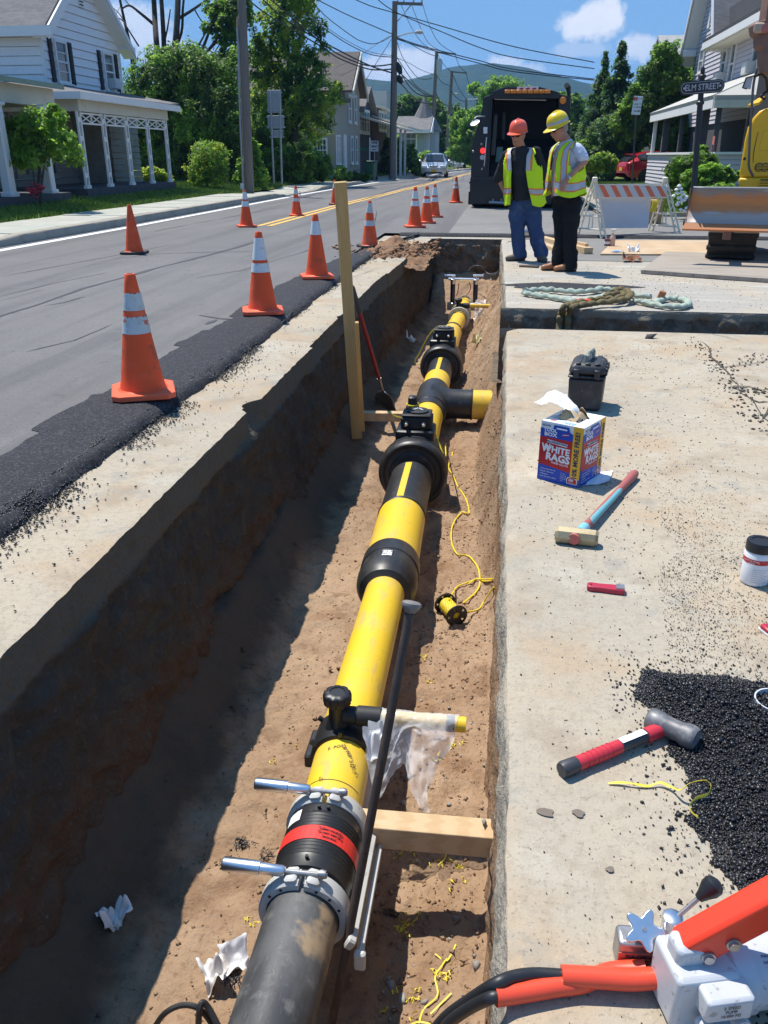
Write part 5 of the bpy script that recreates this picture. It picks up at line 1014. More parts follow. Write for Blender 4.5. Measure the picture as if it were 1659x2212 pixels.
MB().tube(smooth_path([L2(1080,2151,.025),L2(1055,2157,.02),pZ(1010,2180,-.06)-O2,pZ(965,2215,-.16)-O2,pZ(940,2260,-.25)-O2],6),.0115,14).build('rubber_hose',m_cab,hs)
# SLINGS BY THE CROSS CUT
m_sling=lay('pale green sling',(.36,.42,.34),[('noise',6,.45,.7,(.27,.31,.26),.7),('noise',24,.55,.7,(.45,.48,.42),.5)],rough=.9,spec=.15,bump=[('noise',30,.5,.01)])
m_olive=lay('olive sling',(.17,.135,.068),[('noise',9,.45,.7,(.11,.085,.045),.7),('noise',24,.58,.72,(.26,.21,.12),.5)],rough=.9,spec=.15,bump=[('noise',30,.5,.01)])
def Z_(zx,zy):return(1084.3+zx*.3464,542.2+zy*.3464)
def sling(label,pts,mat,r,lifts,seed):
 P=smooth_path([pZ(*Z_(x,y),h)if not isinstance(h,tuple)else pY(*Z_(x,y),h[0])for(x,y),h in zip(pts,lifts)],8);n=len(P)
 rr=[r*(1+.10*math.sin(i*.5+seed)+.10*math.sin(i*1.3+seed))for i in range(n)]
 P=[p+Vector((0,.012*math.sin(i*.8+seed),.006*math.sin(i*1.3+seed)))for i,p in enumerate(P)]
 b=MB();b.tube(P,rr,12,flat=.75);return tag(b.build('lifting_sling',mat),label,'lifting sling')
sling('back strand of the pale green lifting sling lying on the slab past the cross cut',[(145,250),(230,240),(320,243),(420,252),(520,252),(620,238),(700,245),(760,258),(830,275),(930,285)],m_sling,.036,[.04]*10,1)
sling('front strand of the pale green lifting sling, nearest the cross cut',[(140,262),(200,272),(300,285),(400,302),(490,312),(560,300),(640,282),(720,285),(800,290)],m_sling,.034,[.035]*9,2)
sling('pale green sling loop at the right end of the pile of slings',[(830,310),(900,322),(1000,342),(1100,348),(1160,335),(1150,310),(1080,296),(1010,300),(960,320)],m_sling,.034,[.035]*9,3)
sling('olive lifting sling whose end hangs into the cross cut, right of its twin',[(690,250),(745,240),(800,262),(780,295),(690,312),(580,325),(490,338),(440,350),(418,385),(412,440),(408,500)],m_olive,.036,[.10,.10,.09,.07,.06,.05,.05,.04,(8.42,),(8.38,),(8.36,)],4)
sling('olive lifting sling whose end hangs into the cross cut, left of its twin',[(640,280),(720,262),(760,275),(700,295),(600,300),(500,315),(420,335),(385,350),(368,385),(360,440),(352,500)],m_olive,.034,[.06,.08,.07,.06,.05,.05,.05,.04,(8.42,),(8.38,),(8.36,)],5)
p=pZ(*Z_(510,318),.04);tag(MB().box((p.x,p.y,.055),(.14,.05,.035),(0,0,-.3),ch=.01).build('sling_tag',m_hose),'orange tag on the pale green sling','tag')
p=pZ(*Z_(990,300),.04);tag(MB().box((p.x,p.y,.065),(.07,.04,.12),(0,.3,-.3),ch=.01).build('sling_tag',lay('rust tag',(.38,.14,.06),rough=.8)),'rust coloured tag standing in the right sling loop','tag')
p=pZ(*Z_(430,222),.003);n=40
o=MB().add([(p.x+(.75*math.cos(a))*(1+.12*math.sin(5*a)+.08*math.sin(11*a)),p.y+.30*math.sin(a)*(1+.15*math.sin(4*a)),.0045)for a in np.linspace(0,6.28,n,endpoint=False)],[tuple(range(n))]).build('asphalt_patch',m_newasph,smooth=0);struct(o)
k1=pZ(*Z_(925,545),.0);V,F=rock_cloud(np.array([[k1.x,k1.y,.02]]),np.array([.09]),0,77,.45);tag(np_mesh('stone',V,F,m_crumb_dry,smooth=False),'lone flat dark lump on the slab near the cross cut','stone')
# THE TWO WORKERS
m_skin=lay('tanned skin',(.48,.235,.155),[('noise',12,.45,.7,(.40,.17,.11),.6)],rough=.55,spec=.35,sss=.05)
m_jean=lay('blue denim',(.042,.075,.17),[('noise',3.2,.52,.70,(.13,.19,.31),.75),('noise',40,.5,.7,(.07,.11,.21),.5)],rough=.9,spec=.15,bump=[('noise',9,.5,.02)])
m_blackp=lay('black trousers',(.012,.012,.014),[('noise',5,.55,.75,(.03,.03,.032),.6)],rough=.85,spec=.2,bump=[('noise',8,.6,.02)])
m_dshirt=lay('dark charcoal shirt',(.030,.031,.034),[('noise',4,.5,.7,(.05,.05,.055),.5)],rough=.9,spec=.15,bump=[('noise',10,.5,.015)])
m_lshirt=lay('pale grey blue shirt',(.58,.62,.72),[('noise',5,.5,.72,(.50,.54,.64),.5)],rough=.9,spec=.15,bump=[('noise',9,.6,.015)])
m_lime=lay('lime safety vest',(.60,.85,.025),[('noise',6,.5,.75,(.50,.74,.02),.5)],rough=.75,spec=.2,bump=[('noise',8,.6,.02)])
m_silver=lay('reflective silver tape',(.44,.44,.47),[('noise',20,.5,.7,(.56,.56,.58),.4)],rough=.4);m_otape=lay('orange tape',(.82,.20,.035),rough=.7);m_vwhite=lay('white lining',(.74,.74,.76),rough=.9)
m_boot=lay('brown work boot',(.13,.10,.075),[('noise',12,.5,.7,(.20,.16,.12),.6)],rough=.8);m_tan2=lay('tan leather boot',(.33,.13,.05),[('noise',10,.5,.7,(.42,.19,.085),.6)],rough=.5);m_sole=lay('boot sole',(.03,.026,.022),rough=.8)
m_hatO=lay('orange hard hat',(.85,.115,.045),rough=.28,spec=.5,coat=.3);m_hatY=lay('yellow hard hat',(.86,.60,.012),rough=.28,spec=.5,coat=.3);m_glass=lay('dark lens',(.012,.012,.014),rough=.12,spec=.7);m_hair=lay('grey hair',(.30,.28,.26),rough=.9)
def loft(b,secs,n=24,mi=0):
 """closed loft: sections (centre, front vector, half width, half depth[, axis])"""
 vs=[]
 for i,s in enumerate(secs):
  c,f,rx_,ry_=Vector(s[0]),Vector(s[1]),s[2],s[3]
  T=(Vector(secs[min(i+1,len(secs)-1)][0])-Vector(secs[max(i-1,0)][0])).normalized();r_=f.cross(T).normalized();fr=T.cross(r_)
  vs+=[c+r_*(rx_*math.cos(2*math.pi*j/n))+fr*(ry_*math.sin(2*math.pi*j/n))for j in range(n)]
 k=len(secs);fs=[(i*n+j,i*n+(j+1)%n,(i+1)*n+(j+1)%n,(i+1)*n+j)for i in range(k-1)for j in range(n)]
 return b.add(vs,fs+[tuple(reversed(range(n))),tuple(range((k-1)*n,k*n))],mi)
def ball(b,c,r,f=(0,-1,0)):
 c=Vector(c);r=r if hasattr(r,'__len__')else(r,r,r)
 return loft(b,[(c+Vector((0,0,r[2]*math.sin(a))),f,max(r[0]*math.cos(a),.001),max(r[1]*math.cos(a),.001))for a in np.linspace(-1.5,1.5,9)],14)
def chain(b,pts,rs,n=14):
 P=[Vector(p)for p in pts];d0=(P[1]-P[0]).normalized();d1=(P[-1]-P[-2]).normalized()
 P=[P[0]-d0*rs[0]*.8,P[0]-d0*rs[0]*.4]+P+[P[-1]+d1*rs[-1]*.4,P[-1]+d1*rs[-1]*.8];rs=[rs[0]*.35,rs[0]*.85]+list(rs)+[rs[-1]*.85,rs[-1]*.35]
 return b.tube(P,rs,n)
tex_w=bpy.data.textures.new('cloth folds','CLOUDS');tex_w.noise_scale=.11;tex_w.noise_depth=2
def skinned(b,name,mat,parent,voxel=.012,it=6,fold=0):
 o=b.build(name,mat,parent,180);m=o.modifiers.new('one skin','REMESH');m.mode='VOXEL';m.voxel_size=voxel;m.use_smooth_shade=True
 s=o.modifiers.new('soften','SMOOTH');s.iterations=it;s.factor=.5
 if fold:d=o.modifiers.new('folds','DISPLACE');d.texture=tex_w;d.strength=fold;d.mid_level=.5
 return o
def helmet(parent,c,fwd,up,mat,band=None,s=1.0):
 fwd,up=Vector(fwd).normalized(),Vector(up).normalized();rt=fwd.cross(up).normalized();fwd=up.cross(rt);M4=Matrix((rt,fwd,up)).transposed().to_4x4();M4.translation=c;M4=M4@Matrix.Scale(s,4)
 b=MB();n=36
 prof=[(1,0),(1.0,.02),(.985,.05),(.93,.085),(.80,.117),(.58,.140),(.30,.152),(.01,.155)];vs=[]
 for r_,z in prof:
  for j in range(n):
   a=2*math.pi*j/n;rid=1+.035*max(0,math.cos(2*a-math.pi))**12*(z>.03);vs.append(M4@Vector((.117*r_*math.cos(a),.142*r_*math.sin(a),z*rid)))
 o=b.add(vs,[(i*n+j,i*n+(j+1)%n,(i+1)*n+(j+1)%n,(i+1)*n+j)for i in range(7)for j in range(n)]).build('hard_hat',mat,parent)
 b=MB();vs=[]
 for k,z in((0,.004),(1,-.004),(1,-.009),(0,-.004)):
  for j in range(n):a=2*math.pi*j/n;e=(.014+.055*max(0,math.sin(a))**1.6)*k;vs.append(M4@Vector(((.117+e*.75)*math.cos(a),(.142+e)*math.sin(a),z-.016*k*max(0,math.sin(a)))))
 b.add(vs,[(i*n+j,(i+1)%4*n+j,(i+1)%4*n+(j+1)%n,i*n+(j+1)%n)for i in range(4)for j in range(n)]).build('brim',mat,o)
 for sx in(-1,1):MB().box(M4@Vector((sx*.119,.0,.012)),(.012,.045,.016),M4.to_3x3(),ch=.003).build('lug',mat,o)
 b=MB();b.tube([M4@Vector((0,-.13+.02*k if 0 else .125*math.cos(t),.03+.128*math.sin(t)))for k,t in enumerate(np.linspace(.35,2.8,14))],.012*s,6);b.build('ridge',mat,o)
 if band:
  b=MB();vs=[]
  for z in(.028,.060):
   for j in range(n):a=2*math.pi*j/n;k=1.012*(1 if z<.05 else .975);vs.append(M4@Vector((.117*k*math.cos(a),.142*k*math.sin(a),z)))
  b.add(vs,[(j,(j+1)%n,n+(j+1)%n,n+j)for j in range(n)]).build('reflective_band',band,o)
 return o
def head(b,c,fwd,up,s=1.0):
 """skull, jaw, nose and ears of a head; c is its centre"""
 fwd,up=Vector(fwd).normalized(),Vector(up).normalized();rt=fwd.cross(up).normalized();fwd=up.cross(rt)
 secs=[(-.118,.028,.030,.045),(-.105,.046,.050,.035),(-.08,.058,.066,.022),(-.045,.067,.082,.010),(0,.074,.094,.0),(.045,.077,.098,-.004),(.085,.066,.084,-.006),(.11,.040,.05,-.006),(.12,.01,.012,-.006)]
 loft(b,[(c+up*(z*s)+fwd*(o*s),fwd,w*s,d*s)for z,w,d,o in secs],22)
 chain(b,[c+fwd*.088*s+up*.012*s,c+fwd*.108*s-up*.028*s,c+fwd*.098*s-up*.036*s],[.010*s,.015*s,.013*s],8)
 for sx in(-1,1):ball(b,c+rt*(.076*s*sx)-fwd*.008*s-up*.008*s,(.012*s,.02*s,.032*s),fwd)
 chain(b,[c+fwd*.088*s-up*.060*s+rt*.02*s,c+fwd*.094*s-up*.060*s,c+fwd*.088*s-up*.060*s-rt*.02*s],[.009*s]*3,8)
 return rt,fwd,up
def face_parts(parent,c,rt,fwd,up,s=1.0,lens=True):
 g_=MB()
 for sx in(-1,1):loft(g_,[(c+rt*(.034*sx*s)+fwd*(.094-.004*k)*s+up*(.006+.014*(k-1))*s,fwd,(.018,.029,.026)[k]*s,.010*s)for k in range(3)],12)
 g_.tube([c+rt*(.078*s)-fwd*.0+up*.014*s,c+rt*.066*s+fwd*.07*s+up*.014*s,c+fwd*.104*s+up*.014*s,c-rt*.066*s+fwd*.07*s+up*.014*s,c-rt*.078*s+up*.014*s],.005,6)
 g_.build('sunglasses' if lens else 'glasses',m_glass,parent)
 MB().tube([c+fwd*.0965*s-up*.062*s+rt*.022*s,c+fwd*.1035*s-up*.061*s,c+fwd*.0965*s-up*.062*s-rt*.022*s],.0028,5).build('mouth',lay('lip line',(.22,.08,.06),rough=.7),parent)  # mouth slit as a plain dark reddish line
 h=MB();secs=[(-.05,.060,.060,-.035),(-.02,.075,.075,-.028),(.03,.080,.085,-.018),(.06,.078,.088,-.01)];loft(h,[(c+up*z*s+fwd*(o-.012)*s,fwd,w*s,d*s)for z,w,d,o in secs],18);h.build('hair',m_hair,parent)
def hand(b,wrist,dirv,palm,s=1.0,curl=.35,thumb=1):
 """palm, four unequal fingers bent at their knuckles, and a thumb from the side of the palm"""
 d=Vector(dirv).normalized();pn=Vector(palm).normalized();sd=d.cross(pn).normalized();pn=sd.cross(d)
 loft(b,[(wrist+d*(.09*s*t),pn,(.028+.014*min(t*2,1))*s,(.020-.004*t)*s)for t in(-.2,.1,.35,.7,.95)],14)
 for k,L_ in enumerate((.072,.080,.075,.058)):
  p=wrist+d*(.082*s)+sd*((-.030+.020*k)*s);q=d.copy();P=[p];
  for j in range(3):q=(q+pn*curl).normalized();P.append(P[-1]+q*(L_/2.6*s))
  chain(b,P,[.0095*s,.009*s,.0085*s,.0075*s],8)
 t0=wrist+d*.03*s-sd*(.030*s*thumb);chain(b,[t0,t0+(d*.6-sd*thumb*.6+pn*.2).normalized()*.035*s,t0+(d*.9-sd*thumb*.45+pn*.4).normalized()*.065*s],[.012*s,.0105*s,.0085*s],8)
def vest(parent,C0,front,W_,D_,zt,zb,gap,lean,stripes,name='safety_vest',flare=.03,arm=.62):
 """an open vest: a shell round the chest with armholes; C0 is the axis at height 0, lean shifts the axis with height"""
 nh,na=44,96;f=Vector(front).normalized();rt=Vector((0,0,1)).cross(f).normalized()*-1
 V_,F,MI=[],[],[]
 for i in range(nh+1):
  t=i/nh;z=zb+(zt-zb)*t
  w_=W_*np.interp(t,[0,.25,.55,.8,.93,1],[1.0,.97,1.02,1.04,.98,.78])+flare*(1-t)**2;d_=D_*np.interp(t,[0,.3,.6,.8,.92,.97,1],[1.02,1.05,1.02,.92,.62,.34,.10])+flare*(1-t)**2
  gp=gap*np.interp(t,[0,.3,.6,.85,1],[1.15,.95,.75,.85,1.25])
  for j in range(na+1):
   a=gp+(2*math.pi-2*gp)*j/na;wob=1+.03*math.sin(a*9+t*7)*(1-t)+.016*math.sin(a*17-t*13)+.05*float(fbm(a*2.2,t*5,1,3,140))*(1.1-t)
   c=Vector(C0)+Vector(lean)*t;V_.append(c+rt*(w_*math.sin(a)*wob)+f*(d_*math.cos(a)*wob)+Vector((0,0,z+.03*(1-t)**3*math.cos(a*3)+(-.035*(w_*abs(math.sin(a))/W_)**2 if t>.9 else 0))))
 for i in range(nh):
  for j in range(na):
   t=(i+.5)/nh;u=(j+.5)/na;a=gap+(2*math.pi-2*gap)*u;s=abs(math.sin(a))
   if t>arm and s>np.interp(t,[arm,arm+.08,.85,1],[1.1,.90,.80,.86]):continue
   F.append((i*(na+1)+j,i*(na+1)+j+1,(i+1)*(na+1)+j+1,(i+1)*(na+1)+j));MI.append(stripes(t,min(u,1-u),a))
 me_=MB();me_.v=[tuple(v)for v in V_];me_.f=F;me_.m=MI
 o=me_.build(name,[m_lime,m_silver,m_otape,m_vwhite],parent,60);s=o.modifiers.new('cloth','SOLIDIFY');s.thickness=.006;s.offset=1;return o
def worker(name_label,Y0,pix,front,boots,pants,shirt,skin_arms,hat,fwd_head,up_head,vestfn,sleeves,hs=1.0):
 """pix: skeleton in picture coordinates with depth offsets; everything is built where it stands"""
 J={k:pY(x+(8 if boots[0]is m_tan2 else-3),y,Y0+dy)for k,(x,y,dy)in pix.items()}
 base=Vector((J['pelvis'].x,Y0,0));t=thing('person',name_label,'person',base)
 J={k:v-base for k,v in J.items()};f=Vector(front).normalized()
 b=MB();loft(b,[(J['pelvis']-Vector((0,0,.08)),f,.13,.10),(J['pelvis'],f,.15,.115),(J['waist'],f,.145,.12),(J['chest'],f,.165,.12),(J['chest']*.35+J['neck']*.65,f,.15,.09),(J['neck'],f,.06,.06),(J['neck']*.5+J['head']*.5,f,.055,.058)])
 for s in 'lr':
  chain(b,[J['hip'+s],J['knee'+s],J['ank'+s]],[.085,.058,.042]);chain(b,[J['sh'+s],J['el'+s],J['wr'+s]],[.055,.046,.031])
  hd=(J['wr'+s]-J['el'+s]).normalized();hand(b,J['wr'+s],hd+Vector(skin_arms[s][0])*.5,skin_arms[s][1],1.0,thumb=skin_arms[s][2])
 rt,fh,uh=head(b,J['head'],fwd_head,up_head,hs);skinned(b,'body',m_skin,t,.009,3)
 b=MB();loft(b,[(J['pelvis']-Vector((0,0,.10)),f,.155,.125),(J['pelvis'],f,.178,.14),(J['waist']*.6+J['pelvis']*.4,f,.172,.142)])
 for s in 'lr':a_,k_,n_=J['hip'+s],J['knee'+s],J['ank'+s];b.tube([a_+Vector((0,0,.05)),a_,a_*.5+k_*.5,k_,k_*.5+n_*.5,n_+Vector((0,0,.02)),n_-Vector((0,0,.045))],[q_*(1.2 if pants is m_jean else 1.06)for q_ in(.095,.112,.100,.085,.080,.085,.082)],18)
 skinned(b,'trousers',pants,t,.013,4,.05)
 b=MB();loft(b,[(J['pelvis']+Vector((0,0,.0)),f,.178,.150),(J['waist'],f,.178,.152),(J['chest'],f,.188,.142),(J['chest']*.35+J['neck']*.65,f,.165,.10),(J['neck']-Vector((0,0,.01)),f,.085,.078),(J['neck']+Vector((0,0,.03)),f,.070,.068)])
 for s in 'lr':e=J['sh'+s]+(J['el'+s]-J['sh'+s])*sleeves[s];chain(b,[J['sh'+s],e],[.078,.076 if sleeves[s]<1 else .065])
 skinned(b,'shirt',shirt,t,.012,4,.035)
 for s in 'lr':
  p,d=J['ank'+s],Vector(boots[1][s]).normalized();z0=.005;bt=MB();up_=Vector((0,0,1));c=Vector((p.x,p.y,z0))
  loft(bt,[(c-d*.09+up_*.05,up_,.032,.045),(c-d*.06+up_*.055,up_,.042,.055),(c+d*.05+up_*.055,up_,.046,.055),(c+d*.13+up_*.042,up_,.050,.040),(c+d*.19+up_*.036,up_,.044,.034),(c+d*.215+up_*.032,up_,.022,.020)],16);bt.tube([c+up_*.04,c+up_*.13],[.052,.050],14)
  o=skinned(bt,'boot',boots[0],t,.009,4);sl_=MB();n=18;rt2=Vector((d.y,-d.x,0));out=[c+d*(.062+.150*math.cos(q))+rt2*(.050*math.sin(q))for q in np.linspace(0,6.28,n,endpoint=False)];sl_.add([v for v in out]+[v+up_*.022 for v in out],[tuple(range(n)),tuple(range(n,2*n))]+[(j,(j+1)%n,n+(j+1)%n,n+j)for j in range(n)]).build('sole',m_sole,o)
 helmet(t,J['head']+uh*.045*hs-fh*.004,fh,uh,hat[0],hat[1]);face_parts(t,J['head'],rt,fh,uh,hs)
 vestfn(t,J,f);return t,J
def zz(x,y,dy=0):return(1003+x*.1961,203.3+y*.1961,dy)
Y1=pZ(1130,564).y
def st1_(t,u,a):
 s=math.sin(a);x=abs(s)
 if .19<t<.30:return 2 if t<.215 or t>.275 else 1
 if t>.58 and .44<x<.72 and math.cos(a)>-.2 or(t>.3 and .44<x<.72 and math.cos(a)<-.3):return 2 if x<.49 or x>.67 else 1
 return 0
def v1(t,J,f):vest(t,J['pelvis']*1-Vector((0,0,J['pelvis'].z))+Vector((0,0,0)),f,.262,.20,J['neck'].z+.015,J['pelvis'].z-.05,.50,J['neck']*1-J['pelvis']-Vector((0,0,(J['neck']-J['pelvis']).z)),st1_)
P1=dict(pelvis=(1137,432,0),waist=(1134,400,0),chest=(1130,350,0),neck=(1129,320,0),head=(1122,293,-.04),hipl=(1122,442,.02),kneel=(1121,500,-.02),ankl=(1126,550,.02),hipr=(1152,442,.0),kneer=(1160,500,-.03),ankr=(1171,549,.0),shl=(1098,334,.05),ell=(1080,384,.12),wrl=(1094,416,.10),shr=(1160,328,.0),elr=(1178,378,.10),wrr=(1164,410,.14))
worker('worker in an orange hard hat, dark shirt and blue jeans beside the trench end',Y1,P1,(-.30,-.95,0),(m_boot,{'l':(-.9,-.35,0),'r':(.30,-.95,0)}),m_jean,m_dshirt,{'l':((.6,.2,-.6),(.6,.5,0),1),'r':((-.4,.3,-.7),(-.6,.3,0),-1)},(m_hatO,None),(-.38,-.92,-.12),(-.05,-.12,.99),v1,{'l':1.1,'r':1.1},1.08)
Y2_=pZ(1200,585).y
def st2_(t,u,a):
 s=math.sin(a);x=abs(s)
 if .10<t<.26:return 2 if t<.125 or t>.235 else 1
 if u<.012:return 2
 if t>.26 and .50<x<.80 and math.cos(a)>-.2:return 2 if x<.55 or x>.75 else 1
 if t>.55 and x>.84:return 2
 return 0
def v2(t,J,f):vest(t,J['pelvis']-Vector((0,0,J['pelvis'].z))-f*.0,f,.225,.205,J['neck'].z+.015,J['pelvis'].z+.0,.25,J['neck']-J['pelvis']-Vector((0,0,(J['neck']-J['pelvis']).z)),st2_,flare=.05,arm=.40)
P2=dict(pelvis=(1213,420,0),waist=(1211,388,0),chest=(1215,336,0),neck=(1217,306,-.02),head=(1199,279,-.06),hipl=(1204,432,.07),kneel=(1204,500,.05),ankl=(1196,564,.05),hipr=(1228,432,-.05),kneer=(1225,500,-.07),ankr=(1224,572,-.06),shl=(1201,322,.14),ell=(1199,366,.22),wrl=(1190,398,.12),shr=(1238,321,-.12),elr=(1255,349,-.16),wrr=(1217,386,-.27))
t2,J2=worker('worker in a yellow hard hat, pale shirt and black trousers, hand on hip',Y2_,P2,(-.80,-.60,0),(m_tan2,{'l':(-.95,-.25,0),'r':(-.97,-.18,0)}),m_blackp,m_lshirt,{'l':((.2,.2,-.6),(.3,.6,0),1),'r':((.1,.1,-.9),(.5,.8,0),1)},(m_hatY,m_silver),(-.80,-.50,-.34),(-.30,-.16,.94),v2,{'l':.8,'r':.80},1.08)
w0,w1=J2['wrr'],J2['elr'];d=(w1-w0).normalized();MB().tube([w0+d*.012,w0+d*.032],.036,16).build('watch',m_chrome,t2);fc=w0+d*.022+Vector((0,-.034,.012));MB().lathe([(.0,-.004),(.017,-.004),(.017,.004),(0,.004)],14,fc,(-.1,-.9,.4)).build('watch_face',m_steel,t2)
# STREET FURNITURE ON THE RIGHT, VEHICLES
m_cream=lay('cream plastic',(.72,.68,.55),[('noise',10,.5,.75,(.58,.53,.42),.6)],rough=.6);m_bstripe=lay('orange stripe',(.72,.16,.06),[('noise',20,.5,.72,(.60,.2,.1),.5)],rough=.5);m_bwh=lay('silver white sheeting',(.58,.58,.58),rough=.5)
m_sheet=lay('plain grey sign back',(.56,.57,.60),[('noise',3,.5,.7,(.50,.51,.54),.5)],rough=.7);m_post=lay('galvanised post',(.38,.40,.41),[('noise',12,.5,.7,(.28,.29,.3),.5)],rough=.55,metal=.5);m_iron=lay('black cast iron',(.018,.018,.02),rough=.45)
m_sign=lay('sign white',(.74,.74,.74),rough=.5);m_sback=lay('sign back aluminium',(.34,.36,.38),[('noise',6,.5,.7,(.28,.3,.31),.5)],rough=.6,metal=.3)
# A-frame barricade closing the side street
feet=[pZ(1243,511),pZ(1304,517),pZ(1404,504),pZ(1465,509)]
def apex(x,y,a,c):m=(a+c)/2;return Vector((pY(x,y,m.y).x,m.y,pY(x,y,m.y).z))
apx=[apex(1285,388,feet[0],feet[1]),apex(1437,388,feet[2],feet[3])]
bo=(feet[0]+feet[3])/2;bo.z=0
bar_=thing('barricade','white plastic A-frame barricade with an orange and white striped board','barricade',bo)
for k in range(2):
 A=apx[k]-bo
 for q in range(2):
  F_=feet[2*k+q]-bo;d=A-F_;b=MB();wv=Vector((.045,0,0));dn=d.normalized()
  for s in(-1,1):b.tube([F_+wv*s,A+wv*s*.55],.016,6)
  for j in range(9):b.tube([F_+d*(j/9)+wv*(1 if j%2 else-1)*(1-.045*j),F_+d*((j+1)/9)+wv*(-1 if j%2 else 1)*(1-.045*(j+1))],.010,5)
  b.build('leg',m_cream,bar_)
 a,c=feet[2*k]-bo,feet[2*k+1]-bo
 for h in(.16,.38):MB().tube([a.lerp(A,h),c.lerp(A,h)],.017,6).build('cross_bar',m_cream,bar_)
 for h in(.42,.58):MB().tube([a.lerp(c,h).lerp(A,.17),a.lerp(c,h).lerp(A,.42)],.013,6).build('strut',m_cream,bar_)
 MB().box(A,(.09,.10,.09),ch=.015).build('hinge',m_cream,bar_)
def quadpix(pts,Ys,off):return[pY(x,y,Y)-off for(x,y),Y in zip(pts,Ys)]
Ya,Yb=apx[0].y-.06,apx[1].y-.06
def board(pts,parent,off,mats,dY,stripes=True):
 q=quadpix(pts,(Ya+dY,Yb+dY,Yb+dY,Ya+dY),off);a,c,d_,e=q;o=MB().slab4(e,d_,c,a,.03).build('board',mats[0],parent,smooth=0)
 n=6
 for j in range(n):
  u0,u1=(j+.12)/n,(j+.55)/n;sk=.075
  f=lambda u,t:(a.lerp(c,min(max(u,0),1))).lerp(e.lerp(d_,min(max(u,0),1)),t)
  MB().slab4(f(u0+sk,1)+Vector((0,-.004,0)),f(u1+sk,1)+Vector((0,-.004,0)),f(u1,0)+Vector((0,-.004,0)),f(u0,0)+Vector((0,-.004,0)),.003).build('stripe',mats[1],o,smooth=0)
board([(1290,399),(1438,402),(1440,425),(1292,426)],bar_,bo,(m_bwh,m_bstripe),0)
o=MB().slab4(*quadpix([(1284,430),(1440,428),(1437,396),(1282,398)],(Ya+.28,Yb+.28,Yb+.28,Ya+.28),bo),.03).build('board',m_cream,bar_,smooth=0)
sq=[pY(x,y,Y)for(x,y),Y in zip([(1299,493),(1400,492),(1407,427),(1297,427)],(Ya+.02,Yb-.25,Yb+.0,Ya+.10))]
tag(MB().slab4(*sq,.012).build('sign_sheet',m_sheet,smooth=0),'blank grey sign sheet leaning against the striped barricade','sign')
p=pZ(1412,494);tag(MB().box((p.x-.05,p.y+.9,.26),(.55,.45,.52),(0,0,.2)).build('wooden_crate',lay('ply crate',(.42,.25,.11),[('wave',3,.3,.8,(.35,.2,.08),.5,(1,1,6))],rough=.8),smooth=0,bevel=.006),'brown wooden crate standing behind the grey sign sheet','crate')
b=MB();q=pY(1415,440,Yb-.05)
for k in range(5):b.tube([q+Vector((.03*k-.06,-.05,.06)),q+Vector((.02*k-.05,-.08,-.02)),q+Vector((-.09+.02*k,-.06,-.14))],.012,5)
tag(b.build('yellow_ribbon',m_rope),'yellow ribbon tied to the right leg of the barricade','ribbon')
# plywood, timber mat, planks, bottles
m_ply=lay('dusty plywood',(.50,.36,.22),[('wave',2,.3,.8,(.42,.29,.17),.5,(.3,5,1)),('noise',2,.5,.7,(.55,.45,.33),.7)],rough=.85);m_mat=lay('muddy timber mat',(.33,.285,.235),[('noise',2.5,.48,.66,(.22,.18,.14),.7,(.4,3,1)),('noise',8,.52,.70,(.42,.37,.31),.6,(.3,3,1)),('noise',5,.60,.68,(.12,.10,.08),.6,(.3,4,1))],rough=.92,bump=[('noise',20,.4,.008,(.4,4,1))])
def sheet(name,label,pix,z,th,mat,cat):return tag(MB().slab4(*[pZ(x,y,z)for x,y in pix],th).build(name,mat,smooth=0),label,cat)
sheet('plywood_sheet','dusty plywood sheet lying before the barricade',[(1297,548),(1530,549),(1530,519),(1326,519)],.03,.022,m_ply,'plywood')
sheet('timber_mat','muddy dark timber mat under the excavator track',[(1385,583),(1720,606),(1720,552),(1438,543)],.052,.045,m_mat,'timber mat')
def plank(label,a,c,w,h,mat=m_wood,name='plank'):return beam(name,label,(pZ(*a[:2],a[2]),pZ(*c[:2],c[2])),w,h,mat,'plank',.003)
plank('pale plank end nearest the camera, on the ground behind the black trousers',(1150,505,.05),(1272,535,.10),.14,.09);plank('thin pale plank lying across behind the worker in black trousers',(1205,512,.11),(1268,526,.14),.06,.05);plank('short pale plank visible between the two workers',(1165,520,.05),(1230,548,.06),.10,.06)
sb_=thing('spray_bottle','white spray bottle standing on the plywood by the barricade','spray bottle',pZ(1322,531,.03));MB().lathe([(.04,0),(.045,.01),(.045,.13),(.03,.17),(.016,.19)],20).build('bottle',lay('peach plastic',(.62,.45,.36),rough=.4),sb_);MB().lathe([(.02,.19),(.02,.22)],14).build('neck',m_label,sb_);MB().box((.008,0,.245),(.085,.028,.04),ch=.006).box((-.03,0,.215),(.012,.016,.05),(0,.4,0)).build('trigger_head',m_label,sb_)
cn=thing('small_can','small brown and white can beside the spray bottle','can',pZ(1311,531,.03));MB().lathe([(.045,0),(.047,.01),(.047,.10),(.045,.11),(0,.11)],20).build('can_body',lay('brown can',(.20,.07,.05),rough=.4),cn);MB().lathe([(.0478,.03),(.0478,.07)],20,caps=False).build('can_label',m_label,cn)
wb=thing('water_bottle','clear water bottle lying on the ground before the plywood','bottle',pZ(1336,545,.034),.1);MB().tube([(-.12,0,0),(-.115,0,0),(.03,0,0),(.07,0,0),(.085,0,0)],[.02,.033,.033,.022,.013],16).build('bottle',lay('water bottle plastic',(.75,.82,.88),rough=.1,alpha=.45),wb);MB().tube([(.085,0,0),(.105,0,0)],.015,12).build('cap',m_label,wb);MB().tube([(-.06,0,0),(.0,0,0)],.0335,16,caps=False).build('label_band',m_lblue,wb)
paper('white crumpled paper on the ground before the plywood',pZ(1367,547,.005),.085,m_paper,12,.1,.5)
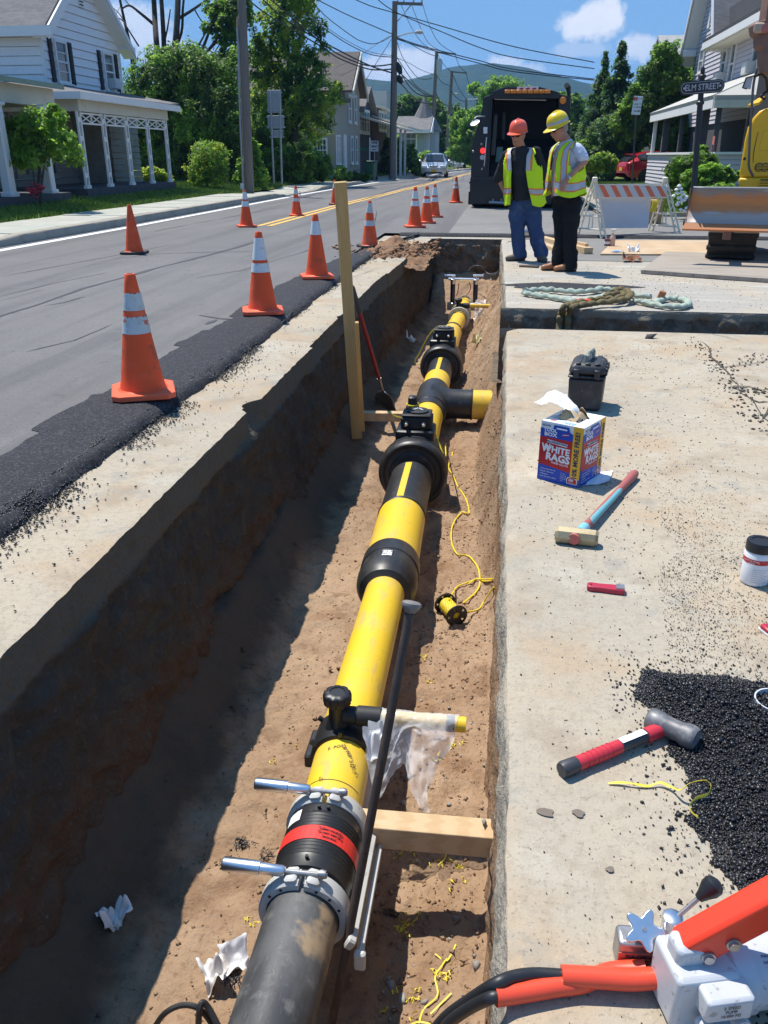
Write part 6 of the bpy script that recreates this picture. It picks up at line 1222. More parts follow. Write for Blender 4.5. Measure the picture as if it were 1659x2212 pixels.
paper('rust brown scrap of bark on the ground past the slings',pZ(1362,565,.003),.12,lay('bark',(.24,.10,.05),rough=.9),13,.1,.25)
jk=thing('floor_jack','grey rounded tool with an orange handle on the ground behind the worker in jeans','tool',pZ(1145,516));MB().tube([(-.16,0,.10),(-.12,0,.11),(.08,0,.11),(.14,0,.10)],[.05,.095,.095,.06],16).build('tool_body',m_steel,jk);MB().tube([(.02,0,.2),(-.04,.05,.42),(.06,.1,.62)],.022,8).build('handle',m_lever,jk)
MB_=MB().box((0,0,.012),(.26,.12,.02),(0,0,-.25),ch=.004);o=MB_.build('steel_trowel',m_rust);o.location=pZ(1143,577);tag(o,'flat rusty steel trowel on the ground between the boots of the workers','trowel')
# signs
ep=pZ(1503,470);Ye=19.0;e0=pY(1500,470,Ye);es=thing('street_sign','black iron street sign post with ELM STREET plate','street sign',(e0.x-.05,Ye,0));zt=pY(1518,152,Ye).z;zs=pY(1520,188,Ye).z
MB().lathe([(.16,0),(.16,.12),(.10,.2),(.085,.5),(.07,.55),(.058,.6),(.055,zs-.32),(.075,zs-.30),(.075,zs-.26),(.055,zs-.24),(.052,zs+.15),(.075,zs+.17),(.07,zs+.21),(.03,zs+.24),(.045,zs+.28),(.04,zs+.33),(.015,zs+.37),(.006,zt)],20).build('post',m_iron,es,30)
wS=pY(1569,188,Ye).x-pY(1473,188,Ye).x;mS=0;hS=.125
def stad(w_,h_):r_=h_*.95;return[(w_/2-r_+r_*math.cos(a),r_*math.sin(a))for a in np.linspace(-1.57,1.57,10)]+[(-w_/2+r_+r_*math.cos(a),r_*math.sin(a))for a in np.linspace(1.57,4.71,10)]
Mx=Matrix.Translation((mS,-.035,zs))@Matrix.Rotation(R(90),4,'X');pl_=MB().prism(stad(wS,hS),.03,Mx).build('name_plate',m_iron,es,smooth=0)
for w_,h_,mt,dz in((wS-.05,hS-.022,m_silver,.032),(wS-.065,hS-.030,m_iron,.034)):MB().prism(stad(w_,h_),.002,Matrix.Translation((mS,-.035,zs))@Matrix.Rotation(R(90),4,'X')@Matrix.Translation((0,0,dz))).build('plate_border',mt,pl_,smooth=0)
text_mesh('lettering','ELM STREET',.155,m_silver,pl_,(mS,-.074,zs-.002),(R(90),0,0),depth=.001,bold=.002,sx=.80)
for s in(-1,1):MB().tube([(mS+s*(wS/2-.085),-.071,zs),(mS+s*(wS/2-.085),-.075,zs)],.022,12).build('rosette',m_silver,pl_)
Yp=29.0;p0=pY(1364,420,Yp);zt=pY(1377,212,Yp);ps=thing('parking_sign','small white and red parking sign on a thin dark post','parking sign',(p0.x,Yp,.12));top=zt-ps.location
b=MB();b.tube([(0,0,0),(top.x*.98,0,top.z-.05)],.026,6);b.build('post',m_dk,ps);pc=pY(1376,228,Yp)-ps.location+Vector((0,-.035,0));wS=pY(1386,228,Yp).x-pY(1367,228,Yp).x;hS=(pY(1376,210,Yp).z-pY(1376,250,Yp).z);pl_=MB().box(pc,(wS,.012,hS),(0,R(4),0),ch=.004).build('plate',m_sign,ps,smooth=0)
MB().box(pc+Vector((-wS*.24,-.008,hS*.36)),(wS*.40,.003,hS*.2),(0,R(4),0)).build('red_square',m_bred,pl_);text_mesh('lettering','2',.10,m_sign,pl_,pc+Vector((-wS*.24,-.011,hS*.36)),(R(90),0,0))
for s,z_,h_ in(('PARKING',.36,.045),('HERE TO',.06,.065),('CORNER',-.10,.065)):text_mesh('lettering',s,h_,m_ink if z_<.3 else m_bred,pl_,pc+Vector((.02 if z_<.3 else wS*.22,-.008,hS*z_)),(R(90),0,0),depth=.001)
b=MB();z=-.30*hS;b.box(pc+Vector((-.02,-.008,z)),(wS*.5,.003,.02));b.prism([(0,-.035),(.06,0),(0,.035)],.003,Matrix.Translation(pc+Vector((wS*.2,-.0065,z)))@Matrix.Rotation(R(90),4,'X'));b.build('arrow',m_ink,pl_)
es.rotation_euler=(0,R(-3.6),0)
# black work truck at the kerb, seen from behind
m_trk=lay('truck black paint',(.010,.010,.011),[('noise',2.5,.52,.75,(.022,.021,.020),.7),('noise',18,.62,.74,(.05,.046,.04),.5)],rough=.38,spec=.5);m_trkin=lay('tarry hopper',(.007,.007,.007),rough=.8);m_tyre=lay('tyre rubber',(.02,.02,.02),[('noise',20,.5,.7,(.04,.038,.035),.5)],rough=.85)
m_amber=lay('amber lens',(.75,.22,.01),rough=.3,spec=.6);m_redl=lay('lit red lamp',(.8,.01,.01),rough=.3,emit=((1.0,.03,.02),1.6));m_rlens=lay('red lens',(.45,.02,.02),rough=.3);m_teal2=lay('dull teal sheet',(.10,.20,.19),rough=.7)
YT=24.6;to=pY(1125,455,YT);to.z=ROADZ;tk=thing('work_truck','big black work truck parked at the kerb, its open rear facing the trench','truck',to)
def TP(x,y,dy=0):return pY(x,y,YT+dy)-pY(0,0,0)*0-to
def xz(p):return(p.x,p.z)
def ext(name,pix,d0,d1,mat,par=tk,bev=.012):
 poly=[xz(TP(x,y))for x,y in pix];return MB().prism([(a,c)for a,c in poly],d1-d0,Matrix.Translation((0,d1,0))@Matrix.Rotation(R(90),4,'X')).build(name,mat,par,smooth=0,bevel=bev)
ext('side_wall',[(1056,382),(1017,382),(1020,311),(1032,271),(1043,228),(1043,211),(1064,203),(1064,212)],0,4.6,m_trk);ext('side_wall',[(1229,382),(1205,382),(1207,212),(1207,203),(1231,209),(1232,230)],0,4.6,m_trk)
ext('roof',[(1062,213),(1062,199),(1090,188),(1166,188),(1209,200),(1209,213)],-.05,4.6,m_trk);ext('hopper_wall',[(1060,382),(1060,210),(1207,210),(1207,382)],1.5,1.56,m_trkin,bev=0)
MB().slab4(TP(1060,380),TP(1206,380),TP(1206,300,1.5),TP(1060,300,1.5),.05).build('hopper_floor',m_trkin,tk,smooth=0)
ext('tailgate',[(1015,441),(1015,394),(1017,381),(1230,381),(1228,432),(1192,432),(1190,441)],-.04,.5,m_trk);MB().box(TP(1104,395,-.08),(2.3,.06,.035)).build('step_edge',m_trk,tk);MB().tube([TP(1056,437,-.12),TP(1110,440,-.12)],.045,10).build('step_bar',m_steel,tk)
ext('chassis',[(1040,450),(1040,430),(1215,430),(1215,450)],.6,4.4,m_trkin,bev=0)
for s,x in((-1,1030),(1,1212)):
 for dx in(0,11*-s):
  c=TP(x+dx,400,.95);c.z=.50;w_=MB().lathe([(.30,-.13),(.46,-.13),(.50,-.09),(.50,.09),(.46,.13),(.30,.13)],32,c,(1,0,0)).build('wheel',m_tyre,tk);MB().lathe([(.0,-.06),(.30,-.10),(.30,.10),(0,.06)],20,c,(1,0,0)).build('rim',m_trk,w_)
 MB().box(TP(x-3*s,428,.30),(.55,.02,.34)).build('mud_flap',m_trkin,tk)
lb_=MB();n=8
for k in range(n):a,c=TP(1090+12.4*k,197.5,-.12),TP(1090+12.4*(k+1),198.6,-.12);MB().box((a+c)/2,((c-a).x*.95,.10,.085),ch=.01).build('amber_lamp',m_amber,tk)
lb_.box(TP(1140,190.6,-.1),(.55,.06,.075));mk_=lb_.build('marker_housing',m_sign,tk)
for x in(1126,1140,1154):MB().box(TP(x,191,-.14),(.10,.02,.04),ch=.006).build('marker_lamp',m_rlens,mk_)
MB().lathe([(.085,0),(.085,.05),(.06,.07),(0,.075)],20,TP(1216,217,-.02),(0,-1,0)).build('amber_round_lamp',m_amber,tk);MB().lathe([(.07,0),(.07,.04),(0,.055)],18,TP(1043,325.5,-.02),(0,-1,0)).build('tail_lamp',m_redl,tk);MB().lathe([(.065,0),(.065,.03),(0,.04)],18,TP(1042,340,-.02),(0,-1,0)).build('reverse_lamp',m_grey,tk)
for z in(276,283):MB().box(TP(1048.5,z+2,-.03),(.11,.03,.08),ch=.01).build('lamp_box',m_sign,tk)
MB().tube([TP(1054,297,-.02),TP(1051,297,-.09),TP(1049,320,-.09),TP(1046,359,-.09),TP(1048,362,-.02)],.016,8).build('grab_handle',m_chrome,tk)
mr=MB();mr.tube([TP(1048,251,0),TP(1030,252,-.05),TP(1025,256,-.08),TP(1024,262,-.08)],.016,8);mr=mr.build('mirror_arm',m_steel,tk);MB().lathe([(.0,-.02),(.13,-.012),(.13,.012),(0,.03)],24,TP(1026,265.5,-.10),(-.35,-.45,.82)).build('mirror',m_chrome,mr)
ext('teal_sheet',[(1068,368),(1073,317),(1086,317),(1084,372)],.55,.62,m_teal2,bev=0);ext('ladder_strip',[(1060,335),(1068,247),(1075,247),(1069,335)],.25,.30,lay('worn steel strip',(.05,.05,.05),[('noise',20,.5,.7,(.12,.12,.11),.6)],rough=.7),bev=0);ext('inner_post',[(1084,300),(1086,240),(1092,240),(1090,300)],.9,1.0,m_trk,bev=0)
MB().tube([TP(1058,206,-.03),TP(1057,260,-.03),TP(1056,330,-.03),TP(1055,375,-.03)],.02,8).build('hose',m_cab,tk);MB().tube([TP(1068,214,.1),TP(1180,216,.1)],.02,8).build('roll_bar',m_steel,tk)
MB().tube([TP(1229,232,2.5),TP(1229,200,2.5),TP(1227.5,189,2.5),TP(1223.5,184,2.4)],[.055,.055,.075,.075],14).build('exhaust_stack',m_trk,tk)
MB().box((TP(1130,300,5.6).x,TP(1130,300,5.6).y,1.65),(2.3,1.7,2.1),ch=.12).build('cab',m_trk,tk);MB().box((TP(1130,300,5.6).x,TP(1130,300,5.6).y,.5),(2.0,1.0,.6),ch=.1).build('cab_base',m_trkin,tk)
for x,y in((1040,311),(1022,327),(1041,365),(1065,432),(1083,432)):MB().box(TP(x,y,-.05),(.05,.03,.06),ch=.008).build('fitting',m_steel,tk)
# excavator with dozer blade, right edge
m_exy=lay('excavator yellow',(.80,.46,.008),[('noise',3,.52,.75,(.72,.40,.02),.5),('noise',20,.64,.74,(.45,.30,.08),.4)],rough=.38,spec=.5);m_bladeS=lay('worn blade steel',(.21,.22,.235),[('noise',3,.5,.7,(.27,.28,.29),.6,(.4,1,3)),('z',1,1.07,.97,(.50,.205,.06),.92,None,(2.2,.30)),('noise',7,.52,.66,(.36,.16,.07),.6,(.4,1,3)),('z',1,.80,.72,(.40,.39,.38),.8,None,(3,.22)),('noise',4,.60,.70,(.56,.55,.54),.7,(.3,1,4))],rough=.55,metal=.25)
m_bladeE=lay('rusty cutting edge',(.44,.175,.07),[('noise',6,.5,.7,(.36,.22,.14),.7,(.4,1,2))],rough=.7,metal=.2);m_boom=lay('boom rust brown',(.20,.105,.075),[('noise',5,.5,.7,(.12,.065,.05),.7)],rough=.7);m_track=lay('track rubber',(.022,.019,.017),[('noise',8,.5,.72,(.06,.045,.035),.6)],rough=.85)
YB=12.05;xo_=thing('excavator','yellow tracked excavator with a rusty dozer blade at the right edge','excavator',(4.1,13.2,.055));eo=xo_.location.copy()
def EP(x,y,Y):return pY(x,y,Y)-eo
xl_=EP(1478,490,YB).x;xr_=xl_+2.0;zt_,zb_=EP(1500,406,YB+.1).z,EP(1474,494,YB).z;hB=zt_-zb_
prof=[(0.0,0),(.06,.10),(.13,.26),(.175,.45),(.19,.62),(.17,.80),(.13,.95),(.10,1.0)];xs=np.linspace(0,1,14)
X,S_=np.meshgrid(xs,np.linspace(.12,1,22));Yg=np.interp(S_,[p[1]for p in prof],[p[0]for p in prof])+(YB-eo.y);Zg=zb_+hB*S_;Xg=xl_+(xr_-xl_)*X+.055*S_*(1-2*X)*.8
bl=np_grid('dozer_blade',Xg,Yg,Zg,m_bladeS,xo_);s_=bl.modifiers.new('t','SOLIDIFY');s_.thickness=.025;s_.offset=-1
MB().slab4((xl_-.02,YB-eo.y-.025,zb_),(xr_+.02,YB-eo.y-.025,zb_),(xr_,YB-eo.y+.055,zb_+hB*.14),(xl_,YB-eo.y+.055,zb_+hB*.14),.03).build('cutting_edge',m_bladeE,bl,smooth=0)
for x in(xl_+.01,xr_-.01):MB().prism([(p[0]+.0,zb_+hB*p[1])for p in prof]+[(p[0]+.04,zb_+hB*p[1])for p in reversed(prof)],.02,Matrix.Translation((x-.01 if x<1 else x,YB-eo.y,0))@Matrix(((0,0,1,0),(1,0,0,0),(0,1,0,0),(0,0,0,1)))).build('blade_end',m_boom,bl,smooth=0)
for dx in(0,1.45):
 x0=EP(1507,530,12.6).x+dx;w_=.62;yt0,yt1,rT=12.55-eo.y+.33,15.3-eo.y-.33,.33
 pts=[(yt0-rT*math.sin(a),rT+.03-rT*math.cos(a)*-1)for a in np.linspace(math.pi,0,12)];pts=[(yt0-rT*math.sin(a),rT+.02+rT*math.cos(a))for a in np.linspace(0,math.pi,12)]+[(yt1+rT*math.sin(a),rT+.02-rT*math.cos(a))for a in np.linspace(0,math.pi,12)]
 Mt=Matrix(((0,0,1,x0),(1,0,0,0),(0,1,0,0),(0,0,0,1)));tr=MB().prism(pts,w_,Mt).build('track',m_track,xo_,bevel=.02)
 for k,a in enumerate(np.linspace(-.1,math.pi+.1,7)):
  c=Vector((x0+w_/2,yt0-(rT+.015)*math.sin(a),rT+.02+(rT+.015)*math.cos(a)));MB().box(c,(w_+.03,.055,.075),(a+math.pi/2,0,0),ch=.015).build('track_lug',m_track,tr)
 for k in range(12):
  for zz_ in(2*rT+.035,):MB().box((x0+w_/2,yt0+.2+k*.17,zz_),(w_+.02,.07,.04),ch=.01).build('track_lug',m_track,tr)
MB().box((1.0,.7,.45),(1.3,1.5,.35),ch=.05).build('undercarriage',m_track,xo_);MB().cyl((.95,.8,.5),(.95,.8,.85),.45,n=24).build('slew_ring',m_track,xo_)
MB().box((xl_+.55,-.45,.38),(.10,1.2,.14),(.0,0,0)).box((xl_+1.45,-.45,.38),(.10,1.2,.14)).build('blade_arm',m_boom,xo_)
pv=Matrix.Translation((xl_,YB-eo.y,0))@Matrix.Rotation(R(-13),4,'Z')@Matrix.Translation((-xl_,eo.y-YB,0))
for o in xo_.children:o.matrix_basis=pv@o.matrix_basis
YH=13.1
pix=[(1596,384),(1603,340),(1609,301),(1615,277),(1627,254),(1640,240),(1655,234),(1700,230),(1790,228),(1790,384)];hpoly=[(EP(x,y,YH).x,EP(x,y,YH).z)for x,y in pix]
ho=MB().prism(hpoly,1.9,Matrix.Translation((0,YH+1.9-eo.y,0))@Matrix.Rotation(R(90),4,'X')).build('engine_cover',m_exy,xo_,30,bevel=.03)
sk_=[(1596,384),(1595,393),(1598,403),(1606,408),(1790,410),(1790,384)];spoly=[(EP(x,y,YH).x,EP(x,y,YH).z)for x,y in sk_];MB().prism(spoly,2.0,Matrix.Translation((0,YH+1.96-eo.y,0))@Matrix.Rotation(R(90),4,'X')).build('counterweight',m_exy,xo_,30,bevel=.03)
for x in(1638.5,1651):
 c=EP(x,361,YH)+Vector((0,-.004,0));vt=MB().lathe([(.0,-.002),(.052,-.002),(.058,.006),(.050,.010),(0,.008)],24,c,(0,-1,0)).build('round_vent',m_ink,ho)
 for k in range(-2,3):MB().box(c+Vector((0,-.012,k*.019)),(.085-abs(k)*.015,.006,.008)).build('vent_slat',m_exy,vt)
MB().box(EP(1660,396,YH-.06)+Vector((.04,0,0)),(.30,.02,.11)).build('louvre_recess',m_ink,xo_)
for k in range(4):MB().box(EP(1660,391+3.6*k,YH-.085)+Vector((.04,0,0)),(.30,.02,.012)).build('louvre_slat',m_exy,xo_)
hp_=EP(1597,390,YH);ph=Matrix.Translation(hp_)@Matrix.Rotation(R(-15),4,'Z')@Matrix.Translation(-hp_)
for o in[c for c in xo_.children if c.name.split('.')[0]in('engine_cover','counterweight','louvre_recess','louvre_slat')]:o.matrix_basis=ph@o.matrix_basis
MB().lathe([(0,0),(.02,0),(.018,.012),(0,.014)],16,EP(1608,343,YH),(0,-1,0)).build('latch',m_ink,ho);MB().prism([(EP(1637,325,YH).x,EP(1637,325,YH).z),(EP(1700,325,YH).x,EP(1700,325,YH).z),(EP(1700,275,YH).x,EP(1700,275,YH).z),(EP(1650,282,YH).x,EP(1650,282,YH).z)],.02,Matrix.Translation((0,YH-eo.y+.008,0))@Matrix.Rotation(R(90),4,'X')).build('side_panel',m_exy,ho,bevel=.006)
MB().tube(smooth_path([EP(1655,240,YH-.02),EP(1645,262,YH-.03),EP(1634,300,YH-.03),EP(1627,340,YH-.03),EP(1628,372,YH-.03)],4),.008,6).build('seam_cable',m_cab,xo_)
MB().tube(smooth_path([EP(1636,148,12.8),EP(1631,165,12.8),EP(1627,188,12.8),EP(1624,230,12.8),EP(1620,290,12.85),EP(1618,340,12.9),EP(1618,362,12.95),EP(1627,381,13.0)],4),.017,10).build('grab_rail',m_lead,xo_)
mq=MB().slab4(EP(1604,190,12.72),EP(1622,193,12.75),EP(1627,165,12.75),EP(1613,168,12.72),.03).build('mirror',lay('mirror shell',(.42,.43,.45),rough=.25,spec=.6),xo_,bevel=.008)
MB().tube([EP(1613,192,12.7),EP(1604,190,12.7),EP(1612,168,12.7),EP(1628,164,12.72)],.010,6).build('mirror_rim',m_ink,mq)
MB().slab4(EP(1615,227,12.9),EP(1640,221,12.9),EP(1652,208,13.1),EP(1638,212,13.1),.03).build('work_lamp_visor',m_exy,xo_,smooth=0);MB().box(EP(1690,200,13.6),(.42,1.2,1.3),ch=.05).build('cab',m_ink,xo_)
MB().tube([EP(1652,215,12.9),EP(1642,208,12.9),EP(1655,198,12.95)],.02,8).build('bracket',m_ink,xo_);MB().tube([EP(1629,165,12.75),EP(1645,160,12.8),EP(1655,170,12.9),EP(1658,200,13)],.016,8).build('bracket',m_ink,xo_)
bp=[(1660,-10),(1655,20),(1652,44),(1636,47),(1629,52),(1632,72),(1640,78),(1640,100),(1648,104),(1648,158),(1760,166),(1760,-10)];bm=MB().prism([(EP(x,y,12.7).x,EP(x,y,12.7).z)for x,y in bp],.34,Matrix.Translation((0,13.0-eo.y,0))@Matrix.Rotation(R(90),4,'X')).build('boom',m_boom,xo_,smooth=0,bevel=.015)
MB().box(EP(1640,60,12.62),(.13,.06,.12),ch=.02).build('pin_boss',lay('pale dusty boss',(.42,.31,.24),rough=.8),bm);MB().lathe([(.055,0),(.055,.05),(.03,.06),(0,.06)],16,EP(1652,62,12.64),(0,-1,0)).build('pivot_pin',lay('faded red',(.42,.13,.10),rough=.6),bm)
# two cars: lofted bodies with glasshouses, wheels, lamps
m_silvc=lay('silver car paint',(.52,.54,.55),rough=.28,metal=.55,coat=.5);m_redc=lay('red car paint',(.42,.008,.018),rough=.22,coat=.6);m_win=lay('car glass',(.03,.035,.04),rough=.05,spec=.8);m_plate=lay('number plate yellow',(.75,.45,.03),rough=.5);m_lamp=lay('headlamp',(.75,.78,.80),rough=.1,spec=.8)
def car(name,label,loc,rz,secs,paint,wheels,rW,glass):
 """secs along the length (front first): (y, half width, sill z, belt z, roof z, roof half width)"""
 t=thing(name,label,'car',loc,rz);vs,n=[],13
 for y,w_,z0,zb_,zr,wr in secs:
  half=[(w_*.93,z0),(w_,z0+(zb_-z0)*.35),(w_*1.0,z0+(zb_-z0)*.7),(w_*.965,zb_),(wr,max(zr-.05,zb_)),(wr*.72,max(zr,zb_))]
  vs+=[(x,y,z)for x,z in half]+[(0,y,max(zr+.015,zb_))]+[(-x,y,z)for x,z in reversed(half)]
 fs=[];mi=[]
 for i in range(len(secs)-1):
  for j in range(n-1):
   fs.append((i*n+j,i*n+j+1,(i+1)*n+j+1,(i+1)*n+j));mi.append(0)
 b=MB();b.v=vs;b.f=fs+[tuple(reversed(range(n))),tuple(range((len(secs)-1)*n,len(secs)*n))];b.m=mi+[0,0];bd=b.build('body',paint,t,32)
 for(i,side)in glass:
  j0,j1={'l':(3,4),'r':(8,9),'c':(4,8)}[side];cells=[(i,j)for j in range(j0,j1)]
  ring=[Vector(vs[i*n+j0]),Vector(vs[i*n+j1]),Vector(vs[(i+1)*n+j1]),Vector(vs[(i+1)*n+j0])];c=sum(ring,Vector())/4;q=[c+(p-c)*.90 for p in ring];nr=(q[1]-q[0]).cross(q[3]-q[0]).normalized();nr=nr if nr.z>0 else-nr
  if side=='c':q=[c+(Vector(vs[i*n+3 if 0 else i*n+j0])-c)*.93,c+(Vector(vs[i*n+j1])-c)*.93,c+(Vector(vs[(i+1)*n+j1])-c)*.93,c+(Vector(vs[(i+1)*n+j0])-c)*.93]
  up_=nr*.035;MB().slab4(*[p+up_ for p in q],.05).build('window',m_win,t,smooth=0)
 for(y,x)in wheels:
  for s in(-1,1):w_=MB().lathe([(rW*.62,-.09),(rW*.95,-.09),(rW,-.06),(rW,.06),(rW*.95,.09),(rW*.62,.09)],28,(s*x,y,rW),(1,0,0)).build('wheel',m_tyre,t);rm_=MB().lathe([(0,-.07),(rW*.62,-.085),(rW*.62,.085),(0,.07)],20,(s*x,y,rW),(1,0,0)).build('rim',m_steel,w_)
 return t
c0=pZ(936,384,ROADZ);sd=car('sedan','silver sedan driving towards the camera on the far road',(c0.x,c0.y+.0,ROADZ),math.atan2(c0.x,c0.y)*-.4,[(0,.60,.32,.58,.60,.45),(.10,.80,.22,.66,.68,.6),(.8,.85,.2,.84,.86,.66),(1.15,.86,.2,.92,.94,.66),(1.75,.86,.2,.95,1.40,.56),(2.1,.86,.2,.95,1.47,.56),(3.0,.86,.2,.96,1.45,.55),(3.6,.85,.22,.98,1.02,.6),(4.3,.80,.25,.95,.97,.6),(4.4,.7,.35,.8,.82,.5)],m_silvc,[(.85,.76),(3.45,.76)],.31,[(3,'c'),(4,'l'),(5,'l'),(4,'r'),(5,'r')])
for s in(-1,1):MB().box((s*.60,.04,.66),(.34,.16,.17),(0,0,-s*.3),ch=.03).build('headlamp',m_lamp,sd);MB().box((s*.97,1.45,1.0),(.16,.10,.14),ch=.03).build('mirror',m_silvc,sd)
MB().box((0,-.01,.68),(.55,.05,.12),ch=.02).build('grille',m_steel,sd);MB().box((0,-.03,.42),(.33,.02,.16)).build('number_plate',m_plate,sd);MB().box((0,-.0,.30),(1.1,.05,.10),ch=.02).build('air_dam',m_ink,sd)
c0=pY(1330,378,43.);rc_=car('hatchback','glossy red hatchback parked beside the grey house porch',(c0.x+.25,43.2,yardZ(c0.x)+.0),R(-74),[(-.02,.55,.45,.75,.78,.4),(.08,.80,.28,.90,.95,.55),(.45,.86,.22,.98,1.20,.52),(1.0,.88,.2,.93,1.36,.52),(1.9,.88,.2,.90,1.40,.53),(2.6,.88,.2,.88,1.30,.55),(3.3,.88,.2,.88,.90,.6),(4.0,.82,.22,.75,.77,.6),(4.2,.6,.3,.6,.62,.5)],m_redc,[(.85,.80),(3.4,.80)],.33,[(1,'c'),(2,'l'),(3,'l'),(4,'l'),(2,'r'),(3,'r'),(4,'r'),(5,'c')])
for s in(-1,1):MB().box((s*.68,.08,.84),(.30,.2,.16),(0,0,s*.5),ch=.04).build('tail_lamp',m_rlens,rc_)
MB().box((0,.38,1.26),(1.0,.22,.03),ch=.01).build('spoiler',m_redc,rc_);MB().box((0,-.03,.62),(.32,.02,.15)).build('number_plate',m_plate,rc_)
c0=pZ(996,356,ROADZ);tag(copy_tree(sd),'small white parked car far down the road, mostly hidden','car').location=pY(993,352,92);wc=[o for o in C.objects if o.name.startswith('sedan.')][0];wc.rotation_euler=(0,0,R(60));wc.location.z=-.1
c0=pZ(801,390,.10);gb_=thing('wheelie_bin','dark green wheeled refuse bin on the pavement before the beige house','bin',(c0.x,c0.y,.10),R(-12));m_bin=lay('green bin plastic',(.012,.075,.045),[('noise',6,.5,.7,(.02,.095,.06),.5)],rough=.5)
MB().box((0,0,.50),(.50,.56,.92),ch=.04,taper=1.18).build('bin_body',m_bin,gb_,bevel=.01);MB().box((0,.0,.985),(.62,.68,.055),ch=.02).build('lid',m_bin,gb_,bevel=.01);MB().tube([(-.24,.36,.95),(.24,.36,.95)],.02,8).build('handle',m_bin,gb_)
for s in(-1,1):MB().lathe([(.02,-.03),(.11,-.03),(.11,.03),(.02,.03)],18,(s*.26,.24,.11),(1,0,0)).build('wheel',m_tyre,gb_)
# HOUSES
m_wsid=lay('white siding',(.78,.79,.80),[('noise',2,.5,.75,(.70,.70,.70),.5),('noise',6,.6,.75,(.45,.42,.36),.5,(1,.4,2))],rough=.7);m_gsid=lay('lilac grey siding',(.54,.51,.54),[('noise',3,.5,.75,(.48,.455,.48),.5)],rough=.75);m_trim=lay('white trim',(.72,.72,.70),[('noise',3,.55,.75,(.58,.56,.5),.5)],rough=.6);m_cream2=lay('cream weathered trim',(.58,.55,.45),[('noise',3,.5,.7,(.48,.42,.34),.6)],rough=.8)
m_roofg=lay('grey shingles',(.20,.19,.185),[('noise',1.5,.45,.7,(.26,.245,.23),.6),('cell',5,.3,.9,(.14,.135,.135),.5,(1,1,3)),('noise',40,.5,.7,(.12,.12,.12),.4)],rough=.95,spec=.1);m_shut=lay('black shutters',(.014,.013,.018),rough=.6);m_pane=lay('window glass',(.06,.075,.085),[('noise',.9,.4,.7,(.14,.17,.2),.7)],rough=.06,spec=.8)
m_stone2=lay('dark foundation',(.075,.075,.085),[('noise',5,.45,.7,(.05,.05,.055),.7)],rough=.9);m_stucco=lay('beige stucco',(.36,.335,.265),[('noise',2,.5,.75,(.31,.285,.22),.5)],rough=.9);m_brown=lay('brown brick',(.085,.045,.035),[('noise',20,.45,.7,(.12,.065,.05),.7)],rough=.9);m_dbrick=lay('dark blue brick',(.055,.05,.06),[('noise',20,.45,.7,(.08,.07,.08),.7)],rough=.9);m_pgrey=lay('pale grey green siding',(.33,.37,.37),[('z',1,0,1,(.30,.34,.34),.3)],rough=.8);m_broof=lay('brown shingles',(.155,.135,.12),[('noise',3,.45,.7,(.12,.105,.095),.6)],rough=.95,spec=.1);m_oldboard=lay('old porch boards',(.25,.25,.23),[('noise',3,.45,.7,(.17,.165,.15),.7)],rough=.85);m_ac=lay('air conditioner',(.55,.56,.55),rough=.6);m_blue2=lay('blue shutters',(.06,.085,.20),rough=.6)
def board_wall(par,a,c,z0,z1,pitch,mat,clip=None,single=True,name='siding_board',out=None):
 """clapboards between plan points a and c; clip(z) gives the part of the run (0..1) that is wall at that height"""
 a,c=Vector((*a,0)),Vector((*c,0));d=c-a;n=out or Vector((d.y,-d.x,0)).normalized();n=Vector(n);mb=MB();z=z0
 while z<z1-.01:
  h=min(pitch,z1-z)*.93;u0,u1=clip(z)if clip else(0,1);v0,v1=clip(z+h)if clip else(0,1)
  if u1>u0:
   p=[a+d*u0+n*.032+Vector((0,0,z)),a+d*u1+n*.032+Vector((0,0,z)),a+d*v1+n*.004+Vector((0,0,z+h)),a+d*v0+n*.004+Vector((0,0,z+h))];q=[x-n*.03 for x in p]
   b=MB()if single else mb;b.add(p+q,[(0,1,2,3),(7,6,5,4),(0,4,5,1),(3,2,6,7),(0,3,7,4),(1,5,6,2)])
   if single:b.build(name,mat,par,smooth=0)
  z+=pitch
 if not single:o=mb.build('siding',mat,par,smooth=0);o['kind']='stuff'
def window(par,c,d,w,h,n,bars=(1,1),tr=.09,mat=None,sill=True):
 """frame, panes and glazing bars; c centre, d along the wall, n outward"""
 c,d,n=Vector(c),Vector(d).normalized(),Vector(n).normalized();up=Vector((0,0,1));rot=Matrix((d,-n,up)).transposed();b=MB()
 for s in(-1,1):b.box(c+d*s*(w/2+tr/2)+n*.03,(tr,.06,h+2*tr),rot);b.box(c+up*s*(h/2+tr/2)+n*.03,(w,.06,tr),rot)
 b.box(c+n*.025,(w,.045,.05),rot)
 for k in range(1,bars[0]):b.box(c+d*(w*(k/bars[0]-.5))+n*.02,(.03,.03,h),rot)
 for k in range(1,bars[1]):b.box(c+up*(h*(k/bars[1]-.5))+n*.021,(w,.03,.025),rot)
 if sill:b.box(c-up*(h/2+tr+.02)+n*.05,(w+.3,.12,.05),rot)
 f=b.build('window',mat or m_trim,par,smooth=0);MB().box(c+n*.008,(w,.012,h),rot).build('pane',m_pane,f,smooth=0);return f
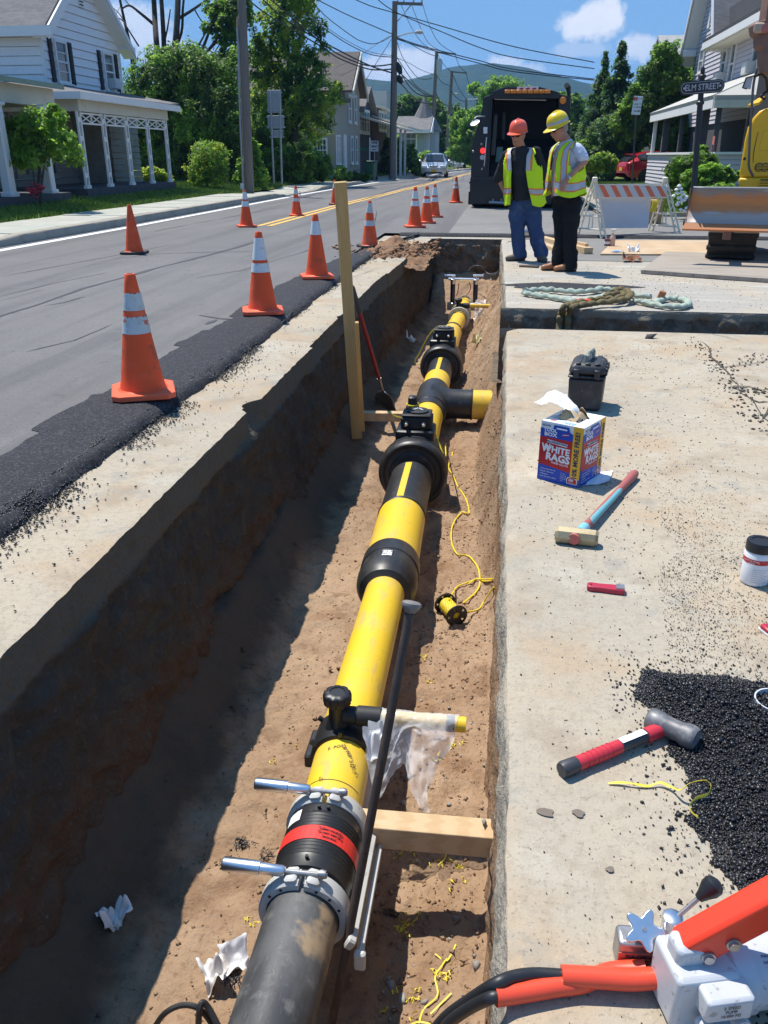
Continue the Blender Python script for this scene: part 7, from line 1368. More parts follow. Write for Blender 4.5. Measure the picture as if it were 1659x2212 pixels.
def gable_house(name,label,x0,x1,y0,y1,zb,ze,zr,wall,roof,ridge='x',over=.3,cat='house',clad=True):
 """walls with gables, roof slabs with overhang; ridge along x or y"""
 t=thing(name,label,cat,(0,0,0));xm,ym=(x0+x1)/2,(y0+y1)/2
 b=MB();F=[(x0,y0),(x1,y0),(x1,y1),(x0,y1)]
 vs=[(x,y,zb)for x,y in F]+[(x,y,ze)for x,y in F]+([(x0,ym,zr),(x1,ym,zr)]if ridge=='x' else[(xm,y0,zr),(xm,y1,zr)])
 fs=[(0,1,5,4),(2,3,7,6),(1,2,6,9,5),(3,0,4,8,7)]if ridge=='x' else[(1,2,6,5),(3,0,4,7),(0,1,5,8,4),(2,3,7,9,6)]
 b.add(vs,fs);b.build('wall',wall,t,smooth=0)
 half=(y1-y0)/2 if ridge=='x' else(x1-x0)/2;sl=(zr-ze)/half
 rs=[]
 for s in(-1,1):
  e=half+over;ez=zr-sl*e
  if ridge=='x':q=[(x0-over,ym+s*e,ez),(x1+over,ym+s*e,ez),(x1+over,ym,zr),(x0-over,ym,zr)]
  else:q=[(xm+s*e,y0-over,ez),(xm+s*e,y1+over,ez),(xm,y1+over,zr),(xm,y0-over,zr)]
  q=[Vector(p)+Vector((0,0,.14))for p in q];q=q if(q[1]-q[0]).cross(q[3]-q[0]).z>0 else q[::-1];rs.append(MB().slab4(*q,.13).build('roof',roof,t,smooth=0))
 return t,rs
 # white clapboard house on the left
fX_=-13.5;y0,y1=25.7,31.0;ze,zr,ym=4.95,6.95,28.4
hs1,rf=gable_house('white_house','white clapboard house with black shutters and a pillared porch on the left',-23,fX_-.03,y0+.03,y1,.4,ze,zr,m_wsid,m_roofg,'x',.42)
half=(y1-y0)/2;ymid=(y0+y1)/2
board_wall(hs1,(fX_,y0),(fX_,y1),3.25,zr-.1,.24,m_wsid,clip=lambda z:(max(0,.5-.5*(zr-z)/(zr-ze)),min(1,.5+.5*(zr-z)/(zr-ze)))if z>ze else(0,1),out=(1,0,0))
board_wall(hs1,(-23,y0),(fX_,y0),3.1,ze,.24,m_wsid,out=(0,-1,0));MB().box((fX_+.0,y0,3.95),(.09,.09,1.7)).build('corner_board',m_trim,hs1);MB().box((fX_,y1,3.95),(.09,.09,1.7)).build('corner_board',m_trim,hs1)
for s in(-1,1):
 e=half+.42;ez=zr-(zr-ze)/half*e;a,c=Vector((fX_+.46,ymid,zr+.02)),Vector((fX_+.46,ymid+s*e,ez+.02));MB().slab4(a+Vector((0,0,.1)),a-Vector((0,0,.22)),c-Vector((0,0,.22)),c+Vector((0,0,.1)),.06).build('rake_board',m_trim,hs1,smooth=0);MB().slab4(a-Vector((.0,0,.16)),a-Vector((.46,0,.16)),c-Vector((.46,0,.16)),c-Vector((.0,0,.16)),.04).build('soffit',m_trim,hs1,smooth=0)
MB().box((-18,y0-.45,zr-(zr-ze)/half*(half+.42)-.0),(10.2,.06,.26)).build('fascia',m_trim,hs1);MB().box((fX_+.2,ymid+half+.2,ze-.16),(.5,.5,.1)).build('eave_return',m_trim,hs1)
MB().box((fX_+.03,ymid+.15,6.0),(.05,.28,.7)).build('attic_vent',m_trim,hs1)
for k in range(7):MB().box((fX_+.06,ymid+.15,5.72+.09*k),(.03,.24,.03)).build('vent_slat',m_stone2,hs1)
for ya,yb in((26.12,27.34),(29.35,30.62)):
 w_=window(hs1,(fX_+.02,(ya+yb)/2+.02,3.98),(0,1,0),.62,1.02,(1,0,0),(1,4),.07)
 for y in(ya,yb):
  sh_=MB().box((fX_+.05,y,3.98),(.05,.20,1.16)).build('shutter',m_shut,hs1,smooth=0)
  for k in range(14):MB().box((fX_+.078,y,3.48+.077*k),(.012,.15,.04)).build('louvre',m_shut,sh_,smooth=0)
MB().box((fX_+.16,30.0,3.62),(.34,.42,.32),ch=.02).build('air_conditioner',m_ac,hs1);q=pX(114,10,-16);MB().cyl((-16,q.y,5.6),(-16,q.y,6.05),.055,n=12).build('vent_pipe',m_trim,hs1)
MB().lathe([(.17,0),(.06,.12)],14,(-16,q.y,5.62)).build('pipe_flashing',m_chrome,hs1)
pz,px=.58,-11.0;py0,py1=22.35,28.3
b=MB();T0,T1=3.36,2.86;b.slab4((px+.25,py0-.3,T1),(px+.25,py1+.75,T1+.05),(fX_,y1-.2,T0),(fX_,y0-.6,T0),.06);b.slab4((-19,py0-.3,T1),(px+.25,py0-.3,T1),(fX_,y0-.6,T0),(-19,y0-.2,T0),.06);b.slab4((px+.25,py1+.75,T1+.05),(fX_,py1+.9,T1+.05),(fX_,y1-.2,T0),(fX_+.001,y1-.2,T0),.05);b.build('porch_roof',m_roofg,hs1,smooth=0)
MB().box((px+.27,(py0+py1)/2+.2,T1-.07),(.05,py1-py0+1.1,.17)).build('porch_fascia',m_trim,hs1);MB().box((-15,py0-.32,T1-.07),(8.5,.05,.17)).build('porch_fascia',m_trim,hs1);MB().box((px,(py0+py1)/2,2.62),(.16,py1-py0+.2,.36)).build('porch_beam',m_cream2,hs1);MB().box((-15,py0,2.62),(8,.16,.36)).build('porch_beam',m_cream2,hs1)
MB().box((-12.4,(py0+py1)/2+.1,pz-.22),(2.9,py1-py0+.5,.44)).build('porch_base',m_stone2,hs1);MB().box((-13,(py0+py1)/2,2.82),(4,py1-py0,.04)).build('porch_ceiling',m_cream2,hs1)
posts=[py0,23.75,25.25,26.8,py1]
for i,y in enumerate(posts):
 b=MB()
 for s in(-1,1):b.box((px,y+s*.085,1.51),(.05,.05,1.86))
 for k in range(4):b.box((px,y,.9+.45*k),(.03,.13,.12))
 b.box((px,y,.62),(.10,.26,.08));b.build('porch_post',m_trim,hs1,smooth=0)
 if i<4:
  yn=posts[i+1];b=MB()
  for z in(2.40,2.16):b.box((px,(y+yn)/2,z),(.05,yn-y-.2,.04))
  for(ya,za),(yb,zb_)in(((y+.1,2.18),((y+yn)/2,2.38)),(((y+yn)/2,2.38),(yn-.1,2.18)),((y+.1,2.38),((y+yn)/2,2.18)),(((y+yn)/2,2.18),(yn-.1,2.38))):b.tube([(px,ya,za),(px,yb,zb_)],.018,5)
  b.box((px,(y+yn)/2,2.28),(.04,.04,.22));b.build('porch_fretwork',m_trim,hs1,smooth=0)
board_wall(hs1,(fX_,20),(fX_,26.9),.58,2.82,.2,m_oldboard,single=False,out=(1,0,0));board_wall(hs1,(-13.2,28.9),(-13.2,31.2),.5,2.7,.2,m_oldboard,single=False,out=(1,0,0))
for y,w_ in((23.5,.55),(25.0,.75)):window(hs1,(fX_+.03,y,1.65),(0,1,0),w_,1.5,(1,0,0),(1,2),.07,m_oldboard)
MB().box((fX_+.5,26.95,1.7),(1.0,.08,2.3)).build('door_panel',m_oldboard,hs1)
nw=thing('near_porch','nearest white porch with thick square posts at the left edge','porch');py0,py1=13.5,21.0;pxn=-11.0
MB().slab4((pxn+.3,py0,2.95),(pxn+.3,py1+.1,2.95),(-15,py1+.1,3.55),(-15,py0,3.55),.08).build('roof',m_roofg,nw,smooth=0);MB().box((pxn+.32,(py0+py1)/2,2.90),(.06,py1-py0+.2,.10)).build('gutter',lay('green gutter',(.20,.27,.21),rough=.6),nw);MB().box((pxn,(py0+py1)/2,2.66),(.2,py1-py0,.40)).build('beam',m_cream2,nw);MB().box((-13,py1-.1,2.66),(4,.2,.4)).build('beam',m_cream2,nw)
for y in(14.8,16.7,18.55,20.35):MB().box((pxn,y,1.52),(.22,.24,1.92),ch=.02,taper=.9).box((pxn,y,.58),(.30,.32,.10),ch=.02).box((pxn,y,2.43),(.30,.32,.08),ch=.02).build('porch_post',m_trim,nw,smooth=0)
MB().box((-13,(py0+py1)/2,.27),(4.3,py1-py0+.2,.54)).build('porch_base',m_stone2,nw);board_wall(nw,(-14.2,py0),(-14.2,21.6),.54,2.9,.2,m_oldboard,single=False,out=(1,0,0));MB().box((-13,(py0+py1)/2,2.84),(4,py1-py0,.04)).build('porch_ceiling',m_cream2,nw)
# beige stuccoed house
bX=-9.0;q0,q1,q2=pX(746,250,bX),pX(777,250,bX),pX(723,250,bX);zE,zR=pX(746,188,bX).z,pX(764,127,bX-.3).z
bh,rf=gable_house('beige_house','beige stuccoed house with brown shingle roof beyond the tall leafy tree',-19,bX,q0.y,q1.y,.1,zE,zR,m_stucco,m_broof,'x',.45);MB().box((-14,(q2.y+q0.y)/2,2.1),(2*(14+bX),q0.y-q2.y,4.0)).build('front_wing',m_stucco,bh);MB().box((-14,(q2.y+q0.y)/2-.1,4.16),(2*(14+bX)+.6,q0.y-q2.y+.5,.16)).build('wing_roof',m_broof,bh);MB().box((-14,q2.y-.32,4.0),(2*(14+bX)+.6,.1,.22)).build('cornice',m_cream2,bh)
for s in(-1,1):e=(q1.y-q0.y)/2+.45;ez=zR-(zR-zE)/(e-.45)*e;yc=(q0.y+q1.y)/2;MB().slab4((bX+.5,yc,zR+.12),(bX+.5,yc,zR-.16),(bX+.5,yc+s*e,ez-.16),(bX+.5,yc+s*e,ez+.12),.08).build('rake_board',m_cream2,bh,smooth=0)
for zx,zy0,zy1 in((378,450,670),(428,460,680),(398,830,1045),(438,830,1045)):a,c=pX(664.1+zx*.2369,101.7+zy0*.2369,bX),pX(664.1+zx*.2369,101.7+zy1*.2369,bX);window(bh,(bX+.02,a.y,(a.z+c.z)/2),(0,1,0),.62,a.z-c.z,(1,0,0),(1,2),.12)
for zx in(262,285):a,c=pX(664.1+zx*.2369,295,bX),pX(664.1+zx*.2369,351,bX);window(bh,(bX+.02,a.y,(a.z+c.z)/2),(0,1,0),.4,a.z-c.z,(1,0,0),(2,5),.08)
a=pX(664.1+335*.2369,335,bX);MB().box((bX+.05,a.y,1.3),(.08,.8,2.3)).build('door',m_trim,bh);a,c=pY(677,302,q2.y),pY(707,347,q2.y);window(bh,((a.x+c.x)/2,q2.y-.03,(a.z+c.z)/2),(1,0,0),c.x-a.x-.1,a.z-c.z,(0,-1,0),(4,4),.10);a=pX(664.1+396*.2369,185,bX);window(bh,(bX+.02,a.y,a.z),(0,1,0),.4,1.0,(1,0,0),(1,2),.08)
# row beyond: dark brick gable, brown flat roofed, pale gabled houses
def far_house(name,label,X,pixL,pixR,zb,pe,pr,wall,roof,wins,wmat=None,deep=9,ridge='x',flat=False):
 ya,yb=sorted((pX(*pixL,X).y,pX(*pixR,X).y));zE=pX(*pe,X).z;zR=pX(*pr,X).z
 t,r_=gable_house(name,label,X-deep,X,ya,yb,zb,zE,zR,wall,roof,ridge,.4)
 for zx,zy0,zy1 in wins:a,c=pX(664.1+zx*.2369,101.7+zy0*.2369,X),pX(664.1+zx*.2369,101.7+zy1*.2369,X);window(t,(X+.02,a.y,(a.z+c.z)/2),(0,1,0),.8,a.z-c.z,(1,0,0),(1,2),.16,wmat)
 return t,ya,yb,zE
h3,ya,yb,zE=far_house('dark_brick_house','dark brick gabled house with pale blue windows next to the beige house',-9.1,(775,250),(802,250),0,(801,244),(785,191),m_dbrick,m_roofg,[(478,580,760),(500,590,765),(522,595,768),(545,600,770)])
MB().slab4((-6.6,ya-.2,3.0),(-6.6,yb+.4,3.0),(-9.1,yb+.4,3.7),(-9.1,ya-.2,3.7),.12).build('porch_roof',m_cream2,h3,smooth=0)
for k in range(3):MB().box((-6.8,ya+(yb-ya)*k/2,1.5),(.14,.14,3.0)).build('porch_post',m_trim,h3)
h4,ya,yb,zE=far_house('brown_brick_house','brown brick house with a wide flat cream eave beyond the dark gable',-9.1,(802.5,250),(833,250),0,(833,243),(815,233),m_brown,m_cream2,[(655,600,745),(678,605,748),(703,610,750)])
MB().slab4((-6.6,ya,3.2),(-6.6,yb+3,3.2),(-9.1,yb+3,3.9),(-9.1,ya,3.9),.12).build('porch_roof',m_cream2,h4,smooth=0);MB().box((-11.3,yb+2.2,2.9),(4.5,4.0,5.8)).build('side_wing',m_pgrey,h4)
X5=-11.5;a,c=pY(862,286,84),pY(917,286,84);zE,zR=pY(880,286,84).z,pY(880,254,87).z
h5,rf=gable_house('pale_house','pale grey green gabled house with a pointed turret far down the road',a.x,c.x,84,91,0,zE,zR,m_pgrey,m_roofg,'x',.5);MB().slab4((c.x+.6,84,zE),(c.x+.6,91,zE),(c.x+.6,87.5,zR),(c.x+.6,87.4,zR),.1).build('gable_trim',m_trim,h5,smooth=0)
MB().box(((a.x+c.x)/2+1,83.2,3.4),(c.x-a.x-1,1.8,.3)).build('porch_roof',m_trim,h5);q=pY(888,300,84);window(h5,(q.x,83.97,q.z),(1,0,0),.9,1.4,(0,-1,0),(2,2),.14);tq=pY(916,280,88);MB().lathe([(1.5,0),(1.5,tq.z-.2)],10,(tq.x,88,0)).build('turret',m_pgrey,h5,20);MB().lathe([(1.75,0),(.9,1.5),(.05,3.0),(.02,3.6)],10,(tq.x,88,tq.z-.2)).build('spire',m_roofg,h5,20)
for x in(909,918,925):q=pY(x,300,86.4);MB().box((q.x,86.45,q.z),(.3,.1,2.6)).build('window',m_trim,h5)
# grey house on the right: far gable wing and near wing behind the porch
wX,pX_=8.5,5.9;yF=pX(1494,200,wX).y;yM=pX(1553,150,wX).y;zE1=pX(1504,94,wX).z;slope=1.6
m_palesh=lay('pale porch roof',(.46,.45,.41),[('noise',2,.45,.7,(.40,.39,.35),.6)],rough=.9);gh=thing('grey_house','lilac grey sided house with a deep shaded porch behind the excavator','house');yN=22.0
apY=(yF+yM)/2-.2;hf=yF-apY;zA=zE1+slope*hf*1.0
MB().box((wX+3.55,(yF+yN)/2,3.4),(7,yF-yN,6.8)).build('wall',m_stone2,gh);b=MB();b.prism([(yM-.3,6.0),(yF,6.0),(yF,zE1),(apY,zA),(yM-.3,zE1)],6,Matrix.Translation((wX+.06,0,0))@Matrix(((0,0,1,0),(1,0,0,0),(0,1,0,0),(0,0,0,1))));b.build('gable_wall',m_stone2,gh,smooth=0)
board_wall(gh,(wX,yF),(wX,yM-.3),2.6,zA-.05,.165,m_gsid,single=False,out=(-1,0,0),clip=lambda z:(0,1)if z<zE1 else(min(.5,(z-zE1)/slope/(yF-yM+.3)),max(.5,1-(z-zE1)/slope/(yF-yM+.3))))
zE2=pX(1600,60,wX-.7).z;board_wall(gh,(wX-.012,yM-.3),(wX-.012,yN),2.6,zE2,.165,m_gsid,single=False,out=(-1,0,0))
for s in(-1,1):
 ya=apY+s*(hf+.55);za=zA-slope*(hf+.55);MB().slab4(*([(wX-.6,apY,zA+.2),(wX-.6,ya,za+.2),(wX+7,ya,za+.2),(wX+7,apY,zA+.2)][::(1 if s<0 else-1)]),.16).build('roof',m_roofg,gh,smooth=0);MB().slab4((wX-.62,apY,zA+.22),(wX-.62,apY,zA-.1),(wX-.62,ya,za-.1),(wX-.62,ya,za+.22),.06).build('rake_board',m_trim,gh,smooth=0);MB().slab4((wX-.6,apY,zA-.06),(wX,apY,zA-.06),(wX,ya,za-.06),(wX-.6,ya,za-.06),.04).build('soffit',m_trim,gh,smooth=0)
MB().box((wX+2.2,apY-hf-.62,zA-slope*(hf+.6)+.1),(5.4,.1,.30)).build('dormer_fascia',m_trim,gh);MB().box((wX-.33,yF+.35,zE1-.45),(.6,.9,.3),ch=.03).build('eave_return',m_trim,gh)
MB().slab4((wX-.75,yN,zE2+.1),(wX-.75,yM-.1,zE2+.1),(wX+4,yM-.1,zE2+2.6),(wX+4,yN,zE2+2.6),.16).build('roof',m_roofg,gh,smooth=0);MB().box((wX-.72,(yN+yM)/2,zE2+.02),(.16,yM-yN,.24)).build('fascia',m_trim,gh);MB().box((wX-.38,(yN+yM)/2,zE2-.12),(.7,yM-yN,.06)).build('soffit',m_cream2,gh)
def gz_(zx,zy):return(1355.4+zx*.1838,zy*.1838)
for zx,z0,z1,w_ in((903,590,820,.75),(1175,550,900,.62),(1285,490,980,.62),(1545,570,850,.7)):a,c=pX(*gz_(zx,z0),wX),pX(*gz_(zx,z1),wX);window(gh,(wX-.03,a.y,(a.z+c.z)/2),(0,1,0),w_,a.z-c.z,(-1,0,0),(2 if zx==903 else 1,2),.10)
for zx,zy in((1140,920),(1500,800)):a=pX(*gz_(zx,zy),wX);MB().box((wX-.2,a.y,a.z),(.4,.6,.42),ch=.03).build('air_conditioner',m_ac,gh)
a=pX(*gz_(978,210),wX);MB().box((wX-.04,a.y,a.z),(.06,.35,.8)).build('attic_vent',m_trim,gh);a=pX(*gz_(1230,130),10.6);MB().cyl((10.6,a.y,a.z-.5),(10.6,a.y,a.z+.9),.05,n=10).build('vent_pipe',m_stone2,gh);MB().lathe([(.2,0),(.1,.18)],14,(10.6,a.y,a.z-.1)).build('pipe_flashing',m_trim,gh)
pa,pb=pX(1410,262,pX_),pX(1550,219,pX_);zp=(pa.z+pb.z)/2;zw=zp+1.15
MB().slab4((pX_-.1,pb.y,zp+.08),(pX_-.1,pa.y,zp+.08),(wX,pa.y-.2,zw),(wX,pb.y+2.2,zw),.16).build('porch_roof',m_palesh,gh,smooth=0);MB().slab4((pX_-.1,pb.y,zp+.08),(wX,pb.y+2.2,zw),(16,pb.y+2.2,zw),(16,pb.y,zp+.08),.16).build('porch_roof',m_palesh,gh,smooth=0)
MB().slab4((pX_-.12,pa.y,zp+.15),(pX_-.12,pa.y,zp-.10),(pX_-.12,pb.y,zp-.10),(pX_-.12,pb.y,zp+.15),.08).build('porch_fascia',m_trim,gh,smooth=0);MB().slab4((pX_-.1,pb.y-.02,zp-.10),(pX_-.1,pb.y-.02,zp+.10),(16,pb.y-.02,zp+.10),(16,pb.y-.02,zp-.10),.08).build('porch_fascia',m_cream2,gh,smooth=0)
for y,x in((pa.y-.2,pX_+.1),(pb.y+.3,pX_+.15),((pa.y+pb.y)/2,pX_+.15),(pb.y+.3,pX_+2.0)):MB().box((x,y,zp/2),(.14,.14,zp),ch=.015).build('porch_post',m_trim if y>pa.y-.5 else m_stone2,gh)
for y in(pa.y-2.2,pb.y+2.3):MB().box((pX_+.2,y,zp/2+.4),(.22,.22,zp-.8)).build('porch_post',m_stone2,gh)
zr_=pX(1421,330,pX_).z+.0;zr2=1.4+(335-327)/1782*27;board_wall(gh,(pX_,pa.y),(pX_,pb.y),.2,1.42,.135,m_gsid,single=False,out=(-1,0,0));board_wall(gh,(pX_,pb.y),(15,pb.y),.2,1.42,.135,m_gsid,single=False,out=(0,-1,0));MB().box((pX_-.02,(pa.y+pb.y)/2,1.45),(.16,pa.y-pb.y,.07)).build('rail_cap',m_trim,gh);MB().box((pX_,pb.y,.8),(.18,.18,1.3)).build('corner_post',m_gsid,gh);MB().box((11,pb.y-.02,1.45),(10,.16,.07)).build('rail_cap',m_trim,gh)
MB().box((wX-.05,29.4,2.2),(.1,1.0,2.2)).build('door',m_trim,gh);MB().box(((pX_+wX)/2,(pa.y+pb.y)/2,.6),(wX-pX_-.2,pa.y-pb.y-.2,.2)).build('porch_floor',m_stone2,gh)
for y in(31,33.5):window(gh,(wX-.03,y,2.3),(0,1,0),.7,1.4,(-1,0,0),(1,2),.09)
fl=pX(*gz_(1025,1650),pX_-.1);tag(MB().tube([(fl.x,fl.y,1.45),(fl.x,fl.y,fl.z+.1)],.012,6).slab4((fl.x,fl.y,fl.z+.12),(fl.x,fl.y,fl.z-.12),(fl.x,fl.y+.22,fl.z-.10),(fl.x,fl.y+.22,fl.z+.10),.01).build('garden_flag',lay('pink flag',(.55,.16,.12),rough=.9)),'small pink flag on a stick at the grey house porch rail','flag')
a,c=pY(1442,76,52),pY(1500,131,52);bk,rf=gable_house('rear_house','pale roofed house showing behind the round tree on the right',a.x,a.x+8,50.5,56,0,c.z-.2,a.z,m_stone2,lay('pale shingles',(.36,.36,.34),[('noise',2,.45,.7,(.30,.30,.29),.6)],rough=.95),'x',.3)
# TREES, SHRUBS, POLES, WIRES, HILLS, HAZE
def leafm(n,c,c2):
 m=lay(n,c,[('noise',2.2,.40,.66,c2,.85),('noise',9,.55,.75,tuple(min(1,k*1.5)for k in c2),.4)],rough=.5,spec=.35);t=m.node_tree;b=t.nodes['Principled BSDF'];tr=t.nodes.new('ShaderNodeBsdfTranslucent');mx=t.nodes.new('ShaderNodeMixShader');mx.inputs[0].default_value=.5;gn=t.nodes.new('ShaderNodeVectorMath');gn.operation='SCALE';gn.inputs['Scale'].default_value=2.4;t.links.new(b.inputs['Base Color'].links[0].from_socket,gn.inputs[0]);t.links.new(gn.outputs[0],tr.inputs[0]);t.links.new(b.outputs[0],mx.inputs[1]);t.links.new(tr.outputs[0],mx.inputs[2]);t.links.new(mx.outputs[0],t.nodes['Material Output'].inputs[0]);return m
m_lf=[leafm('leaf deep green',(.046,.088,.018),(.07,.125,.024)),leafm('leaf mid green',(.085,.155,.025),(.12,.20,.03)),leafm('leaf bright green',(.14,.25,.032),(.20,.31,.045)),leafm('leaf yellow green',(.22,.28,.03),(.28,.30,.04)),leafm('spruce needle',(.055,.105,.055),(.085,.145,.075))]
m_bark=lay('grey brown bark',(.065,.052,.042),[('noise',6,.45,.7,(.11,.095,.08),.7,(4,4,1))],rough=.95)
def leaves(name,parent,blobs,n,size,mats,seed,gap=.25,droop=0.0,shell=.55):
 """leaf faces spread through a crown of lobes; blobs are (centre, radii)"""
 rg=np.random.RandomState(seed);B=np.array([[*c,*r]for c,r in blobs],float);vol=(B[:,3]*B[:,4]*B[:,5])**.72;k=rg.choice(len(B),n,p=vol/vol.sum());B=B[k]
 d=rg.normal(size=(n,3));d/=np.linalg.norm(d,axis=1)[:,None];rr=shell+(1-shell)*rg.rand(n)**.6;P=B[:,:3]+d*B[:,3:]*rr[:,None]*(1+.80*fbm(d[:,0]*2.5+k,d[:,1]*2.5,d[:,2]*2.5,oct=3,s=seed))[:,None]
 s0=float(np.mean(B[:,3]));f=3.2/max(s0,.4);keep=fbm(P[:,0]*f,P[:,1]*f,P[:,2]*f,oct=3,s=seed+5)>-gap;P,d=P[keep],d[keep];n=len(P)
 nn=d*.5+rg.normal(0,.55,(n,3))+np.array([-.1,0,.6]);nn/=np.linalg.norm(nn,axis=1)[:,None];u=np.cross(nn,rg.normal(size=(n,3)));u/=np.linalg.norm(u,axis=1)[:,None];w=np.cross(nn,u);s=size*rg.uniform(.55,1.25,n)[:,None]
 P[:,2]-=droop*rg.rand(n)
 V=np.stack([P-u*s,P+w*s*.6+u*s*.15,P+u*s,P-w*s*.5-u*s*.1],1);mi=np.clip(rg.choice(len(mats),n)+0,0,len(mats)-1);cl=fbm(P[:,0]*f*.6,P[:,1]*f*.6,P[:,2]*f*.6,oct=2,s=seed+9);mi=np.clip(((cl+.45+rg.normal(0,.12,n))*len(mats)/.9).astype(int),0,len(mats)-1)
 return np_mesh(name,V.reshape(-1,3),np.arange(4*n).reshape(-1,4),mats,parent,smooth=False,mi=mi)
def tree(name,label,base,h,blobs,n,size,mats,seed,tr=.2,limbs=5,cat='tree',gap=.25,group=None):
 t=thing(name,label,cat,base,group=group);base=Vector(base);blobs=[((Vector(c)-base),r)for c,r in blobs];rg=random.Random(seed);top=max(blobs,key=lambda q:q[0].z)[0]
 b=MB();b.tube(smooth_path([(0,0,-.2),(rg.uniform(-.1,.1),0,h*.35),top*.55+Vector((0,0,h*.1)),top],4),[tr*(1-.9*i/12)for i in range(13)],8)
 for c,r in rg.sample(blobs,min(limbs,len(blobs))):p=Vector((0,0,h*rg.uniform(.25,.5)));b.tube(smooth_path([p,p.lerp(c,.5)+Vector((0,0,.3)),c],3),[tr*.5,tr*.42,tr*.36,tr*.3,tr*.22,tr*.16,tr*.1],6)
 b.build('trunk',m_bark,t);leaves('crown',t,blobs,n,size,mats,seed,gap);return t
def pixblobs(L,Y,dj=1.2,seed=0):
 """crown lobes: picture x, y and half sizes in picture pixels, at distance Y"""
 rg=random.Random(seed);out=[]
 for x,y,rx,ry in L:Yj=Y+rg.uniform(-dj,dj);c=pY(x,y,Yj);k=(pY(x+10,y,Yj)-c).length/10;out.append((c,(rx*k,min(rx,ry)*k,ry*k)))
 return out
def ground_at(x,Y,z=.3):p=pY(x,380,Y);return(p.x,Y,z)
L=[(585,60,42,50),(640,40,38,60),(610,-20,50,45),(560,130,34,50),(620,130,46,50),(665,150,34,45),(690,120,22,30),(585,200,44,46),(645,215,50,44),(700,200,34,32),(720,215,22,16),(600,270,44,40),(660,275,42,34),(560,240,26,40),(700,250,26,26),(690,60,16,30),(655,-10,36,30),(730,185,14,12),(640,320,40,26)]
tree('leafy_tree','tall loose columnar tree with yellow green leaves behind the paired sign posts',ground_at(640,41.5),8,pixblobs(L,41.5,1.0,1),72000,.078,[m_lf[0],m_lf[1],m_lf[2],m_lf[3]],11,.22,9,gap=.06)
L=[(560,350,30,34),(545,310,24,36),(600,355,34,30),(650,350,40,34),(690,360,26,26),(575,300,26,26)]
tree('understorey_shrub','dense green shrubs growing round the foot of the tall columnar tree',ground_at(620,39.5),1.2,pixblobs(L,39.5,.6,2),30000,.07,[m_lf[0],m_lf[1],m_lf[1],m_lf[2]],12,.05,4,'shrub',gap=.5)
L=[(330,180,50,50),(390,170,55,50),(450,190,50,60),(300,240,40,50),(360,260,60,50),(430,270,60,50),(490,250,40,60),(330,330,50,45),(410,340,60,45),(480,330,45,50),(280,330,30,40),(510,170,26,50),(420,130,40,30),(350,130,36,26),(495,365,40,30)]
tree('dense_tree','dense dark green tree mass between the white house and the near utility pole',ground_at(400,37.5),4,pixblobs(L,37.5,1.2,3),85000,.078,[m_lf[0],m_lf[0],m_lf[1],m_lf[2]],13,.25,6,gap=.22)
L=[(490,40,34,34),(500,100,26,30),(470,20,30,20),(520,20,26,40),(450,60,14,12),(475,85,14,10)]
dt=tree('half_dead_tree','half dead tall tree with bare dark limbs above the dense green mass',ground_at(355,40.5),6,pixblobs(L,40.5,.8,4),15000,.08,[m_lf[0],m_lf[1],m_lf[2]],14,.25,4,gap=.1);b=MB();o=Vector(dt.location)
def limb(pts,r0,r1,Y=40.5):P=smooth_path([pY(x,y,Y+.6*math.sin(x))-o for x,y in pts],4);n=len(P);b.tube(P,[.62*(r0+(r1-r0)*i/(n-1))for i in range(n)],7)
for pts,r0,r1 in[([(350,240),(345,150),(338,90),(334,30),(330,-40)],.24,.17),([(355,240),(355,120),(352,50),(346,-40)],.22,.14),([(362,240),(375,130),(382,60),(386,-40)],.26,.2),([(292,200),(283,110),(270,50),(255,-20)],.15,.08),([(335,55),(305,30),(280,12),(262,20)],.12,.05),([(385,40),(410,25),(435,8),(460,-10)],.12,.06),([(372,120),(392,70),(395,20),(400,-30)],.12,.07),([(270,50),(258,40),(245,45)],.05,.02),([(300,100),(275,60),(258,30),(235,10)],.06,.02),([(290,130),(262,85),(240,60)],.05,.015),([(345,130),(355,90),(362,60),(368,20)],.09,.04),([(500,125),(470,120),(440,100),(415,90)],.07,.03),([(420,20),(440,50),(470,60),(490,80)],.05,.02),([(455,130),(475,95),(500,70)],.05,.02),([(280,12),(265,-5),(250,-10)],.04,.02),([(255,60),(250,35),(262,10)],.03,.012),([(430,60),(450,45),(480,40)],.03,.012)]:limb(pts,r0,r1)
b.build('bare_limbs',lay('dead bark',(.045,.036,.03),[('noise',5,.5,.7,(.12,.10,.085),.6)],rough=.95),dt)
def shrub(label,Y,L,n,size,mats,seed,gz0=.3,name='shrub',gap=.3,cat='shrub',x=None):return tree(name,label,ground_at(x or L[0][0],Y,gz0),.8,pixblobs(L,Y,.25,seed),n,size,mats,seed,.04,4,cat,gap=gap)
shrub('rounded light green bush on the lawn between the porch and the utility pole',31.5,[(448,355,38,38),(430,375,26,26),(470,345,22,34),(440,325,22,20),(468,385,22,16)],15000,.045,[m_lf[1],m_lf[2],m_lf[2],m_lf[3]],21,gap=.12)
shrub('bright green sapling bush just behind the foot of the near utility pole',34.5,[(530,370,18,28),(548,350,18,28),(560,380,20,20),(520,385,14,12),(545,320,14,18)],6500,.08,[m_lf[1],m_lf[2],m_lf[2]],22)
shrub('lush climbing shrub filling the nearest porch between its two white posts',19.0,[(60,290,50,40),(110,300,40,40),(30,310,34,40),(150,320,28,30),(120,250,22,22),(85,260,40,26),(165,340,16,18),(60,340,44,24),(115,232,10,14)],13000,.058,[m_lf[1],m_lf[2],m_lf[2],m_lf[2]],23,.2,gap=.05,x=72)
b=MB();rg_=random.Random(4)
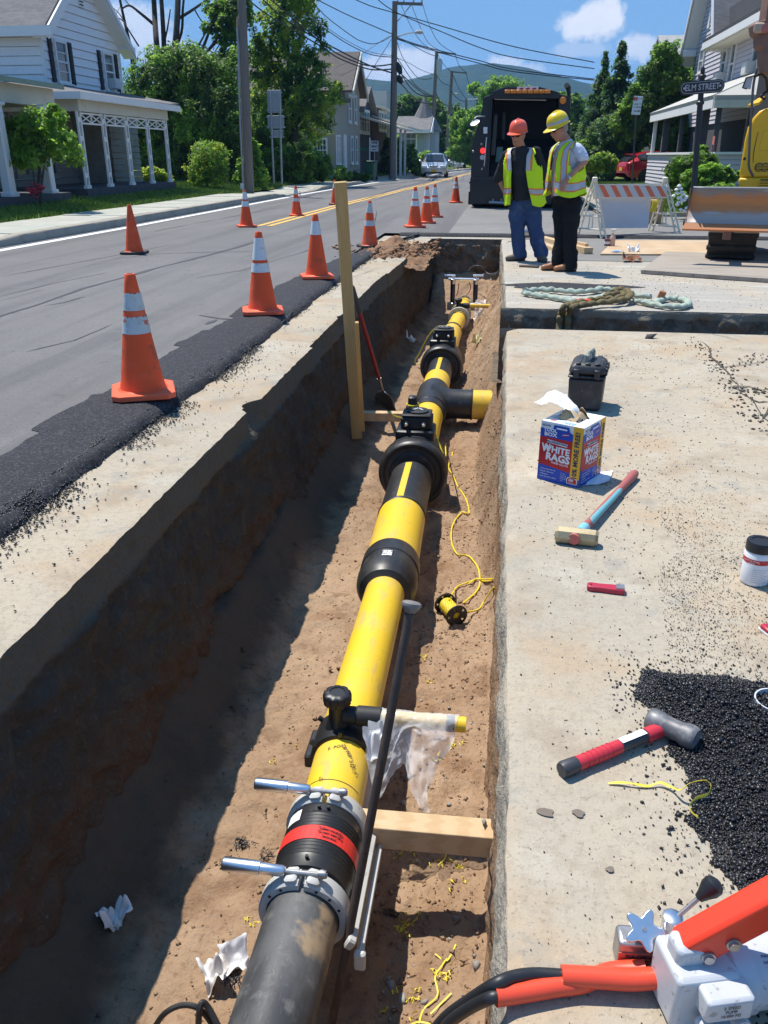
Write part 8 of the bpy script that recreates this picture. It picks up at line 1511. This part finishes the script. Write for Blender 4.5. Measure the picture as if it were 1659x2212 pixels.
for k in range(26):p=pY(72+rg_.gauss(0,12),412+rg_.gauss(0,7),18.6);b.lathe([(.0,-.03),(.05,.0),(.04,.03),(0,.045)],6,p)
tag(b.build('red_flowers',lay('red flowers',(.38,.03,.05),rough=.7)),'cluster of red flowers below the climbing shrub at the porch','flowers',kind='stuff')
shrub('low yellow green day lilies on the ground behind the pillared porch',33,[(310,380,20,14),(345,382,22,12),(330,372,16,10)],3000,.09,[m_lf[2],m_lf[3]],24)
shrub('small leafy shrub in front of the beige house door',46,[(735,372,12,14),(750,378,10,8),(728,384,8,8)],2200,.10,[m_lf[1],m_lf[2]],25,.1);shrub('low dark hedge along the foot of the beige house',48.5,[(765,380,14,8),(785,382,14,7),(750,384,14,6)],1800,.10,[m_lf[0],m_lf[1]],26,.1)
shrub('big green bush behind the second utility pole',62,[(840,330,18,30),(865,345,22,26),(885,340,16,24),(855,315,14,16),(900,360,16,18),(830,365,16,16)],6500,.14,[m_lf[0],m_lf[1],m_lf[2]],27,0)
shrub('clipped green bush behind the silver sedan',72,[(920,345,14,16),(935,350,14,12),(912,360,10,10)],2500,.14,[m_lf[1],m_lf[2]],28,0)
far=[('rounded dark tree far behind the pale house turret',108,[(885,230,34,22),(915,240,34,26),(860,240,22,18),(940,250,26,30),(900,255,40,24)],9000,[m_lf[0],m_lf[0],m_lf[1]]),('tall green tree between the third and fourth utility poles far away',112,[(960,280,24,34),(945,310,20,30),(975,310,24,34),(985,260,20,26)],8000,[m_lf[0],m_lf[1],m_lf[2]]),('pale green spreading tree just left of the black truck',96,[(1000,270,26,30),(1020,290,26,34),(1005,320,30,30),(1030,250,18,20),(985,330,18,18),(1040,320,20,24)],10000,[m_lf[1],m_lf[2],m_lf[2]]),('bright round topped tree rising above the black truck roof',120,[(1080,190,38,20),(1110,200,36,22),(1055,210,26,20),(1140,205,26,18),(1085,230,60,26),(1025,190,14,14)],9000,[m_lf[1],m_lf[2],m_lf[2]]),('low tree showing right of the truck exhaust',85,[(1240,230,20,24),(1250,260,24,30),(1215,215,26,14),(1245,290,20,24)],6000,[m_lf[0],m_lf[1],m_lf[2]])]
for i,(lb,Y,L,n,ms)in enumerate(far):tree('far_tree',lb,ground_at(L[0][0],Y,0),4,pixblobs(L,Y,2,40+i),int(n*1.8),.20,ms,50+i,.3,4,gap=.3)
def spruce(label,x,Y,ytop,wpx,n,seed):
 top=pY(x,ytop,Y);base=Vector((top.x,Y,.3));H=top.z-.3;k=(pY(x+10,200,Y)-pY(x,200,Y)).length/10;W=wpx*k;t=thing('spruce_tree',label,'spruce tree',base,group='spruces beyond the yard');MB().tube([(0,0,-.2),(0,0,H*.5),(0,0,H)],[.22,.13,.02],8).build('trunk',m_bark,t);rg=np.random.RandomState(seed);bl=[]
 for i in range(240):
  f=1-rg.rand()**.75*.93;z=H*f*.97+.3;R_=W*(1-f)**.85*rg.uniform(.45,1.15);a=rg.uniform(0,6.28)
  for j in(.5,.9):bl.append((base+Vector((math.cos(a)*R_*j,math.sin(a)*R_*j,z-.3*R_*j)),(R_*.22+.10,R_*.22+.10,.10+.06*R_)))
 bl=[(c-base,r)for c,r in bl];leaves('crown',t,bl,n,.085,[m_lf[4],m_lf[4],m_lf[0],m_lf[1]],seed,.25,.15,.2);return t
spruce('tall pointed spruce at the back left of the pair beyond the yard',1308,50,112,60,42000,61);spruce('tallest spruce in front right of the pair beyond the yard',1347,47,88,80,60000,62)
L=[(1440,130,34,34),(1425,170,50,40),(1470,175,34,40),(1400,215,50,40),(1450,230,50,40),(1480,240,26,50),(1360,260,40,36),(1410,275,50,40),(1450,300,40,40),(1345,290,30,30),(1428,108,20,16),(1380,240,40,30)]
tree('maple_tree','broad rounded green maple behind the grey house and parking sign',ground_at(1425,46),4,pixblobs(L,46,1.2,7),66000,.085,[m_lf[0],m_lf[1],m_lf[1],m_lf[2]],63,.25,6,gap=.18)
shrub('clipped dark green hedge beyond the yard behind the red hatchback',47,[(1270,320,24,16),(1300,318,26,20),(1335,312,28,22),(1255,330,20,12),(1360,320,24,18)],9000,.09,[m_lf[0],m_lf[1],m_lf[2]],64,.2,gap=.6);shrub('reddish brown shrub beyond the hedge below the spruces',52,[(1272,295,20,18),(1255,300,12,14),(1285,300,14,14)],2500,.10,[leafm('russet leaf',(.10,.055,.03),(.14,.085,.04)),m_lf[0]],65,.2)
shrub('tall grassy perennials in the flower bed left of the red hatchback',40,[(1275,355,20,14),(1300,350,18,18),(1322,352,12,14),(1255,362,14,10),(1312,362,12,10),(1240,350,14,14)],6500,.09,[m_lf[1],m_lf[2],m_lf[3]],66,.2)
shrub('rounded dark green bush before the grey house porch railing',23.5,[(1490,365,44,34),(1470,385,34,26),(1520,355,28,30),(1500,400,40,24),(1515,325,12,12)],15000,.055,[m_lf[0],m_lf[1],m_lf[1],m_lf[2]],67,.25,gap=.6);shrub('lime green leafy shrub in front of the dark bush by the sign post',20.8,[(1530,378,34,20),(1568,382,26,18),(1500,390,26,18),(1495,405,30,18),(1550,412,40,16),(1480,430,22,20)],9000,.06,[m_lf[1],m_lf[2],m_lf[2]],68,.25,gap=.5)
p=pY(1470,420,20.5);b=MB();rg_=random.Random(9)
for k in range(22):q=pY(1473+rg_.gauss(0,8),425+rg_.gauss(0,16),20.2);b.lathe([(0,-.03),(.05,0),(.03,.03),(0,.04)],6,q)
tag(b.build('white_flowers',m_sign),'white flowers on the shrub left of the dozer blade','flowers',kind='stuff');tag(MB().slab4(pZ(1383,386,.17),pZ(1440,382,.17),pZ(1436,378,.17),pZ(1388,381,.17),.06).build('stone_step',m_kerb,smooth=0),'pale stone slabs lying in the grass before the red hatchback','stone slab')
m_pole=lay('weathered pole wood',(.20,.165,.135),[('noise',4,.45,.7,(.14,.11,.09),.7,(6,6,.4)),('noise',9,.6,.7,(.28,.24,.2),.5,(6,6,.5))],rough=.92);m_wire=lay('black wire',(.012,.012,.013),rough=.6);m_lampg=lay('lamp housing',(.50,.51,.50),rough=.5)
def pole(label,xb,yb,zb,xt,yt,r,Y=None):
 a=pZ(xb,yb,zb)if Y is None else pY(xb,yb,Y);c=pY(xt,yt,a.y);t=thing('utility_pole',label,'utility pole',a,group='utility poles along the left kerb');d=c-a;MB().tube([d*0-Vector((0,0,.3)),d*.5,d],[r*1.15,r,r*.8],14).build('shaft',m_pole,t);return t,a,c
def PP(x,y,a):return pY(x,y,a.y)-a
u1,a1,c1=pole('nearest utility pole with a grey conduit by the white house lawn',538,411,.2,516,-160,.158);MB().tube([PP(527,404,a1)+Vector((0,-.1,0)),PP(521,270,a1)+Vector((0,-.1,0)),PP(516,95,a1)+Vector((0,-.1,0)),PP(514,60,a1)+Vector((0,-.1,0))],.035,8).build('conduit',m_post,u1);MB().tube([PP(514,75,a1),PP(513,40,a1),PP(519,30,a1)],.04,8).build('conduit_bend',lay('faded pink conduit',(.45,.26,.20),rough=.7),u1);MB().box(PP(526,406,a1)+Vector((0,-.1,0)),(.14,.12,.3)).build('conduit_foot',m_trim,u1)
u2,a2,c2=pole('second utility pole with a street lamp and long crossarm',848,384,.15,853,3,.19)
def arm(u,a,p,q,r=.06):MB().box((PP(*p,a)+PP(*q,a))/2,((PP(*q,a)-PP(*p,a)).length,.12,.14),(0,-math.atan2((PP(*q,a)-PP(*p,a)).z,(PP(*q,a)-PP(*p,a)).x),0)).build('crossarm',m_pole,u)
arm(u2,a2,(851,7),(913,9));MB().tube([PP(887,12,a2),PP(857,48,a2)],.03,6).build('brace',m_post,u2)
for x in(859,872,893,911):MB().lathe([(.03,0),(.06,.08),(.05,.16),(.02,.2)],8,PP(x,7,a2)).build('insulator',m_lampg,u2)
lm=MB().tube(smooth_path([PP(855,81,a2),PP(870,75,a2),PP(885,71,a2),PP(899,70,a2)],4),.035,6).build('lamp_arm',m_post,u2);MB().tube([PP(897,70,a2),PP(900,69,a2),PP(909,69,a2),PP(914,70,a2)],[.06,.14,.16,.08],10,flat=.7).build('lamp_head',m_lampg,u2)
for p,q in(((857,135),(866,160)),((859,163),(868,180))):MB().tube([PP(*p,a2),(PP(*p,a2)+PP(*q,a2))/2,PP(*q,a2)],[.10,.20,.10],8).build('splice_box',m_ink,u2)
MB().tube([PP(844.5,384,a2)+Vector((-.05,-.1,0)),PP(847,250,a2)+Vector((-.05,-.1,0)),PP(849,160,a2)+Vector((-.05,-.1,0))],.06,6).build('conduit',m_ink,u2)
u3,a3,c3=pole('third utility pole with a grey transformer can and crossarm',929.5,366,.1,943.5,111,.20);arm(u3,a3,(942,113),(985,117));MB().lathe([(.0,-.75),(.28,-.73),(.30,.5),(.2,.62),(0,.64)],14,PP(948.5,143,a3)).build('transformer',m_lampg,u3)
u4,a4,c4=pole('fourth utility pole with a small lamp further down the road',964.5,361,.1,976,153,.22);arm(u4,a4,(974,155),(1009,158));MB().box(PP(981,203,a4),(.8,.3,.2),ch=.05).build('lamp_head',m_lampg,u4)
u5,a5,c5=pole('thin pale pole with a lamp arm beside the black truck',1004,345,.1,1007.5,213,.16,104);MB().tube([PP(1007,215,a5),PP(1033,214,a5)],.07,6).build('lamp_arm',m_lampg,u5)
def wire(pts,Y0,Y1,r,group,label,z=False):
 n=len(pts);L_=[0]
 for p,q in zip(pts,pts[1:]):L_.append(L_[-1]+math.hypot(q[0]-p[0],q[1]-p[1]))
 P=smooth_path([pY(542.2+x*.3431,y*.3431,Y0*Y1/(Y1+(Y0-Y1)*l/L_[-1]))for(x,y),l in zip(pts,L_)],6);tag(MB().tube(P,[r*p.y/50 for p in P],5).build('overhead_wire',m_wire),label,'overhead wire',group)
ORD=['uppermost','second from the top','third from the top','fourth from the top','fifth from the top','lowest']
def wires(items,Y0,Y1,group,label,end=-1):
 ys=sorted(range(len(items)),key=lambda i:items[i][0][end][1])
 for i,(pts,r)in enumerate(items):k=ys.index(i);wire(pts,Y0,Y1,r,group,(ORD[k]if k<len(items)-1 else 'lowest')+' '+label)
YA,YB_,YC,YD=a1.y,a2.y,a3.y,a4.y
wires([([(-150,-280),(60,-20),(200,110),(330,195),(520,300),(740,410),(890,460)],.040),([(-120,-190),(150,20),(350,190),(530,330),(700,405),(800,415),(890,403)],.036),([(-150,-120),(100,90),(420,280),(560,370),(720,430),(800,440),(885,435)],.036)],YA,YB_,'cables between the first two poles','thick black cable arriving from the left at the second pole')
wires([([(370,-10),(480,110),(640,230),(700,262),(770,276),(830,258),(885,225)],.022),([(400,-10),(600,90),(760,160),(890,215)],.026),([(350,80),(500,190),(620,265),(760,330),(895,350)],.014),([(350,95),(500,205),(620,282),(760,345),(890,360)],.024)],30,YB_,'service wires to the second pole','thin black wire arriving from the upper left at the second pole')
wires([(q_,.024)for q_ in([(640,-10),(760,40),(900,80),(1200,165),(1660,295),(2160,392)],[(790,-10),(860,45),(960,100),(1200,200),(1440,300),(1660,362),(2160,432)],[(915,235),(1060,285),(1250,335),(1450,385),(1660,438),(2160,498)],[(915,245),(1060,292),(1250,348),(1450,402),(1660,452),(2160,505)])],40,52,'wires crossing the street','long black wire crossing the open sky above the truck')
wires([([(915,250),(960,370),(1040,480),(1090,500),(1140,492)],.018),([(940,455),(1010,560),(1070,600),(1140,610)],.035),([(935,515),(1020,610),(1080,645),(1140,650)],.04),([(950,470),(1060,570),(1100,595),(1140,602)],.03),([(915,355),(990,470),(1050,550),(1140,605)],.022),([(920,365),(1000,400),(1080,445),(1155,470)],.014)],YB_,YC,'cables between the second and third poles','black cable sagging from the second pole to the third pole')
wires([([(945,30),(1020,190),(1090,280),(1172,328)],.014),([(1012,35),(1090,225),(1140,290),(1225,335)],.014),([(1080,28),(1130,175),(1190,275),(1285,338)],.014),([(920,240),(1000,275),(1100,330),(1165,355)],.018)],YB_,YC,'primary lines between the crossarms','thin line from the second pole crossarm to the third pole')
wires([([(1172,332),(1210,400),(1262,455)],.014),([(1285,340),(1310,410),(1355,458)],.014),([(1160,570),(1190,640),(1238,665)],.03),([(1150,640),(1190,690),(1236,705)],.03),([(1165,470),(1205,520),(1255,540)],.018)],YC,YD,'wires between the third and fourth poles','thin wire from the third pole to the fourth pole')
wires([(q_,.016)for q_ in([(1265,455),(1310,560),(1355,622)],[(1355,460),(1380,560),(1430,650)],[(1250,560),(1300,620),(1350,640)])],YD,104,'far wires','faint wire from the fourth pole towards the pale lamp pole',0)
wire([(890,240),(800,380),(700,545),(640,660)],YB_,58,.014,'house drops','thin service wire dropping from the second pole to the dark gabled house');wire([(870,225),(660,365),(540,420)],YB_,51,.012,'house drops','thin service wire dropping from the second pole to the beige house')
sp_=thing('sign_posts','pair of grey posts carrying three sign panels seen from behind','road sign',(pZ(600,398,.25).x,pZ(600,398,.25).y,.25));a=Vector(sp_.location)
for xb,xt in((592,583),(609,604)):MB().tube([PP(xb,398,a),PP(xt,196,a)],.045,6).build('post',m_post,sp_)
for x0,y0,x1,y1 in((578,194,606,244),(578,249,612,278),(585,280,610,298)):
 q0,q1=PP(x0,y1,a),PP(x1,y0,a);MB().box((q0+q1)/2+Vector((0,.07,0)),(q1.x-q0.x,.02,q1.z-q0.z),ch=.006).build('sign_panel',m_sback,sp_,smooth=0)
 for f in(.12,.88):MB().box((q0+q1)/2+Vector((0,.045,(f-.5)*(q1.z-q0.z))),(q1.x-q0.x+.1,.03,.05)).build('bracket',m_post,sp_)
ow=thing('one_way_sign','white ONE WAY sign with a left arrow on a thin post by the bin','road sign',pZ(810,385,.1));a=Vector(ow.location);MB().tube([(0,0,0),PP(808,303,a)],.03,6).build('post',m_post,ow);q0,q1=PP(801,327,a),PP(817.5,304,a);c=(q0+q1)/2+Vector((0,-.05,0));w=q1.x-q0.x;pl_=MB().box(c,(w,.02,q1.z-q0.z),ch=.006).build('plate',m_sign,ow,smooth=0)
for s,dz in(('ONE',.19),('WAY',-.03)):text_mesh('lettering',s,.21,m_ink,pl_,c+Vector((0,-.013,dz)),(R(90),0,0),bold=.008,sx=.85)
MB().box(c+Vector((.03,-.013,-.20)),(.22,.004,.04)).prism([(-.08,-.05),(-.08,.05),(-.17,0)],.004,Matrix.Translation(c+Vector((0,-.011,-.20)))@Matrix.Rotation(R(90),4,'X')).build('arrow',m_ink,pl_)
gs=thing('green_street_sign','green street name sign on a pale post left of the ONE WAY sign','street sign',pZ(798,388,.1));a=Vector(gs.location);MB().tube([(0,0,0),PP(799,297,a)],.035,6).build('post',m_trim,gs);q0,q1=PP(778,326,a),PP(799,319,a);MB().box((q0+q1)/2,(q1.x-q0.x,.03,q1.z-q0.z)).build('plate',lay('sign green',(.01,.10,.05),rough=.5),gs)
m_hill=lay('wooded hillside',(.030,.055,.026),[('noise',.012,.4,.62,(.042,.070,.030),.8),('noise',.05,.45,.7,(.020,.038,.018),.6)],rough=1,spec=0,bump=[('noise',.06,1,6)])
RD=1500.0;prof=[(-900,215),(-300,205),(100,210),(500,200),(700,188),(780,187),(830,188),(880,184),(930,172),(980,158),(1020,155),(1070,156),(1120,165),(1180,178),(1240,190),(1300,198),(1400,202),(1700,196),(2300,210),(3200,220)]
xs=np.linspace(-900,3200,220);ys=np.interp(xs,[p[0]for p in prof],[p[1]for p in prof])+1.3*fbm(xs/22,0,s=130);rows=26;HX,HY,HZ=[np.zeros((rows,220))for _ in range(3)]
for j,(x,y)in enumerate(zip(xs,ys)):
 d=ray(x,y);h=math.hypot(d.x,d.y);tz=CAM_H+d.z/h*RD
 for i in range(rows):
  f=i/(rows-1);r_=RD*(.62+.38*f)if f<.9 else RD*(.96+(f-.9)*4);z=tz*math.sin(min(f/.9,1)*math.pi/2)**1.4*(1-max(0,f-.9)*9)-8*(f<.03);z+=(1-f)*tz*.35*(.5+.5*math.sin(x/70+f*5))*math.sin(f*math.pi);HX[i,j],HY[i,j],HZ[i,j]=d.x/h*r_,d.y/h*r_,z
HZ=HZ+4*fbm(HX/60,HY/60,s=131)*(HZ>5);struct(np_grid('hills',HX,HY,HZ,m_hill))
rg=np.random.RandomState(71);P=[]
for k in range(420):x=rg.uniform(-500,2200);Y=rg.uniform(125,320);d=ray(x,330);P.append((np.array([d.x/d.y*Y,Y,2.5]),np.array([4.5,4.5,rg.uniform(3,6.5)])))
o=leaves('distant_woods',None,P,60000,.75,[m_lf[0],m_lf[1],m_lf[1]],72,.5);stuff(o,'distant band of green woods beyond the houses at the end of the road','woods')
zb,zt,S=-3.0,190.0,2500.0;hz=MB().box((0,0,(zb+zt)/2),(2*S*1.1,2*S*1.1,zt-zb)).build('haze',bpy.data.materials.new('haze air'),smooth=0);hm_=hz.data.materials[0];hm_.use_nodes=True;t=hm_.node_tree;t.nodes.clear();vo=t.nodes.new('ShaderNodeVolumePrincipled');vo.inputs['Color'].default_value=(.30,.56,1.0,1);vo.inputs['Density'].default_value=.00030;ou=t.nodes.new('ShaderNodeOutputMaterial');t.links.new(vo.outputs[0],ou.inputs['Volume']);stuff(hz,'thin blue summer haze over the whole scene','haze')
